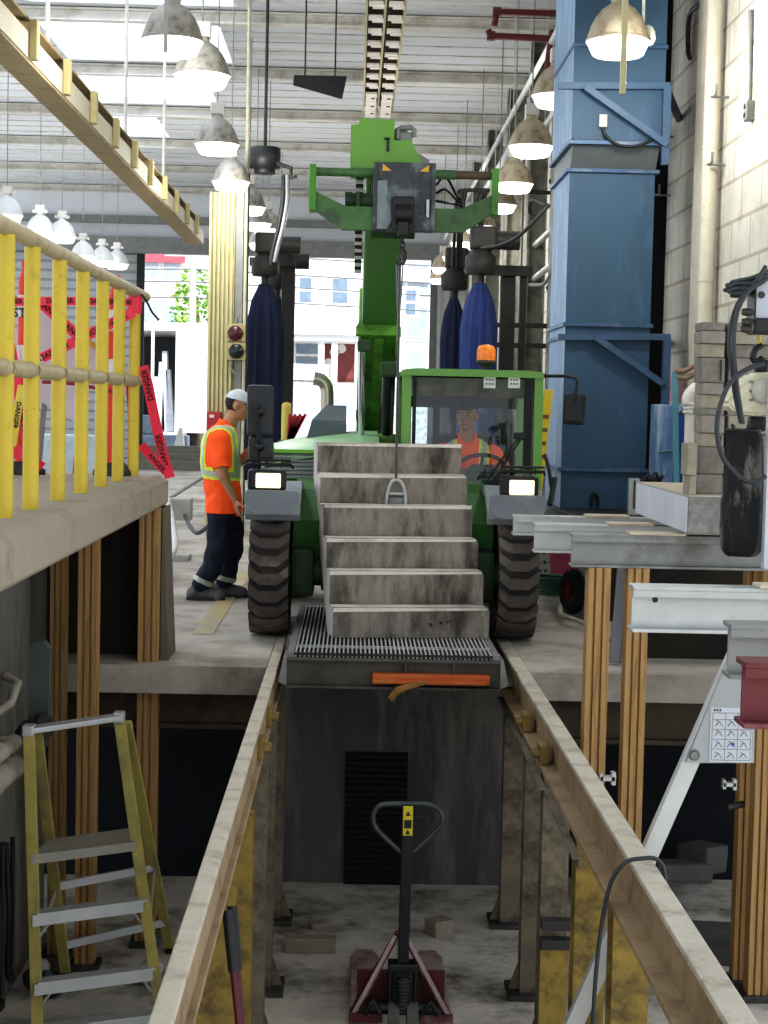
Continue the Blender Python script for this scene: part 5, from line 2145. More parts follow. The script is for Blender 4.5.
left_row = [(172, 46), (202, 80), (217, 148), (231, 185), (249, 210), (256, 226), (268, 232), (262, 246), (280, 270)]
lab_l = ['big grey lamp nearest the camera in the left row, behind a hanging conduit', 'grey lamp second in the left row, overlapping the nearest one', 'grey lamp third in the left row, below the skylight',
         'grey lamp just above the yellow ribbed column', 'lamp half hidden behind the ribbed column, upper of two', 'lamp half hidden behind the ribbed column, lower of two',
         'small lamp right of the ribbed column above the hoses', 'small lamp in the left row above the left brush motor', 'small lamp in the left row nearest the street opening']
for (px, py), lb in zip(left_row, lab_l):
    lamp(PZ(px, py, LZ), lamp_shell, lb, 'lamps in the left row')
right_row = [(618, 47), (531, 150), (514, 187), (499, 208), (480, 229), (464, 245), (455, 259), (443, 270), (440, 281)]
lab_r = ['big dusty lamp in front of the blue duct top', 'brown dusty lamp left of the blue duct beside its tapered section', 'brown dusty lamp just right of the fork carriage', 'lamp behind the right fork carriage upright',
         'lamp behind the right lower carriage arm', 'lamp right below the carriage arm, upper of the far four', 'far lamp above the motor boxes, second of the far four', 'far lamp above the cab, third of the far four',
         'farthest lamp of the right row by the back wall']
for (px, py), lb in zip(right_row, lab_r):
    lamp(PZ(px, py, LZ), lamp_shell_b, lb, 'lamps in the right row')
lamp(P(557, 100, 15.6), lamp_shell_b, 'dusty lamp half hidden behind the left edge of the blue duct', 'lamps in the right row')
far_row = [(7, 218), (40, 234), (62, 239), (83, 258), (102, 263), (117, 266)]
lab_f = ['far lamp with white ballast at the left edge of the view', 'far lamp with white ballast second from the left edge', 'far lamp with white ballast above the second railing post gap', 'far lamp above the fourth railing post',
         'far lamp above the fifth railing post', 'far lamp nearest the left street opening']
for (px, py), lb in zip(far_row, lab_f):
    lamp(PZ(px, py, LZ), M('pale_lamp_shade', '#c9cbcb', .5, var=.08), lb, 'lamps far left beyond the platform', True)
for x, y in ((-1.5, 13), (-1.5, 20), (-1.5, 30), (1.9, 12), (1.7, 18), (1.7, 26), (1.4, 34), (-5, 27), (-5.2, 33)):
    l = bpy.data.lights.new('lamp_light', 'POINT')
    l.energy = 75
    l.color = (1, .98, .93)
    l.shadow_soft_size = .2
    o = bpy.data.objects.new('lamp_light', l)
    COL.objects.link(o)
    o.location = (x, y, LZ - .25)
# hanging conduits near the lamps
for px, py, w_, Y, mat, lab in ((165.5, 53, .026, 11.8, M('pale_conduit', '#a9aaa6', .5, .3), 'grey hanging conduit in front of the nearest left lamp'),
                                (622.5, 94, .04, 11.6, M('cream_strip', '#cbc39c', .6, var=.06), 'cream hanging strip in front of the big right lamp')):
    a = P(px, py, Y)
    mb = MB()
    mb.box2((a.x - w_ / 2, Y - w_ / 3, a.z), (a.x + w_ / 2, Y + w_ / 3, CZ - .02), b=.004)
    tag(mb.build('hanging_conduit', [mat], origin=a), lab, 'conduit')
mb = MB()
a = P(649, 39, 12.5)
mb.cyl(P(643, 0, 12.5) + V((0, 0, 1)), P(643, 28, 12.5), .012)
mb.lathe([(.02, .09), (.045, .05), (.05, .0), (.03, -.04), (.001, -.05)], a, n=14)
mb.tube([P(643, 28, 12.5), a + V((0, 0, .09))], .012)
tag(mb.build('small_bulb_fitting', [M('opal_bulb', '#cfd3c8', .4)], origin=a), 'small opal bulb fitting right of the big right lamp', 'lamp')

# ------------------------------------------------------------------ overhead gear
# runway beam on the left
rbm = M('runway_tan', '#a3906c', .75, var=.15, scale=3, dirt='#7f6c4a', dirt_amt=.35, dirt_scale=3)
rw = thing('runway_beam', (-2.5, 18, 4.0), 'long tan runway beam with cream brackets running down the left side of the hall', 'beam')
rz = 4.0
mb = MB()
mb.box2((-2.62, 7.5, rz), (-2.4, 26.5, rz + .02))
mb.box2((-2.62, 7.5, rz + .3), (-2.4, 26.5, rz + .32))
mb.box2((-2.52, 7.5, rz + .02), (-2.5, 26.5, rz + .3))
mb.build('main_beam', [rbm], rw)
mb = MB()
mb.box2((-2.4, 7.5, rz + .02), (-2.388, 26.5, rz + .2))
mb.build('side_plate', [M('lit_side_cream', '#cfc8b3', .6, var=.08)], rw)  # cream tone paints the light on the beam's right face
for k in range(13):
    y = 8.2 + k * 1.4
    mb = MB()
    mb.box2((-2.387, y, rz + .02), (-2.33, y + .12, rz + .3), b=.01)
    mb.build('bracket', [M('bracket_cream', '#c4b684', .6)], rw)
for y in (9.5, 13.8, 18.4, 22):
    mb = MB()
    mb.cyl((-2.51, y, rz + .32), (-2.51, y, CZ - .02), .02)
    mb.build('hanger', [beam_m], rw)

# double track in the middle
tr = thing('overhead_track', (.28, 17, 5.06), 'double cable track with white cross blocks under the ceiling above the boom', 'overhead track')
tz = 5.06
tx = .2
mb = MB()
for e in (-.17, -.005, .17):
    mb.box2((tx + e - .01, 12.5, tz), (tx + e + .01, 20.6, tz + .14))
mb.build('track_rails', [M('track_cream', '#c2b894', .6, var=.1)], tr)
for k in range(15):
    y = 12.8 + k * .54
    for s_ in (-1, 1):
        mb = MB()
        xc = tx + s_ * .088
        mb.box2((xc - .065, y, tz + .01), (xc + .065, y + .16, tz + .03), b=.004)
        mb.box2((xc - .03, y + .1, tz + .0), (xc + .075, y + .2, tz + .025), b=.004)
        mb.build('cross_block', [M('track_block_white', '#e3ddd6', .5, emis=.1)], tr)
mb = MB()
mb.box2((tx - .16, 12.5, tz + .1), (tx + .16, 20.6, tz + .115))
mb.build('dark_backing', [M('track_dark', '#3a3124', .8)], tr)
mb = MB()
for s_ in (-.09, .09):
    mb.box2((tx + s_ - .06, 19.2, tz - .02), (tx + s_ + .06, 20.7, tz + .0), b=.005)
    for y in (19.4, 19.9, 20.4):
        mb.cyl((tx + s_ + .02, y, tz - .03), (tx + s_ + .02, y, tz - .015), .02, n=8, m=1)
mb.build('splice_plate', [M('track_block_white', '#e3ddd6'), steel_dark], tr)
for y in (13.5, 17, 20.2):
    mb = MB()
    mb.cyl((tx, y, tz + .115), (tx, y, CZ - .02), .025)
    mb.build('hanger', [beam_m], tr)
# black hanging flag panel
mb = MB()
q = [P(294, 75, 20), P(347, 76, 20), P(342, 99, 20), P(293, 85, 20)]
mb.prism_y([(p_.x, p_.z) for p_ in q], 20, 20.03)
pf = thing('hanging_baffle', q[0], 'black four sided panel hanging under the ceiling left of the double track', 'panel')
mb.build('panel_board', [black], pf)
mb = MB()
for px in (305, 335):
    a = P(px, 77, 20.015)
    mb.cyl(a, V((a.x, a.y, CZ - .28)), .01, n=6)
mb.build('hanging_wires', [steel_dark], pf)

# pipes along the right side under the ceiling
wp_ = M('white_conduit', '#cdd0cf', .5, var=.05)
for k, (x, z, r_, lab) in enumerate(((1.86, 5.2, .03, 'thin white conduit under the ceiling nearest the hall centre'), (2.05, 5.12, .05, 'thick white conduit under the ceiling above the right lamps'),
                                     (2.25, 5.05, .032, 'thin white conduit under the ceiling nearest the blue duct'))):
    mb = MB()
    mb.tube([(x, 13.2 if k < 2 else 15.5, z), (x, 37, z)], r_, 10)
    for y in range(16, 37, 5):
        mb.cyl((x, y, z + r_), (x, y, CZ - .02), .006, n=6)
        mb.lathe([(r_ + .008, -.03), (r_ + .008, .03)], (x, y, z), (0, 1, 0), 10)
    tag(mb.build('ceiling_conduit', [wp_], origin=(x, 20, z)), lab, 'pipe', 'white conduits along the ceiling')
redp = M('dark_red_pipe', '#5e2226', .6, var=.15)
Y_ = 17
for k, (pts, lab) in enumerate((([(497, 12), (570, 14), (584, -10)], 'dark red sprinkler pipe at the top, upper of two'), ([(491, 36), (553, 39)], 'dark red sprinkler pipe at the top, lower of two'))):
    mb = MB()
    mb.tube([P(x, y, Y_) for x, y in pts], .035, 10)
    e = P(*pts[0], Y_)
    mb.tube([e, P(pts[0][0] - 3, 26 if k == 0 else 30, Y_)], .032, 10)
    mb.lathe([(.05, -.04), (.05, .04)], e, (1, 0, 0), 10)
    tag(mb.build('sprinkler_pipe', [redp], origin=e), lab, 'pipe', 'dark red sprinkler pipes')
mb = MB()
mb.tube([P(552, 30, Y_), P(545, 84, Y_)], .03, 10)
tag(mb.build('sprinkler_drop', [redp], origin=P(550, 50, Y_)), 'dark red vertical pipe dropping beside the white conduits', 'pipe')

# pipes and columns clutter on the far right wall
rng = random.Random(11)
pc = [M('pipe_grey', '#7b7c74', .6, .2, var=.1), M('pipe_cream', '#b1aa96', .6, var=.1), M('pipe_dark', '#33332f', .7), M('pipe_red', '#6e2f33', .6)]
names = ['grey', 'cream', 'dark', 'dark red']
for k in range(12):
    y = 16.5 + k * 1.55
    c = [0, 2, 1, 0, 2, 1, 3, 0, 2, 1, 3, 0][k]
    mb = MB()
    mb.cyl((2.62 - .05 * (k % 3), y, 0.0), (2.62 - .05 * (k % 3), y, CZ - .02), .045 + .015 * (k % 2), n=10)
    for z in (1.5, 3.2, 4.6):
        mb.lathe([(.06, -.03), (.072, 0), (.06, .03)], (2.62 - .05 * (k % 3), y, z), n=10)
    tag(mb.build('wall_riser', [pc[c]], origin=(2.6, y, 0)), '%s vertical riser pipe on the far right wall, %s from the blue duct' % (names[c], ['first', 'second', 'third', 'fourth', 'fifth', 'sixth', 'seventh', 'eighth', 'ninth', 'tenth', 'eleventh', 'twelfth'][k]), 'pipe', 'riser pipes on the far right wall')
for k, (z, lab) in enumerate(((3.9, 'pale horizontal pipe on the right wall above the brush motors'), (3.45, 'pale horizontal pipe on the right wall level with the brush motors'))):
    mb = MB()
    mb.tube([(2.45, 14.9, z + .1), (2.45, 17, z), (2.4, 24, z - .1)], .04, 8)
    tag(mb.build('wall_pipe', [M('pale_wall_pipe', '#bdbdb4', .5)], origin=(2.45, 18, z)), lab, 'pipe')
for k, (pts, lab) in enumerate((([(546, 205), (532, 200), (530, 212), (534, 215)], 'black cable loop on the right wall left of the duct taper'), ([(555, 215), (553, 262), (545, 283), (530, 285)], 'grey cable loop hanging at the right wall by the duct'),
                                ([(549, 205), (520, 235), (500, 245), (482, 248)], 'black cable sagging from the duct to the brush motors'))):
    mb = MB()
    mb.tube(bez([P(x, y, 18.5 + .3 * i) for i, (x, y) in enumerate(pts)], 6), .022, 8)
    tag(mb.build('wall_cable', [black if k != 1 else pc[0]], origin=P(*pts[0], 18.5)), lab, 'cable')


# ------------------------------------------------------------------ vehicle wash brushes
def brush(px, pt, pb, wd_, Y, col, label, seed):
    c = P(px, pt, Y)
    zt, zb_ = c.z, max(.25, P(px, pb, Y).z)
    t = thing('wash_brush', (c.x, Y, zb_), label, 'brush', 'blue wash brushes')
    r_ = wd_ * Y / F / 2
    n_, kz_ = 40, 12
    vs, fs = [], []
    for i in range(kz_ + 1):
        u = i / kz_
        z = zt + (zb_ - zt) * u
        prof_ = r_ * (.28 + .72 * min(1, (u / .22)) ** .6) * (1 - .06 * math.sin(u * 5))
        for j in range(n_):
            a = 2 * PI * j / n_
            f_ = 1 + .12 * math.sin(a * 10 + seed + u * 2) + .05 * math.sin(a * 17 + seed * 2)
            vs.append((c.x + prof_ * f_ * math.cos(a), Y + prof_ * f_ * math.sin(a), z))
    for i in range(kz_):
        for j in range(n_):
            fs.append([i * n_ + j, i * n_ + (j + 1) % n_, (i + 1) * n_ + (j + 1) % n_, (i + 1) * n_ + j])
    fs.append([kz_ * n_ + j for j in range(n_)])
    mb = MB()
    mb.add(vs, fs, 0, True)
    mb.build('bristles', [col], t)
    mb = MB()
    mb.cyl((c.x, Y, zt - .1), (c.x, Y, zt + .3), .05, n=12)
    mb.cyl((c.x, Y, 0), (c.x, Y, zb_ + .1), .05, n=12)
    mb.build('spindle', [steel_dark], t)
    mb = MB()
    mb.lathe([(.16, .1), (.18, .14), (.18, .3), (.12, .36), (.1, .46)], (c.x, Y, zt), n=18)
    mb.box((c.x + .02, Y, zt + .52), (.3, .3, .26), b=.03)
    mb.cyl((c.x + .15, Y, zt + .5), (c.x + .45, Y, zt + .5), .11)
    mb.build('drive_motor', [M('motor_dark', '#2f2d2a', .6, .3, var=.25)], t)
    return t


navy = M('brush_navy', '#1a2340', .9, var=.4, scale=4, stretch=(10, 10, .5))
bluebr = M('brush_blue', '#26386a', .9, var=.4, scale=4, stretch=(10, 10, .5))
brush(265, 284, 480, 36, 22, navy, 'navy wash brush hanging left, nearer the worker', 1)
brush(277, 296, 470, 22, 24.5, navy, 'navy wash brush hanging left, behind the nearer one', 2)
brush(480, 283, 470, 36, 20, bluebr, 'bright blue wash brush behind the cab beacon', 3)
brush(454, 298, 470, 26, 22.5, navy, 'dark blue wash brush left of the bright one behind the cab', 4)
# frames of the brushes
fm = M('frame_dark_steel', '#2e2c29', .6, .3, var=.25)
for (pxs, Y, lab) in (((508, 523), 20.8, 'dark steel mast and arm carrying the right wash brushes'), ((288, 290), 23.6, 'dark steel mast carrying the left wash brushes')):
    a = P(pxs[0], 300, Y)
    mb = MB()
    mb.box2((a.x - .09, Y, 0), (a.x + .09, Y + .15, P(0, 255, Y).z), b=.01)
    if Y < 22:
        b = P(pxs[1], 300, Y)
        mb.box2((b.x - .04, Y, 0), (b.x + .04, Y + .1, P(0, 262, Y).z))
        z = P(500, 270, Y).z
        mb.box2((P(465, 270, Y).x, Y - .1, z - .07), (b.x + .1, Y, z + .05))
        for py in (325, 345, 375):
            z = P(500, py, Y).z
            mb.box2((a.x - .2, Y - .01, z - .03), (b.x + .5, Y, z + .03))
    else:
        z = P(270, 262, Y).z
        mb.box2((P(250, 262, Y).x, Y - .1, z - .06), (a.x + .1, Y, z + .05))
    tag(mb.build('brush_mast', [fm], origin=(a.x, Y, 0)), lab, 'mast')
for k, (px, lab) in enumerate(((455, 'hoses dropping to the dark brush motor, outer pair'), (475, 'hose dropping to the bright blue brush motor'))):
    mb = MB()
    for e in (0, 4, 7):
        mb.tube(bez([V((2.55, 21, P(500, 192, 21).z)), P(px + e + 15, 190, 21), P(px + e + 3, 197, 21), P(px + e, 225, 21), P(px + e - 2, 268, 21.2)], 6), .022, 8)
    tag(mb.build('motor_hoses', [black], origin=P(px, 225, 21)), 'black supply ' + lab, 'hose')
# left cluster: black tank, hoses, motor
tk = P(265, 160, 21)
mb = MB()
mb.lathe([(.13, -.17), (.13, -.1), (.19, -.1), (.19, .14), (.17, .15), (.001, .15)], tk, n=26)
mb.lathe([(.001, -.18), (.13, -.17)], tk, n=26)
bt_ = thing('black_drum', tk, 'black drum mounted up high right of the yellow ribbed column', 'drum')
mb.build('drum_body', [M('drum_black', '#1e2022', .5)], bt_)
mb = MB()
mb.cyl(tk + V((0, 0, .15)), V((tk.x, tk.y, CZ - .02)), .02)
mb.tube([tk + V((.15, -.1, -.05)), P(291, 168, 20.8), P(291, 178, 20.8), P(297, 176, 20.8)], .025, 8)
mb.build('drum_pipework', [steel_dark], bt_)
for k, (pts, lab) in enumerate((([(284, 175), (283, 200), (279, 225), (273, 250), (271, 265)], 'black hose curving down from the pipework beside the black drum, inner'),
                                ([(287, 175), (287, 200), (283, 225), (278, 245), (274, 262)], 'pale shiny hose curving down from the pipework beside the black drum, outer'))):
    mb = MB()
    mb.tube(bez([P(x, y, 20.8) for x, y in pts], 6), .03, 8)
    tag(mb.build('drop_hose', [black if k == 0 else M('shiny_grey_hose', '#8f9296', .3, .3)], origin=P(*pts[0], 20.8)), lab, 'hose')

# ------------------------------------------------------------------ ribbed yellow column, signal, red box
RY = 21.0
yc = thing('ribbed_column', (P(225, 300, RY).x, RY, 0), 'tall pale yellow ribbed column left of the navy brushes', 'column')
x0, x1 = P(209, 250, RY).x, P(235, 250, RY).x
zt = P(222, 192, RY).z
mb = MB()
poly = []
K = 6
for i in range(K):
    a = x0 + (x1 - x0) * i / K
    w_ = (x1 - x0) / K
    poly += [(a, RY), (a + w_ * .55, RY), (a + w_ * .62, RY + .05), (a + w_ * .93, RY + .05)]
poly += [(x1, RY), (x1, RY + .4), (x0, RY + .4)]
mb.prism_z(poly, 0, zt)
mb.build('ribbed_cladding', [M('pale_yellow_cladding', '#c3ba8c', .6, var=.08, dirt='#a79c64', dirt_amt=.25)], yc)
mb = MB()
x2 = P(243, 250, RY).x
mb.box2((x1 + .005, RY + .02, 0), (x2, RY + .2, zt + .25))
mb.box2((x2, RY + .1, 0), (x2 + .06, RY + .2, zt + .25), m=1)
mb.build('steel_post', [M('post_grey', '#8b8d88', .6, .2), black], yc)
mb = MB()
mb.cyl((x2 + .03, RY + .02, 0), (x2 + .03, RY + .02, CZ - .02), .022, n=8)
mb.build('conduit', [M('conduit_cream', '#c3bfa4', .6)], yc)
sgY = RY - .12
sgn = thing('traffic_signal', P(236, 341, sgY), 'two lens traffic signal in a yellowed housing on the ribbed column', 'traffic signal')
mb = MB()
for py0, py1 in ((324, 341.5), (342.5, 360)):
    a, b = P(227, py1, sgY), P(245.5, py0, sgY)
    mb.box2((a.x, sgY, a.z), (b.x, sgY + .14, b.z), b=.012)
mb.build('housing', [M('signal_housing', '#b3a476', .55, var=.08)], sgn)
for py, colr, dx_ in ((333.5, '#4a1519', 0), (351.5, '#12211c', 1)):
    c = P(235.5 + dx_, py, sgY)
    mb = MB()
    mb.lathe([(.088, 0), (.09, .02), (.08, .03), (.001, .045)], c + V((0, -.005, 0)), (0, -1, 0), 22)
    le = mb.build('lens', [M('signal_lens_%s' % ('red' if dx_ == 0 else 'green'), colr, .3)], sgn)
    mb = MB()
    mb.tube([c + V((.1 * math.cos(t), -.03 if 0 < t < PI else 0, .1 * math.sin(t))) for t in [PI * i / 12 for i in range(13)]], .008, 6)
    mb.build('visor', [M('signal_housing', '#b3a476')], le)
mb = MB()
mb.cyl(P(236, 318, sgY) + V((0, .07, 0)), P(236, 324, sgY) + V((0, .07, 0)), .025)
mb.tube(bez([P(232, 361, sgY), P(231, 367, sgY), P(234, 373, sgY), P(237, 375, sgY)], 4), .012, 8)
mb.build('bracket', [steel_grey], sgn)
mb = MB()
a, b = P(206.5, 431, RY - .2), P(221, 412, RY - .2)
rbx = thing('red_box', (a + b) / 2, 'red wall box at the foot of the yellow ribbed column above the worker shoulder', 'box')
mb.box2((a.x, RY - .2, a.z), (b.x, RY - .002, b.z), b=.01)
mb.build('box_body', [M('red_box_paint', '#a92a33', .5)], rbx)
mb = MB()
mb.box2((a.x + .03, RY - .206, b.z - .07), (a.x + .09, RY - .2, b.z - .035))
mb.build('white_label', [white_paint], rbx)
# red brush-like bundle and yellow post behind the hood
mb = MB()
base = P(289, 448, 17)
for k in range(7):
    b = P(290 + k * 2.6, 414 + (k % 2) * 2, 17)
    mb.bar(P(288 + k * .5, 442, 17), b, .03, .012, up=V((0, 1, 0)))
rd = thing('red_stake_bundle', base, 'fan of red stakes standing behind the telehandler hood', 'stakes')
mb.build('stakes', [M('stake_red', '#b02a35', .6)], rd)
mb = MB()
mb.box2((base.x - .1, 16.9, 0), (base.x + .1, 17.1, P(289, 440, 17).z), b=.02)
mb.build('holder', [M('holder_dark', '#3a3634', .7)], rd)
q = P(286, 440, 17.3)
mb = MB()
mb.cyl((q.x, 17.3, 0), (q.x, 17.3, P(286, 406, 17.3).z), .05, n=12)
mb.lathe([(.05, 0), (.04, .03), (.001, .04)], (q.x, 17.3, P(286, 406, 17.3).z), n=12)
tag(mb.build('bollard', [M('pale_yellow_bollard', '#c9b85e', .6)], origin=(q.x, 17.3, 0)), 'pale yellow bollard beside the red stakes', 'bollard')

# ------------------------------------------------------------------ pump unit, steps and bar by the left doorway
pu = thing('pump_unit', (-1.75, 16.2, 0), 'small grey pump unit with a hose on the floor behind the worker', 'pump')
q = PZ(178, 522, 0)
mb = MB()
c = P(181, 509, 17)
mb.box(c, (.22, .2, .22), b=.02)
mb.box2((c.x - .14, 16.85, 0), (c.x + .1, 17.15, .06), b=.01)
mb.box2((c.x - .1, 16.95, .05), (c.x - .06, 17.05, c.z), b=.01)
mb.build('pump_body', [M('pump_grey', '#a7a79e', .6, var=.15)], pu)
mb = MB()
mb.tube(bez([c + V((.05, -.1, -.06)), P(190, 526, 16.5), P(197, 533, 16), P(206, 528, 16), P(212, 522, 16)], 6), .02, 8)
mb.build('hose', [M('hose_dark_grey', '#4d5055', .6)], pu)
mb = MB()
mb.tube(bez([c + V((-.12, -.1, .1)), P(172, 520, 16.6), P(175, 545, 15.5), P(171, 556, 14.8)], 6), .03, 8)
mb.build('white_hose', [M('hose_white', '#c7c8c4', .6)], pu)
a, b = P(160, 504, 18), P(214, 470, 22)
mb = MB()
mb.cyl(a, b, .025)
tag(mb.build('slanting_bar', [M('bar_grey', '#8d9094', .5)], origin=a), 'thin grey bar slanting across behind the worker', 'bar')
for k in range(3):
    y = BK - 1.2 + k * .35
    mb = MB()
    mb.box2((-5.0, y, 0), (-3.4, y + .34, .2 + .17 * k), b=.01)
    tag(mb.build('timber_step', [M('dark_timber', '#6d6a63', .8, var=.2)], origin=(-4.2, y, 0)), ['lowest', 'middle', 'upper'][k] + ' dark timber step at the left street opening', 'step', 'timber steps at the street opening')
# ------------------------------------------------------------------ people
def evaluate_to_mesh(o, name):
    dg = bpy.context.evaluated_depsgraph_get()
    me = bpy.data.meshes.new_from_object(o.evaluated_get(dg))
    me.name = name
    return me


class Body:
    def __init__(s):
        s.mb = MB()
        s.bones = []      # region, a, b, ra, rb

    def limb(s, pts, radii, region, flat=None):
        pts = [V(p) for p in pts]
        for i in range(len(pts) - 1):
            s.bones.append((region if isinstance(region, str) else region[i], pts[i], pts[i + 1], radii[i], radii[i + 1]))
        dense, rr = [], []
        for i in range(len(pts) - 1):
            for k in range(4):
                t = k / 4
                dense.append(pts[i].lerp(pts[i + 1], t))
                rr.append(radii[i] * (1 - t) + radii[i + 1] * t)
        dense.append(pts[-1])
        rr.append(radii[-1])
        s.mb.tube(dense, rr, 12)
        for p, r in zip(pts, radii):
            s.mb.ell(p, (r, r, r), 12, 8)

    def loft(s, rings, region, n=20):
        """rings: centre, U (half width vector), W (half depth vector)"""
        vs, fs = [], []
        for c, U, W in rings:
            for j in range(n):
                t = 2 * PI * j / n
                vs.append(V(c) + V(U) * math.cos(t) + V(W) * math.sin(t))
        for i in range(len(rings) - 1):
            for j in range(n):
                fs.append([i * n + j, i * n + (j + 1) % n, (i + 1) * n + (j + 1) % n, (i + 1) * n + j])
        fs.append(list(range(n))[::-1])
        fs.append([(len(rings) - 1) * n + j for j in range(n)])
        s.mb.add(vs, fs)
        for i in range(len(rings) - 1):
            a, b = V(rings[i][0]), V(rings[i + 1][0])
            ra = min(V(rings[i][1]).length, V(rings[i][2]).length) * 1.0
            rb = min(V(rings[i + 1][1]).length, V(rings[i + 1][2]).length) * 1.0
            for e in (-.6, 0, .6):
                s.bones.append((region, a + V(rings[i][1]) * e, b + V(rings[i + 1][1]) * e, ra, rb))

    def head(s, c, f, up, size=.115):
        """c centre of skull, f facing, up"""
        f, up = V(f).normalized(), V(up).normalized()
        sd = f.cross(up).normalized()
        up = sd.cross(f).normalized()
        R3 = Matrix((sd, f, up)).transposed()
        k = size
        e = s.mb.ell
        L = lambda x, y, z: V(c) + R3 @ V((x * k, y * k, z * k))
        e(L(0, -.05, .18), (.66 * k, .84 * k, .8 * k), 20, 14, rot=R3)
        e(L(0, .22, -.35), (.54 * k, .56 * k, .66 * k), 18, 12, rot=R3)
        e(L(0, .45, -.78), (.3 * k, .28 * k, .22 * k), 12, 8, rot=R3)         # chin
        s.mb.tube([L(0, .7, .05), L(0, .86, -.18), L(0, .93, -.33), L(0, .78, -.4)], [.07 * k, .11 * k, .14 * k, .1 * k], 8)   # nose
        e(L(0, .62, .1), (.5 * k, .14 * k, .1 * k), 12, 8, rot=R3)           # brow
        e(L(0, .7, -.55), (.22 * k, .1 * k, .045 * k), 10, 6, rot=R3)         # lips
        e(L(0, .69, -.63), (.19 * k, .1 * k, .05 * k), 10, 6, rot=R3)
        for q in (-1, 1):
            e(L(q * .68, -.05, -.12), (.09 * k, .2 * k, .28 * k), 10, 8, rot=R3)   # ears
            e(L(q * .34, .5, -.22), (.2 * k, .2 * k, .18 * k), 10, 8, rot=R3)      # cheeks
        s.bones.append(('head', L(0, 0, -.4), L(0, 0, .6), .7 * k, .7 * k))
        s.headframe = (V(c), R3, k)
        return L

    def hand(s, w, d, pn, thumb, curl=.5, spread=1., size=1.):
        """w wrist, d finger direction, pn palm normal (curl direction), thumb direction"""
        d, pn = V(d).normalized(), V(pn).normalized()
        th = V(thumb)
        th = (th - d * th.dot(d) - pn * th.dot(pn)).normalized()
        z = size
        palm_c = V(w) + d * .05 * z
        R3 = Matrix((th, d, pn)).transposed()
        s.mb.ell(palm_c, (.042 * z, .056 * z, .019 * z), 14, 10, rot=R3)
        s.bones.append(('hand', V(w), palm_c + d * .05, .03, .03))
        for i, (o_, l_) in enumerate(((.03, .07), (.01, .08), (-.011, .074), (-.031, .058))):
            p = palm_c + d * .038 * z + th * o_ * z
            pts = [p]
            a = 0
            for seg in (.42, .33, .25):
                a += curl * (.9 if seg != .42 else .7)
                dd = d * math.cos(a) + pn * math.sin(a) + th * o_ * 1.2 * spread
                p = p + dd.normalized() * l_ * seg * z
                pts.append(p)
            s.mb.tube(pts, [.0095 * z, .009 * z, .008 * z, .006 * z], 8)
            s.mb.ell(pts[-1], (.006 * z,) * 3, 6, 5)
        p0 = V(w) + d * .02 * z + th * .028 * z
        pts = [p0, p0 + (d * .5 + th * .8 + pn * .3) * .035 * z, p0 + (d * .75 + th * .9 + pn * .5) * .06 * z, p0 + (d * 1.0 + th * .8 + pn * .75) * .08 * z]
        s.mb.tube(pts, [.014 * z, .0115 * z, .01 * z, .007 * z], 8)
        s.mb.ell(pts[-1], (.007 * z,) * 3, 6, 5)

    def finish(s, root, voxel=.0075):
        o = s.mb.build('body_raw', [skin], root)
        m = o.modifiers.new('r', 'REMESH')
        m.mode = 'VOXEL'
        m.voxel_size = voxel
        m2 = o.modifiers.new('s', 'SMOOTH')
        m2.factor = .5
        m2.iterations = 3
        me = evaluate_to_mesh(o, 'body')
        off = OFF[o.name]
        bpy.data.objects.remove(o)
        me.materials.clear()
        me.materials.append(skin)
        for p in me.polygons:
            p.use_smooth = True
        ob = bpy.data.objects.new('body', me)
        COL.objects.link(ob)
        ob.parent = root
        OFF[ob.name] = off
        s.ob, s.me, s.off, s.root = ob, me, off, root
        nv = len(me.vertices)
        co_ = np.empty(nv * 3)
        me.vertices.foreach_get('co', co_)
        s.co = co_.reshape(-1, 3) + np.array(off)
        nn = np.empty(nv * 3)
        me.vertices.foreach_get('normal', nn)
        s.no = nn.reshape(-1, 3)
        best = np.full(nv, 1e9)
        reg = np.zeros(nv, int)
        tt = np.zeros(nv)
        s.regs = sorted(set(b[0] for b in s.bones))
        for r_, a, b, ra, rb in s.bones:
            a, b = np.array(a), np.array(b)
            ab = b - a
            t = np.clip(((s.co - a) @ ab) / max(1e-9, ab @ ab), 0, 1)
            d = np.linalg.norm(s.co - (a + t[:, None] * ab), axis=1) - (ra + (rb - ra) * t)
            k = d < best
            best[k] = d[k]
            reg[k] = s.regs.index(r_)
            tt[k] = t[k]
        s.reg, s.t = reg, tt
        s.faces = [list(p.vertices) for p in me.polygons]
        return ob

    def face(s):
        c, R3, k = s.headframe
        l_ = (s.co - np.array(c)) @ np.array(R3) / k
        s.me.materials.append(M('facial_features', '#5a3a30', .6, var=.05))  # dark brown eyes, brows and mouth
        ax = np.abs(l_[:, 0])
        hm = s.mask('head') & (l_[:, 1] > .3)
        dark = hm & (((ax - .32) / .14) ** 2 + ((l_[:, 2] + .03) / .06) ** 2 < 1)
        dark |= hm & (np.abs(ax - .33) < .2) & (np.abs(l_[:, 2] - .17) < .045)
        dark |= hm & (ax < .23) & (np.abs(l_[:, 2] + .59) < .05)
        for p in s.me.polygons:
            if all(dark[i] for i in p.vertices):
                p.material_index = 1

    def mask(s, *names):
        return np.isin(s.reg, [s.regs.index(n) for n in names if n in s.regs])

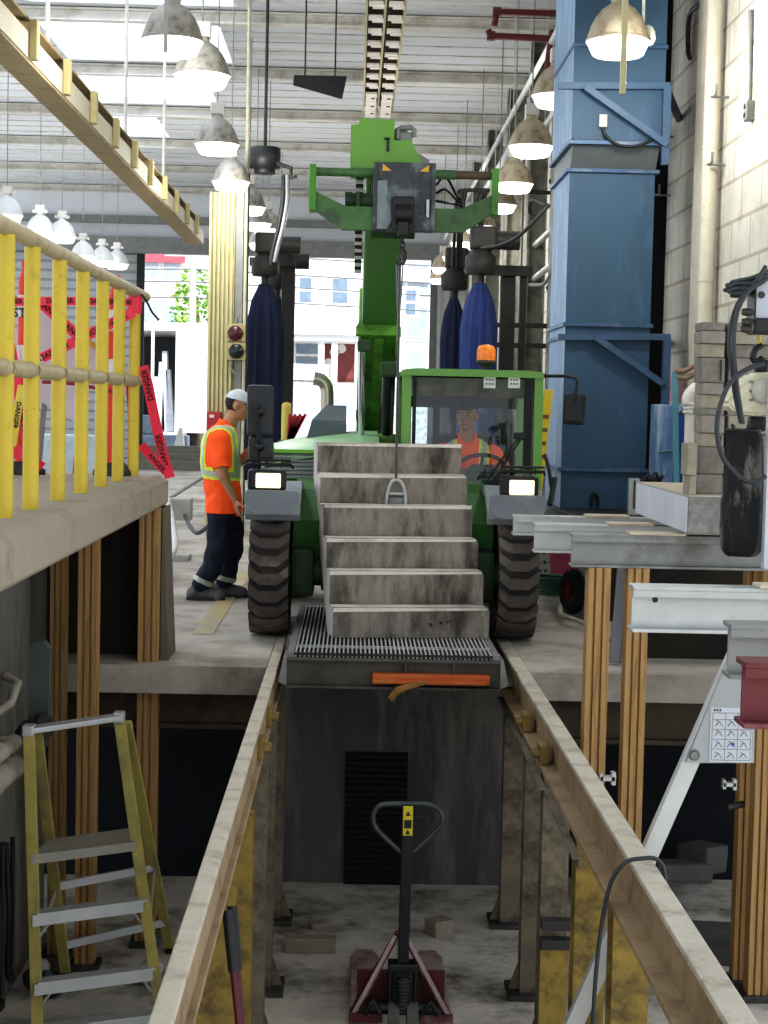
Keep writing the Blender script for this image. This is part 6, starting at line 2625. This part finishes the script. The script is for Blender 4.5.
    def cloth(s, name, msk, mat, off=.012, wr=.006, wscale=14, parent=None):
        """garment that follows the body: the chosen skin faces lifted off along the normals"""
        idx = -np.ones(len(s.co), int)
        fs = [f for f in s.faces if all(msk[i] for i in f)]
        vs = []
        for f in fs:
            for i in f:
                if idx[i] < 0:
                    idx[i] = len(vs)
                    p, n_ = s.co[i], s.no[i]
                    w = noise.noise(V(p) * wscale) * wr + noise.noise(V((p[0], p[1], p[2] * .5)) * wscale * 2.2) * wr * .5
                    vs.append(V(p + n_ * (off + w)))
        mb = MB()
        mb.add(vs, [[int(idx[i]) for i in f] for f in fs], 0, True)
        o = mb.build(name, [mat], parent or s.root)
        return o


# ---------------- worker beside the left wheel
WYY = 13.75
wk = thing('person', (P(207, 600, WYY).x, WYY, 0), 'worker in orange shirt, navy trousers and pale cap standing behind the left mirror', 'person')


def W(px, py, dy=0.):
    return P(px, py, WYY + dy)


zf = .0
B = Body()
fx = V((1, 0, 0))
ly = V((0, 1, 0))
hip = W(224, 500)
chest = W(222, 458)
shl = W(221, 437)
neck = W(229, 427)
skull = W(238, 405)
tors = [(W(224, 512), ly * .165, fx * .105), (W(223, 497), ly * .165, fx * .115), (W(221, 480), ly * .155, fx * .118), (W(220, 462), ly * .17, fx * .125), (W(220, 447), ly * .185, fx * .12),
        (W(221, 436), ly * .17, fx * .098), (W(224, 429), ly * .1, fx * .075)]
B.loft(tors, 'torso')
B.limb([W(224, 432), W(229, 424), W(234, 414)], [.068, .06, .058], 'neck')
hl_ = B.head(skull, (1, -.05, -.22), (.2, 0, 1), .118)
# near leg (camera side, trailing)
B.limb([W(222, 503, -.09), W(218, 553, -.11), W(200, 589, -.12)], [.1, .066, .048], ['thigh', 'shin'])
B.limb([W(226, 503, .09), W(234, 548, .1), W(224, 586, .13)], [.1, .066, .048], ['thigh2', 'shin2'])
for (an, dy) in ((W(200, 589, -.12), -.12), (W(224, 586, .13), .13)):
    h_ = V((an.x - .045, an.y, .055))
    B.limb([h_, V((an.x + .06, an.y, .05)), V((an.x + .15, an.y - .02, .042))], [.05, .045, .038], 'foot')
# near arm hanging, elbow slightly back
B.limb([W(219, 440, -.19), W(223, 476, -.25), W(235, 500, -.22)], [.056, .043, .031], ['uparm', 'forearm'])
B.hand(W(235, 500, -.22), (.2, .05, -1), (.75, .45, .2), (.8, -.5, 0), .4)
# far arm reaching forward
B.limb([W(222, 440, .19), W(236, 466, .24), W(251, 449, .1)], [.056, .043, .031], ['uparm2', 'forearm2'])
B.hand(W(251, 449, .1), (.7, -.3, .7), (-.4, -.8, .2), (-.4, .2, .8), .5)
B.finish(wk, .006)
B.face()
t = B.t
sleeve = (B.mask('uparm', 'uparm2') & (t < .78))
shirt = B.mask('torso') | sleeve
shirt &= ~((B.co[:, 2] > W(224, 431).z) & B.mask('neck'))
shirt |= B.mask('thigh', 'thigh2') 
so = B.cloth('shirt', shirt & ((B.co[:, 2] > W(224, 510).z - .02) | B.mask('uparm', 'uparm2')), orange_cloth, .03, .012, 9)
# hi-vis bands
x_ = B.co[:, 0]
z_ = B.co[:, 2]
tor = B.mask('torso')
zb = W(222, 473).z
sl_ = (x_ - W(222, 473).x) * -.12
belt = tor & (np.abs(z_ - zb - sl_) < .052)
belt_s = tor & (np.abs(z_ - zb - sl_) < .026)
B.cloth('vest_band', belt, vest_yellow, .037, .012, 9, so)
B.cloth('reflective_band', belt_s, silver_tape, .041, .012, 9, so)
cx_ = W(223, 450).x
yo = np.abs(B.co[:, 1] - WYY)
strap = tor & (z_ > zb) & (np.abs(yo - .1 - .0) < .036)
strap |= tor & (z_ > zb) & (np.abs(x_ - (cx_ + .1)) < .034) & (B.co[:, 1] < WYY)
strap |= tor & (z_ > zb) & (np.abs(x_ - (cx_ - .125)) < .022) & (B.co[:, 1] < WYY)
B.cloth('vest_strap', strap, vest_yellow, .036, .012, 9, so)
strap2 = tor & (z_ > zb) & (np.abs(yo - .1) < .018) | (tor & (z_ > zb) & (np.abs(x_ - (cx_ + .1)) < .016) & (B.co[:, 1] < WYY))
B.cloth('reflective_strap', strap2, silver_tape, .04, .012, 9, so)
tr_m = B.mask('thigh', 'shin', 'thigh2', 'shin2') | (tor & (z_ < W(224, 503).z))
tro = B.cloth('trousers', tr_m, navy_cloth, .024, .02, 9)
bandm = (B.mask('shin', 'shin2') & (t > .7) & (t < .84))
B.cloth('ankle_band', bandm, silver_tape, .035, .012, 9, tro)
boot = M('dusty_grey_boot', '#5d605f', .85, var=.25, scale=14)
bo_ = B.cloth('boots', B.mask('foot') | (B.mask('shin', 'shin2') & (t > .93)), boot, .013, .008, 20)
for an in (W(200, 589, -.12), W(224, 586, .13)):
    mb = MB()
    mb.prism_z([(an.x - .105, an.y - .045), (an.x - .06, an.y - .055), (an.x + .1, an.y - .065), (an.x + .19, an.y - .05), (an.x + .205, an.y - .02), (an.x + .18, an.y + .02), (an.x + .05, an.y + .045), (an.x - .09, an.y + .045)], .0, .03)
    mb.build('sole', [M('boot_sole', '#3b3c3b', .9)], bo_)
# cap and hair
c, R3, k = B.headframe
hm = B.mask('head')
loc_ = (B.co - np.array(c)) @ np.array(R3)
hair = hm & (loc_[:, 2] > -.45 * k) & (loc_[:, 1] < .05 * k - .0) & (loc_[:, 2] < .45 * k)
hair &= ~((np.abs(loc_[:, 0]) > .64 * k) & (loc_[:, 1] > -.25 * k))
B.cloth('hair', hair, M('dark_brown_hair', '#2a211c', .8), .004, .004, 60)
capm = hm & (loc_[:, 2] > .3 * k)
cap = B.cloth('cap', capm, M('pale_grey_cap', '#c3c8cc', .75, var=.06), .012, .003, 20)
mb = MB()
vs, fs = [], []
for i in range(9):
    a = -1.1 + 2.2 * i / 8
    for r_ in (.7, 1.35):
        q = V((math.sin(a) * (.66 if r_ < 1 else .6) * k * (1 if r_ < 1 else 1.05), (math.cos(a) * .8 + (0 if r_ < 1 else .62)) * k - .1 * k, (.33 - (0 if r_ < 1 else .12) + .06 * math.cos(a * 1.3)) * k))
        vs.append(V(c) + R3 @ q)
for i in range(8):
    fs.append([2 * i, 2 * i + 1, 2 * i + 3, 2 * i + 2])
mb.add(vs, fs, 0, True)
mb.add([v - V((0, 0, .006)) for v in vs], fs, 0, True)
mb.build('cap_peak', [M('pale_grey_cap', '#c3c8cc')], cap)

# ---------------- driver
DYY = 12.95
dp = P(468, 418, DYY)
dr = thing('person', (.87, DYY + .1, .78), 'driver in orange shirt and dark cap sitting in the cab behind the wheel', 'person')


def D(px, py, Y):
    return P(px, py, Y)


B = Body()
lx = V((1, 0, 0))
bk = V((0, 1, 0))
mx_ = .87
tors = [(V((mx_, 13.12, .84)), lx * .175, bk * .12), (V((mx_, 13.1, .95)), lx * .165, bk * .115), (V((mx_, 13.07, 1.07)), lx * .165, bk * .115), (V((mx_, 13.05, 1.17)), lx * .185, bk * .12),
        (V((mx_, 13.05, 1.25)), lx * .19, bk * .105), (V((mx_, 13.04, 1.305)), lx * .14, bk * .08), (V((mx_, 13.02, 1.335)), lx * .08, bk * .07)]
B.loft(tors, 'torso')
hc = D(467, 415, DYY)
B.limb([V((mx_, 13.03, 1.3)), V((mx_ - .005, 13.0, 1.37)), V((hc.x + .005, hc.y + .03, hc.z - .06))], [.07, .058, .056], 'neck')
B.head(hc, (-.45, -1, -.02), (0, 0, 1), .115)
hr, hl2 = scn + tilt @ V((.165, -.03, 0)), scn + tilt @ V((-.15, .05, 0))
for s_, hd_, el in ((1, hr, V((1.15, 12.95, 1.02))), (-1, hl2, V((.58, 12.98, 1.04)))):
    wv = hd_ + V((s_ * .02, .085, .015))
    B.limb([V((mx_ + s_ * .19, 13.05, 1.24)), el, wv], [.06, .046, .032], ['uparm', 'forearm'])
    B.hand(wv, hd_ - wv, V((-s_ * .3, -.2, -.9)), V((-s_, .1, .3)), .85)
for s_ in (-1, 1):
    B.limb([V((mx_ + s_ * .09, 13.1, .86)), V((mx_ + s_ * .14, 12.72, .9)), V((mx_ + s_ * .13, 12.66, .65))], [.09, .065, .048], ['thigh', 'shin'])
    B.limb([V((mx_ + s_ * .13, 12.68, .63)), V((mx_ + s_ * .135, 12.56, .62))], [.042, .036], 'foot')
B.finish(dr, .006)
B.face()
t = B.t
tor = B.mask('torso')
so = B.cloth('shirt', tor | (B.mask('uparm') & (t < .85)), orange_cloth, .016, .012, 12)
xx = np.abs(B.co[:, 0] - mx_)
strap = tor & (np.abs(xx - .115) < .045)
B.cloth('vest_strap', strap, vest_yellow, .022, .012, 12, so)
B.cloth('reflective_strap', tor & (np.abs(xx - .115) < .022), silver_tape, .026, .012, 12, so)
B.cloth('trousers', B.mask('thigh', 'shin'), navy_cloth, .014, .01, 9)
B.cloth('boots', B.mask('foot'), boot, .012, .006, 20)
c, R3, k = B.headframe
loc_ = (B.co - np.array(c)) @ np.array(R3)
hm = B.mask('head')
B.cloth('hair', hm & (loc_[:, 2] > -.4 * k) & (loc_[:, 1] < -.05 * k) & (loc_[:, 2] < .5 * k) & ~((np.abs(loc_[:, 0]) > .64 * k) & (loc_[:, 1] > -.25 * k)), M('dark_brown_hair', '#2a211c'), .004, .004, 60)
cap = B.cloth('cap', hm & (loc_[:, 2] > .36 * k), M('dark_cap', '#25272b', .8), .012, .003, 20)
mb = MB()
vs, fs = [], []
for i in range(9):
    a = -1.1 + 2.2 * i / 8
    for r_ in (.7, 1.35):
        q = V((math.sin(a) * .66 * k, (math.cos(a) * .8 + (0 if r_ < 1 else .6)) * k - .1 * k, (.38 - (0 if r_ < 1 else .1) + .06 * math.cos(a * 1.3)) * k))
        vs.append(V(c) + R3 @ q)
for i in range(8):
    fs.append([2 * i, 2 * i + 1, 2 * i + 3, 2 * i + 2])
mb.add(vs, fs, 0, True)
mb.build('cap_peak', [M('dark_cap', '#25272b')], cap)
# ------------------------------------------------------------------ barricade on the platform
TYB = 10.35
orange_p = M('delineator_orange_red', '#d23a22', .55, var=.08, emis=.05)


def delineator(x, y, h, label):
    t = thing('delineator_post', (x, y, PT), label, 'delineator post', 'delineator posts on the platform')
    mb = MB()
    mb.lathe([(.13, 0), (.13, .03), (.1, .05), (.06, .08), (.001, .08)], (x, y, PT), n=8)
    mb.build('rubber_base', [rubber], t)
    mb = MB()
    mb.lathe([(.055, .06), (.048, .5), (.043, h - .1), (.03, h - .06), (.022, h - .03), (.03, h), (.02, h + .02), (.001, h + .02)], (x, y, PT), n=18)
    mb.build('post_tube', [orange_p], t)
    mb = MB()
    for z0 in (h - .32, h - .62):
        mb = MB()
        rr = .0515 - .008 * (z0 / h)
        mb.lathe([(rr, z0), (rr, z0 + .13)], (x, y, PT), n=18, cap=False)
        b_ = mb.build('white_band', [M('band_white', '#d5d6d4', .5)], t)
    return t


d0 = P(24, 480, TYB)
d0t = delineator(d0.x, TYB, 1.27, 'orange delineator post with white bands behind the second railing post, yellow tape at its foot')
mb = MB()
q = P(24, 325, TYB - .056)
text_mb(mb, 'STA', .075, V((d0.x, TYB - .054, PT + .97)), (1, 0, 0), (0, 0, 1), bold=.002)
mb.build('band_lettering', [black], d0t)
d1 = P(114, 478, TYB + .1)
delineator(d1.x, TYB + .1, 1.2, 'orange red delineator post between the last two railing posts')
# white diamond board
bd0 = TYB + .22
q = [P(6, 340, bd0), P(42, 298, bd0), P(104, 352, bd0), P(78, 424, bd0), P(10, 383, bd0)]
wb = thing('white_board', V((q[3].x, bd0, PT)), 'large tilted white board edged in yellow standing behind the railing', 'board')
mb = MB()
mb.prism_y([(p.x, p.z) for p in q], bd0, bd0 + .012)
mb.build('board_sheet', [M('board_white', '#cfcdd3', .6, var=.04)], wb)
mb = MB()
for a, b in ((q[1], q[2]),):
    mb.bar(a + V((0, -.004, -.01)), b + V((0, -.004, -.01)), .012, .03)
mb.build('yellow_edge', [M('edge_yellow', '#c7b04a', .6)], wb)
mb = MB()
for x in (q[0].x + .2, q[3].x - .02):
    mb.bar(V((x, bd0 + .03, PT)), V((x + .05, bd0 + .025, q[3].z + .3)), .03, .02, up=V((0, 1, 0)))
mb.build('support_leg', [steel_grey], wb)
# tape
lettering = M('tape_lettering', '#1b0d10', .6)


def tape(pts, w, label, words=0, up=V((0, 0, 1)), side=None, tsize=None, mat=None, flip=False):
    pts = [V(p) for p in pts]
    mb = MB()
    mid = bez(pts, 4)
    ups = []
    for i in range(len(mid)):
        d = (mid[min(i + 1, len(mid) - 1)] - mid[max(i - 1, 0)]).normalized()
        n_ = V((0, -1, 0.0))
        u = n_.cross(d)
        u = u.normalized() if u.length > .05 else V(up)
        ups.append(u)
    mb.ribbon(mid, w, ups)
    t = thing('barricade_tape', pts[0], label, 'tape', 'red barricade tapes')
    o = mb.build('tape_strip', [mat or red_tape], t)
    if words:
        mb = MB()
        n_ = len(mid)
        for k in range(words):
            i = int((k + .5) / words * (n_ - 1))
            d = (mid[min(i + 1, n_ - 1)] - mid[max(i - 1, 0)]).normalized()
            if flip:
                d = -d
            u = d.cross(V((0, -1, 0))) * -1
            u = V((0, -1, 0)).cross(d)
            if flip is False and u.z < 0 and abs(d.x) > .3:
                d = -d
                u = -u
            text_mb(mb, 'DANGER', tsize or w * .8, mid[i] + V((0, -.006, 0)), d, u, bold=.001)
        mb.build('danger_lettering', [lettering], o)
    return t


tape([P(-8, 302, TYB - .07), P(60, 301, TYB - .07), P(113, 302, TYB), P(140, 303, 10.42)], .05, 'red tape stretched level along the top of the railing bay', 4)
tape([P(40, 302, TYB), P(62, 322, TYB), P(85, 342, TYB)], .062, 'red tape sloping down right across the white board', 2)
tape([P(42, 358, TYB - .02), P(90, 334, TYB - .02), P(134, 312, 10.36)], .062, 'red tape sloping up right across the white board to the last railing post', 3)
tape([P(42, 382, TYB), P(75, 384, TYB), P(113, 392, TYB)], .022, 'narrow dark red tape sagging level below the middle rail', 0, mat=M('dark_red_tape', '#8d1f30', .6))
tape([P(8, 335, TYB - .08), P(13, 360, TYB - .08), P(18, 390, TYB - .08), P(24, 425, TYB - .08), P(28, 455, TYB - .08)], .06, 'red tape running steeply down the front of the left delineator post', 2)
tape([P(22, 385, TYB - .1), P(17, 415, TYB - .1), P(11, 452, TYB - .1)], .05, 'yellow tape hanging at the foot of the left delineator post', 1, mat=M('yellow_tape', '#d8c04a', .5))
tape([P(8, 455, TYB - .12), P(20, 452, TYB - .1), P(34, 462, TYB - .12), P(42, 468, TYB - .1)], .07, 'crumpled red tape heaped at the foot of the left delineator post', 0)
tape([P(128, 382, 10.45), P(130, 410, 10.5), P(131, 460, 10.5)], .03, 'thin red tape hanging straight down behind the last railing post', 0)
tape([P(143, 366, 10.42), P(148, 385, 10.44), P(154, 415, 10.48), P(162, 450, 10.52), P(170, 478, 10.55)], .062, 'red danger tape hanging off the end of the railing to the platform corner', 2, flip=True)
tape([P(141, 445, 10.44), P(150, 455, 10.5), P(160, 466, 10.52), P(169, 474, 10.55)], .055, 'red tape sloping from the last railing post foot to the platform corner', 1)
# wrap on last post
mb = MB()
mb.lathe([(.04, -.06), (.042, 0), (.04, .06)], (-1.35, 10.43, P(135, 304, 10.43).z), n=14, cap=False)
tag(mb.build('tape_wrap', [red_tape], origin=(-1.35, 10.43, 2.2)), 'red tape wrapped round the top of the last railing post', 'tape')
mb = MB()
mb.tube(bez([P(142, 295, 10.4), P(147, 302, 10.45), P(152, 312, 10.45), P(159, 320, 10.45)], 5), [.007] * 15 + [.012], 6)
tag(mb.build('strap_end', [black], origin=P(150, 305, 10.4)), 'short black strap hanging from the railing end', 'strap')
# pale blue low cabinet behind the barricade
mb = MB()
a, b = P(36, 466, 22), P(112, 436, 22)
lb_ = thing('low_cabinet', (a.x, 22.3, 0), 'long low pale blue grey cabinet far behind the railing', 'cabinet')
mb.box2((a.x, 22, 0.05), (b.x, 22.5, b.z), b=.02)
mb.build('cabinet_body', [M('pale_blue_grey', '#a9b5bd', .6)], lb_)
mb = MB()
mb.box2((a.x - .6, 21.9, 0), (b.x + .5, 22.6, .05))
mb.build('dark_plinth', [black], lb_)

# ------------------------------------------------------------------ the street outside
OB = 56.0
ox = lambda px, Y=OB: P(px, 400, Y).x
oz = lambda py, Y=OB: P(320, py, Y).z
hw = thing('house', (ox(330), OB + 4, 0), 'pale house with white porch and dark red brick ground floor across the street', 'house')
white_s = M('bright_white_siding', '#d5d4d2', .8, var=.05)
mb = MB()
mb.box2((ox(245), OB + 1.5, 0), (ox(358), OB + 3.6, oz(225)))
mb.build('upper_wall', [white_s], hw)
mb = MB()
mb.box2((ox(272), OB + 1.2, 0), (ox(356), OB + 1.49, oz(338)))
mb.build('brick_wall', [block_mat('house_brick', '#7a3f3c', '#b08a80', .42, .14, .5, (0, 2))], hw)
mb = MB()
mb.box2((ox(262), OB - 1.2, oz(342)), (ox(362), OB + 1.5, oz(336)))
mb.prism_x([(OB - 1.3, oz(336)), (OB + 1.5, oz(315)), (OB + 1.5, oz(336))], ox(262), ox(362))
mb.build('porch_roof', [M('porch_white', '#dededc', .7, var=.03)], hw)
for px0, px1, py0, py1 in ((294, 318, 343, 366), (296, 308, 275, 300), (330, 345, 275, 300), (405, 415, 285, 310)):
    mb = MB()
    a, b, c_, d_ = ox(px0), ox(px1), oz(py1), oz(py0)
    yy = OB + 1.1 if py0 > 340 else OB + 1.45
    mb.box2((a - .12, yy, c_ - .12), (b + .12, yy + .04, d_ + .12))
    mb.box2((a - .02, yy - .02, (c_ + d_) / 2 - .04), (b + .02, yy, (c_ + d_) / 2 + .04))
    w_ = mb.build('window', [M('window_white', '#d6d6d4', .6)], hw)
    mb = MB()
    mb.box2((a, yy - .012, c_), (b, yy - .001, d_))
    mb.build('pane', [M('window_pane_blue', '#6f8091', .15)], w_)
mb = MB()
for px in (284, 321, 334, 357):
    mb.box2((ox(px) - .1, OB - 1.1, 0), (ox(px) + .1, OB - .9, oz(341)))
mb.build('porch_post', [M('porch_white', '#dededc')], hw)
mb = MB()
zt, zb_ = oz(365), oz(381)
mb.box2((ox(278), OB - 1.05, zt - .08), (ox(335), OB - .95, zt))
mb.box2((ox(278), OB - 1.05, zb_), (ox(335), OB - .95, zb_ + .08))
for k in range(26):
    x = ox(278) + (ox(335) - ox(278)) * k / 25
    mb.box2((x - .03, OB - 1.03, zb_), (x + .03, OB - .97, zt))
mb.build('porch_railing', [M('porch_white', '#dededc')], hw)
mb = MB()
for px, py in ((333, 351), (340, 347), (327, 362)):
    mb.lathe([(.16, 0), (.14, -.04), (.001, -.05)], V((ox(px), OB + 1.19, oz(py))), (0, -1, 0), 14)
mb.build('wall_plate_ornament', [M('ornament_white', '#cfc9c4', .6)], hw)
RW_ = 52
mb = MB()
mb.box2((-4.2, RW_, 0), (4, RW_ + .6, P(320, 382, RW_).z))
struct(mb.build('wall_street', [M('speckled_stone', '#9aa0ab', .9, var=.35, scale=5, dirt='#dcdde0', dirt_amt=.42, dirt_scale=9)]))
# flanking buildings
for px0, px1, top, Y, colr, lab in ((360, 470, 255, 60, '#cfcfd2', 'pale tall building across the street right of the boom'), (95, 181, 240, 74, '#d9c6c4', 'pinkish white building above the box trailer')):
    mb = MB()
    a, b = P(px0, 400, Y).x, P(px1, 400, Y).x
    zt = P(px0, top, Y).z
    t_ = thing('building', ((a + b) / 2, Y, 0), lab, 'building')
    mb.box2((a, Y, 0), (b, Y + 6, zt))
    mb.build('wall', [M('wall_' + colr[1:], colr, .8, var=.05)], t_)
    n_ = 3 if px0 > 300 else 4
    for r_ in range(3):
        for k in range(n_):
            x = a + (b - a) * (k + .5) / n_
            z = 1.6 + (zt - 2) * (r_ + .4) / 3 + .6
            mb = MB()
            mb.box2((x - .45, Y - .05, z - .6), (x + .45, Y - .01, z + .7))
            w_ = mb.build('window', [white_s], t_)
            mb = MB()
            mb.box2((x - .35, Y - .07, z - .5), (x + .35, Y - .051, z + .6))
            mb.build('pane', [M('window_pane_pale', '#98a3ad', .2)], w_)
    mb = MB()
    mb.box2((a - .1, Y - .2, zt - .9), (b + .1, Y - .06, zt - .5))
    mb.build('red_cornice', [M('cornice_red', '#b0505a', .7) if px0 < 300 else white_s], t_)
# box trailer open at the back
TYY = 46
tx0, tx1 = P(140, 400, TYY).x, P(176, 400, TYY).x
bt2 = thing('box_trailer', ((tx0 + tx1) / 2, TYY, 0), 'white box trailer with its dark rear open outside the left doorway', 'trailer')
zt, zb_ = P(150, 322, TYY).z, P(150, 432, TYY).z
mb = MB()
mb.box2((tx0 - 1.6, TYY, zt - .22), (tx1 + .9, TYY + 5, zt))
mb.box2((tx1 - .03, TYY, zb_), (tx1 + .9, TYY + 5, zt - .222))
mb.box2((tx0 - 1.6, TYY, zb_), (tx0 - 1.55, TYY + 5, zt))
mb.box2((tx0 - 1.6, TYY, zb_ - .15), (tx1 + .15, TYY + 5, zb_))
mb.box2((tx0 - 1.6, TYY + 4.9, zb_), (tx1, TYY + 5, zt), m=1)
mb.box2((tx0 + .28, TYY + .02, zb_), (tx0 + .36, TYY + .1, zt))
mb.build('box_shell', [M('trailer_white', '#dcdcda', .6, var=.03), M('trailer_inside', '#5d5f62', .8)], bt2)
for x in (tx0 - .9, tx1 + .3):
    mb = MB()
    mb.lathe([(.2, -.14), (.42, -.14), (.46, -.08), (.46, .08), (.42, .14), (.2, .14)], (x, TYY + 2, .46), (1, 0, 0), 22)
    mb.build('wheel', [rubber], bt2)
mb = MB()
mb.box2((tx0 - 1.5, TYY + .05, .45), (tx1 + .1, TYY + 4.9, zb_ - .152))
mb.build('underframe', [steel_dark], bt2)
rng = random.Random(9)
for k, (px, py, h_, r_) in enumerate(((160, 424, 1.9, .12), (166, 424, 2.2, -.16), (155, 424, 1.5, .25), (170, 424, 1.7, -.3))):
    a = P(px, py, TYY + .6)
    a.z = zb_ + .001
    mb = MB()
    mb.box(a + V((0, 0, h_ / 2)), (.14, .3, h_), Matrix.Rotation(r_ * .3, 3, 'Y'), b=.02)
    tag(mb.build('loose_panel', [M('panel_white', '#cfd2d6', .6)], origin=a), ['tall white panel standing in the open trailer', 'tallest white panel in the open trailer, right of centre', 'short leaning white panel at the left of the trailer load',
        'tilted white panel at the right of the trailer load'][k], 'panel', 'white panels in the trailer')
mb = MB()
a = P(150, 462, 44)
mb.box2((a.x - 1.2, 43.6, .0), (a.x + 1.0, 44.2, .7), b=.05)
mb.box2((a.x - 1.0, 43.7, .7), (a.x + .2, 44.1, 1.2), b=.05)
tag(mb.build('grey_machine', [M('machine_grey_blue', '#7f8a96', .6, var=.2)], origin=a), 'grey machine standing on the ground under the trailer rear', 'machine')
a = PZ(176, 463, 0)
mb = MB()
mb.prism_y([(P(168, 460, 42).x, 0), (P(186, 460, 42).x, 0), (P(182, 430, 42).x, P(180, 428, 42).z), (P(179, 430, 42).x, P(180, 428, 42).z)], 42, 42.2)
tag(mb.build('white_wedge_board', [white_paint], origin=(P(176, 460, 42).x, 42, 0)), 'white tapering board standing at the street opening', 'board')
# trees and pole
leaf = M('leaf_green', '#6f9a3a', .8, var=.4, scale=3, dirt='#9fc05a', dirt_amt=.35)
bark = M('bark', '#6d5b48', .9)
for k, (px, top, Y, lab) in enumerate(((196, 262, 66, 'leafy green tree outside left of the ribbed column, taller'), (204, 330, 60, 'leafy green tree outside left of the ribbed column, lower and nearer'))):
    x = P(px, 400, Y).x
    zt = P(px, top, Y).z
    t_ = thing('tree', (x, Y, 0), lab, 'tree')
    mb = MB()
    mb.tube([(x, Y, 0), (x + .1, Y, zt * .4), (x, Y, zt * .8)], [.16, .12, .05], 8)
    mb.build('trunk', [bark], t_)
    rng = random.Random(20 + k)
    mb = MB()
    for i in range(900):
        a, b, r_ = rng.uniform(0, 2 * PI), math.acos(rng.uniform(-1, 1)), rng.uniform(.3, 1) ** .5
        c = V((x + 1.1 * r_ * math.sin(b) * math.cos(a), Y + 1.1 * r_ * math.sin(b) * math.sin(a), zt * .62 + zt * .38 * r_ * math.cos(b)))
        n_ = V((rng.uniform(-1, 1), rng.uniform(-1, 1), rng.uniform(-.3, 1))).normalized()
        d, s1, s2 = frame_of(n_)
        w_ = rng.uniform(.08, .16)
        mb.add([c - s1 * w_, c - s2 * w_ * .6, c + s1 * w_, c + s2 * w_ * .6], [[0, 1, 2, 3]])
    mb.build('foliage', [leaf], t_)
mb = MB()
x = P(191, 400, 55).x
mb.cyl((x, 55, 0), (x, 55, 9), .13, .1, 10)
mb.box2((x - .9, 54.95, 6.2), (x + .9, 55.05, 6.32))
pl = thing('utility_pole', (x, 55, 0), 'pale utility pole with wires outside the left doorway', 'pole')
mb.build('pole', [M('pole_pale', '#b9b5ad', .8)], pl)
mb = MB()
for z in (4.9, 5.4, 5.8, 6.35):
    mb.tube([(x - 14, 56, z + .3), (x - 6, 55.4, z - .1), (x, 55, z), (x + 9, 55.2, z - .3), (x + 22, 56, z + .2)], .025, 5)
mb.build('overhead_wires', [M('wire_grey', '#6a6c70', .6)], pl)
# blue board seen beside the cab
a, b = P(397, 425, 24), P(404, 393, 24)
mb = MB()
mb.box2((a.x, 24, a.z), (b.x + .05, 24.05, b.z))
mb.box2(((a.x + b.x) / 2 - .03, 24.05, 0), ((a.x + b.x) / 2 + .03, 24.1, a.z + .1), m=1)
tag(mb.build('blue_board', [M('bright_blue', '#3f8fd0', .5), steel_grey], origin=(a.x, 24, 0)), 'small bright blue board on a post between the boom and the cab', 'board')

# ------------------------------------------------------------------ light
w = bpy.data.worlds.new('world')
SC.world = w
w.use_nodes = True
nt = w.node_tree
nt.nodes.clear()
wo = nt.nodes.new('ShaderNodeOutputWorld')
bg = nt.nodes.new('ShaderNodeBackground')
tcw = nt.nodes.new('ShaderNodeTexCoord')
sep = nt.nodes.new('ShaderNodeSeparateXYZ')
rmp = nt.nodes.new('ShaderNodeValToRGB')
rmp.color_ramp.elements[0].color = (.75, .78, .8, 1)
rmp.color_ramp.elements[1].color = (.62, .76, 1, 1)
nt.links.new(tcw.outputs['Generated'], sep.inputs[0])
nt.links.new(sep.outputs[2], rmp.inputs[0])
nt.links.new(rmp.outputs[0], bg.inputs[0])
bg.inputs[1].default_value = 1.95
nt.links.new(bg.outputs[0], wo.inputs[0])
sl_ = bpy.data.lights.new('sun', 'SUN')
sl_.energy = 6.5
sl_.angle = .02
sl_.color = (1, .97, .92)
so_ = bpy.data.objects.new('sun', sl_)
COL.objects.link(so_)
so_.rotation_euler = V((-.35, .55, -.75)).to_track_quat('-Z', 'Y').to_euler()
so_.location = (0, 0, 30)
SC.view_settings.view_transform = 'Standard'
for look in ('Medium High Contrast', 'Standard - Medium High Contrast', 'None'):
    try:
        SC.view_settings.look = look
        break
    except TypeError:
        pass
SC.view_settings.exposure = 0.0
try:
    SC.cycles.use_denoising = True
    SC.cycles.max_bounces = 8
    SC.cycles.diffuse_bounces = 4
    SC.cycles.transparent_max_bounces = 12
    SC.cycles.sample_clamp_indirect = 4
    SC.cycles.caustics_reflective = False
    SC.cycles.caustics_refractive = False
except Exception:
    pass
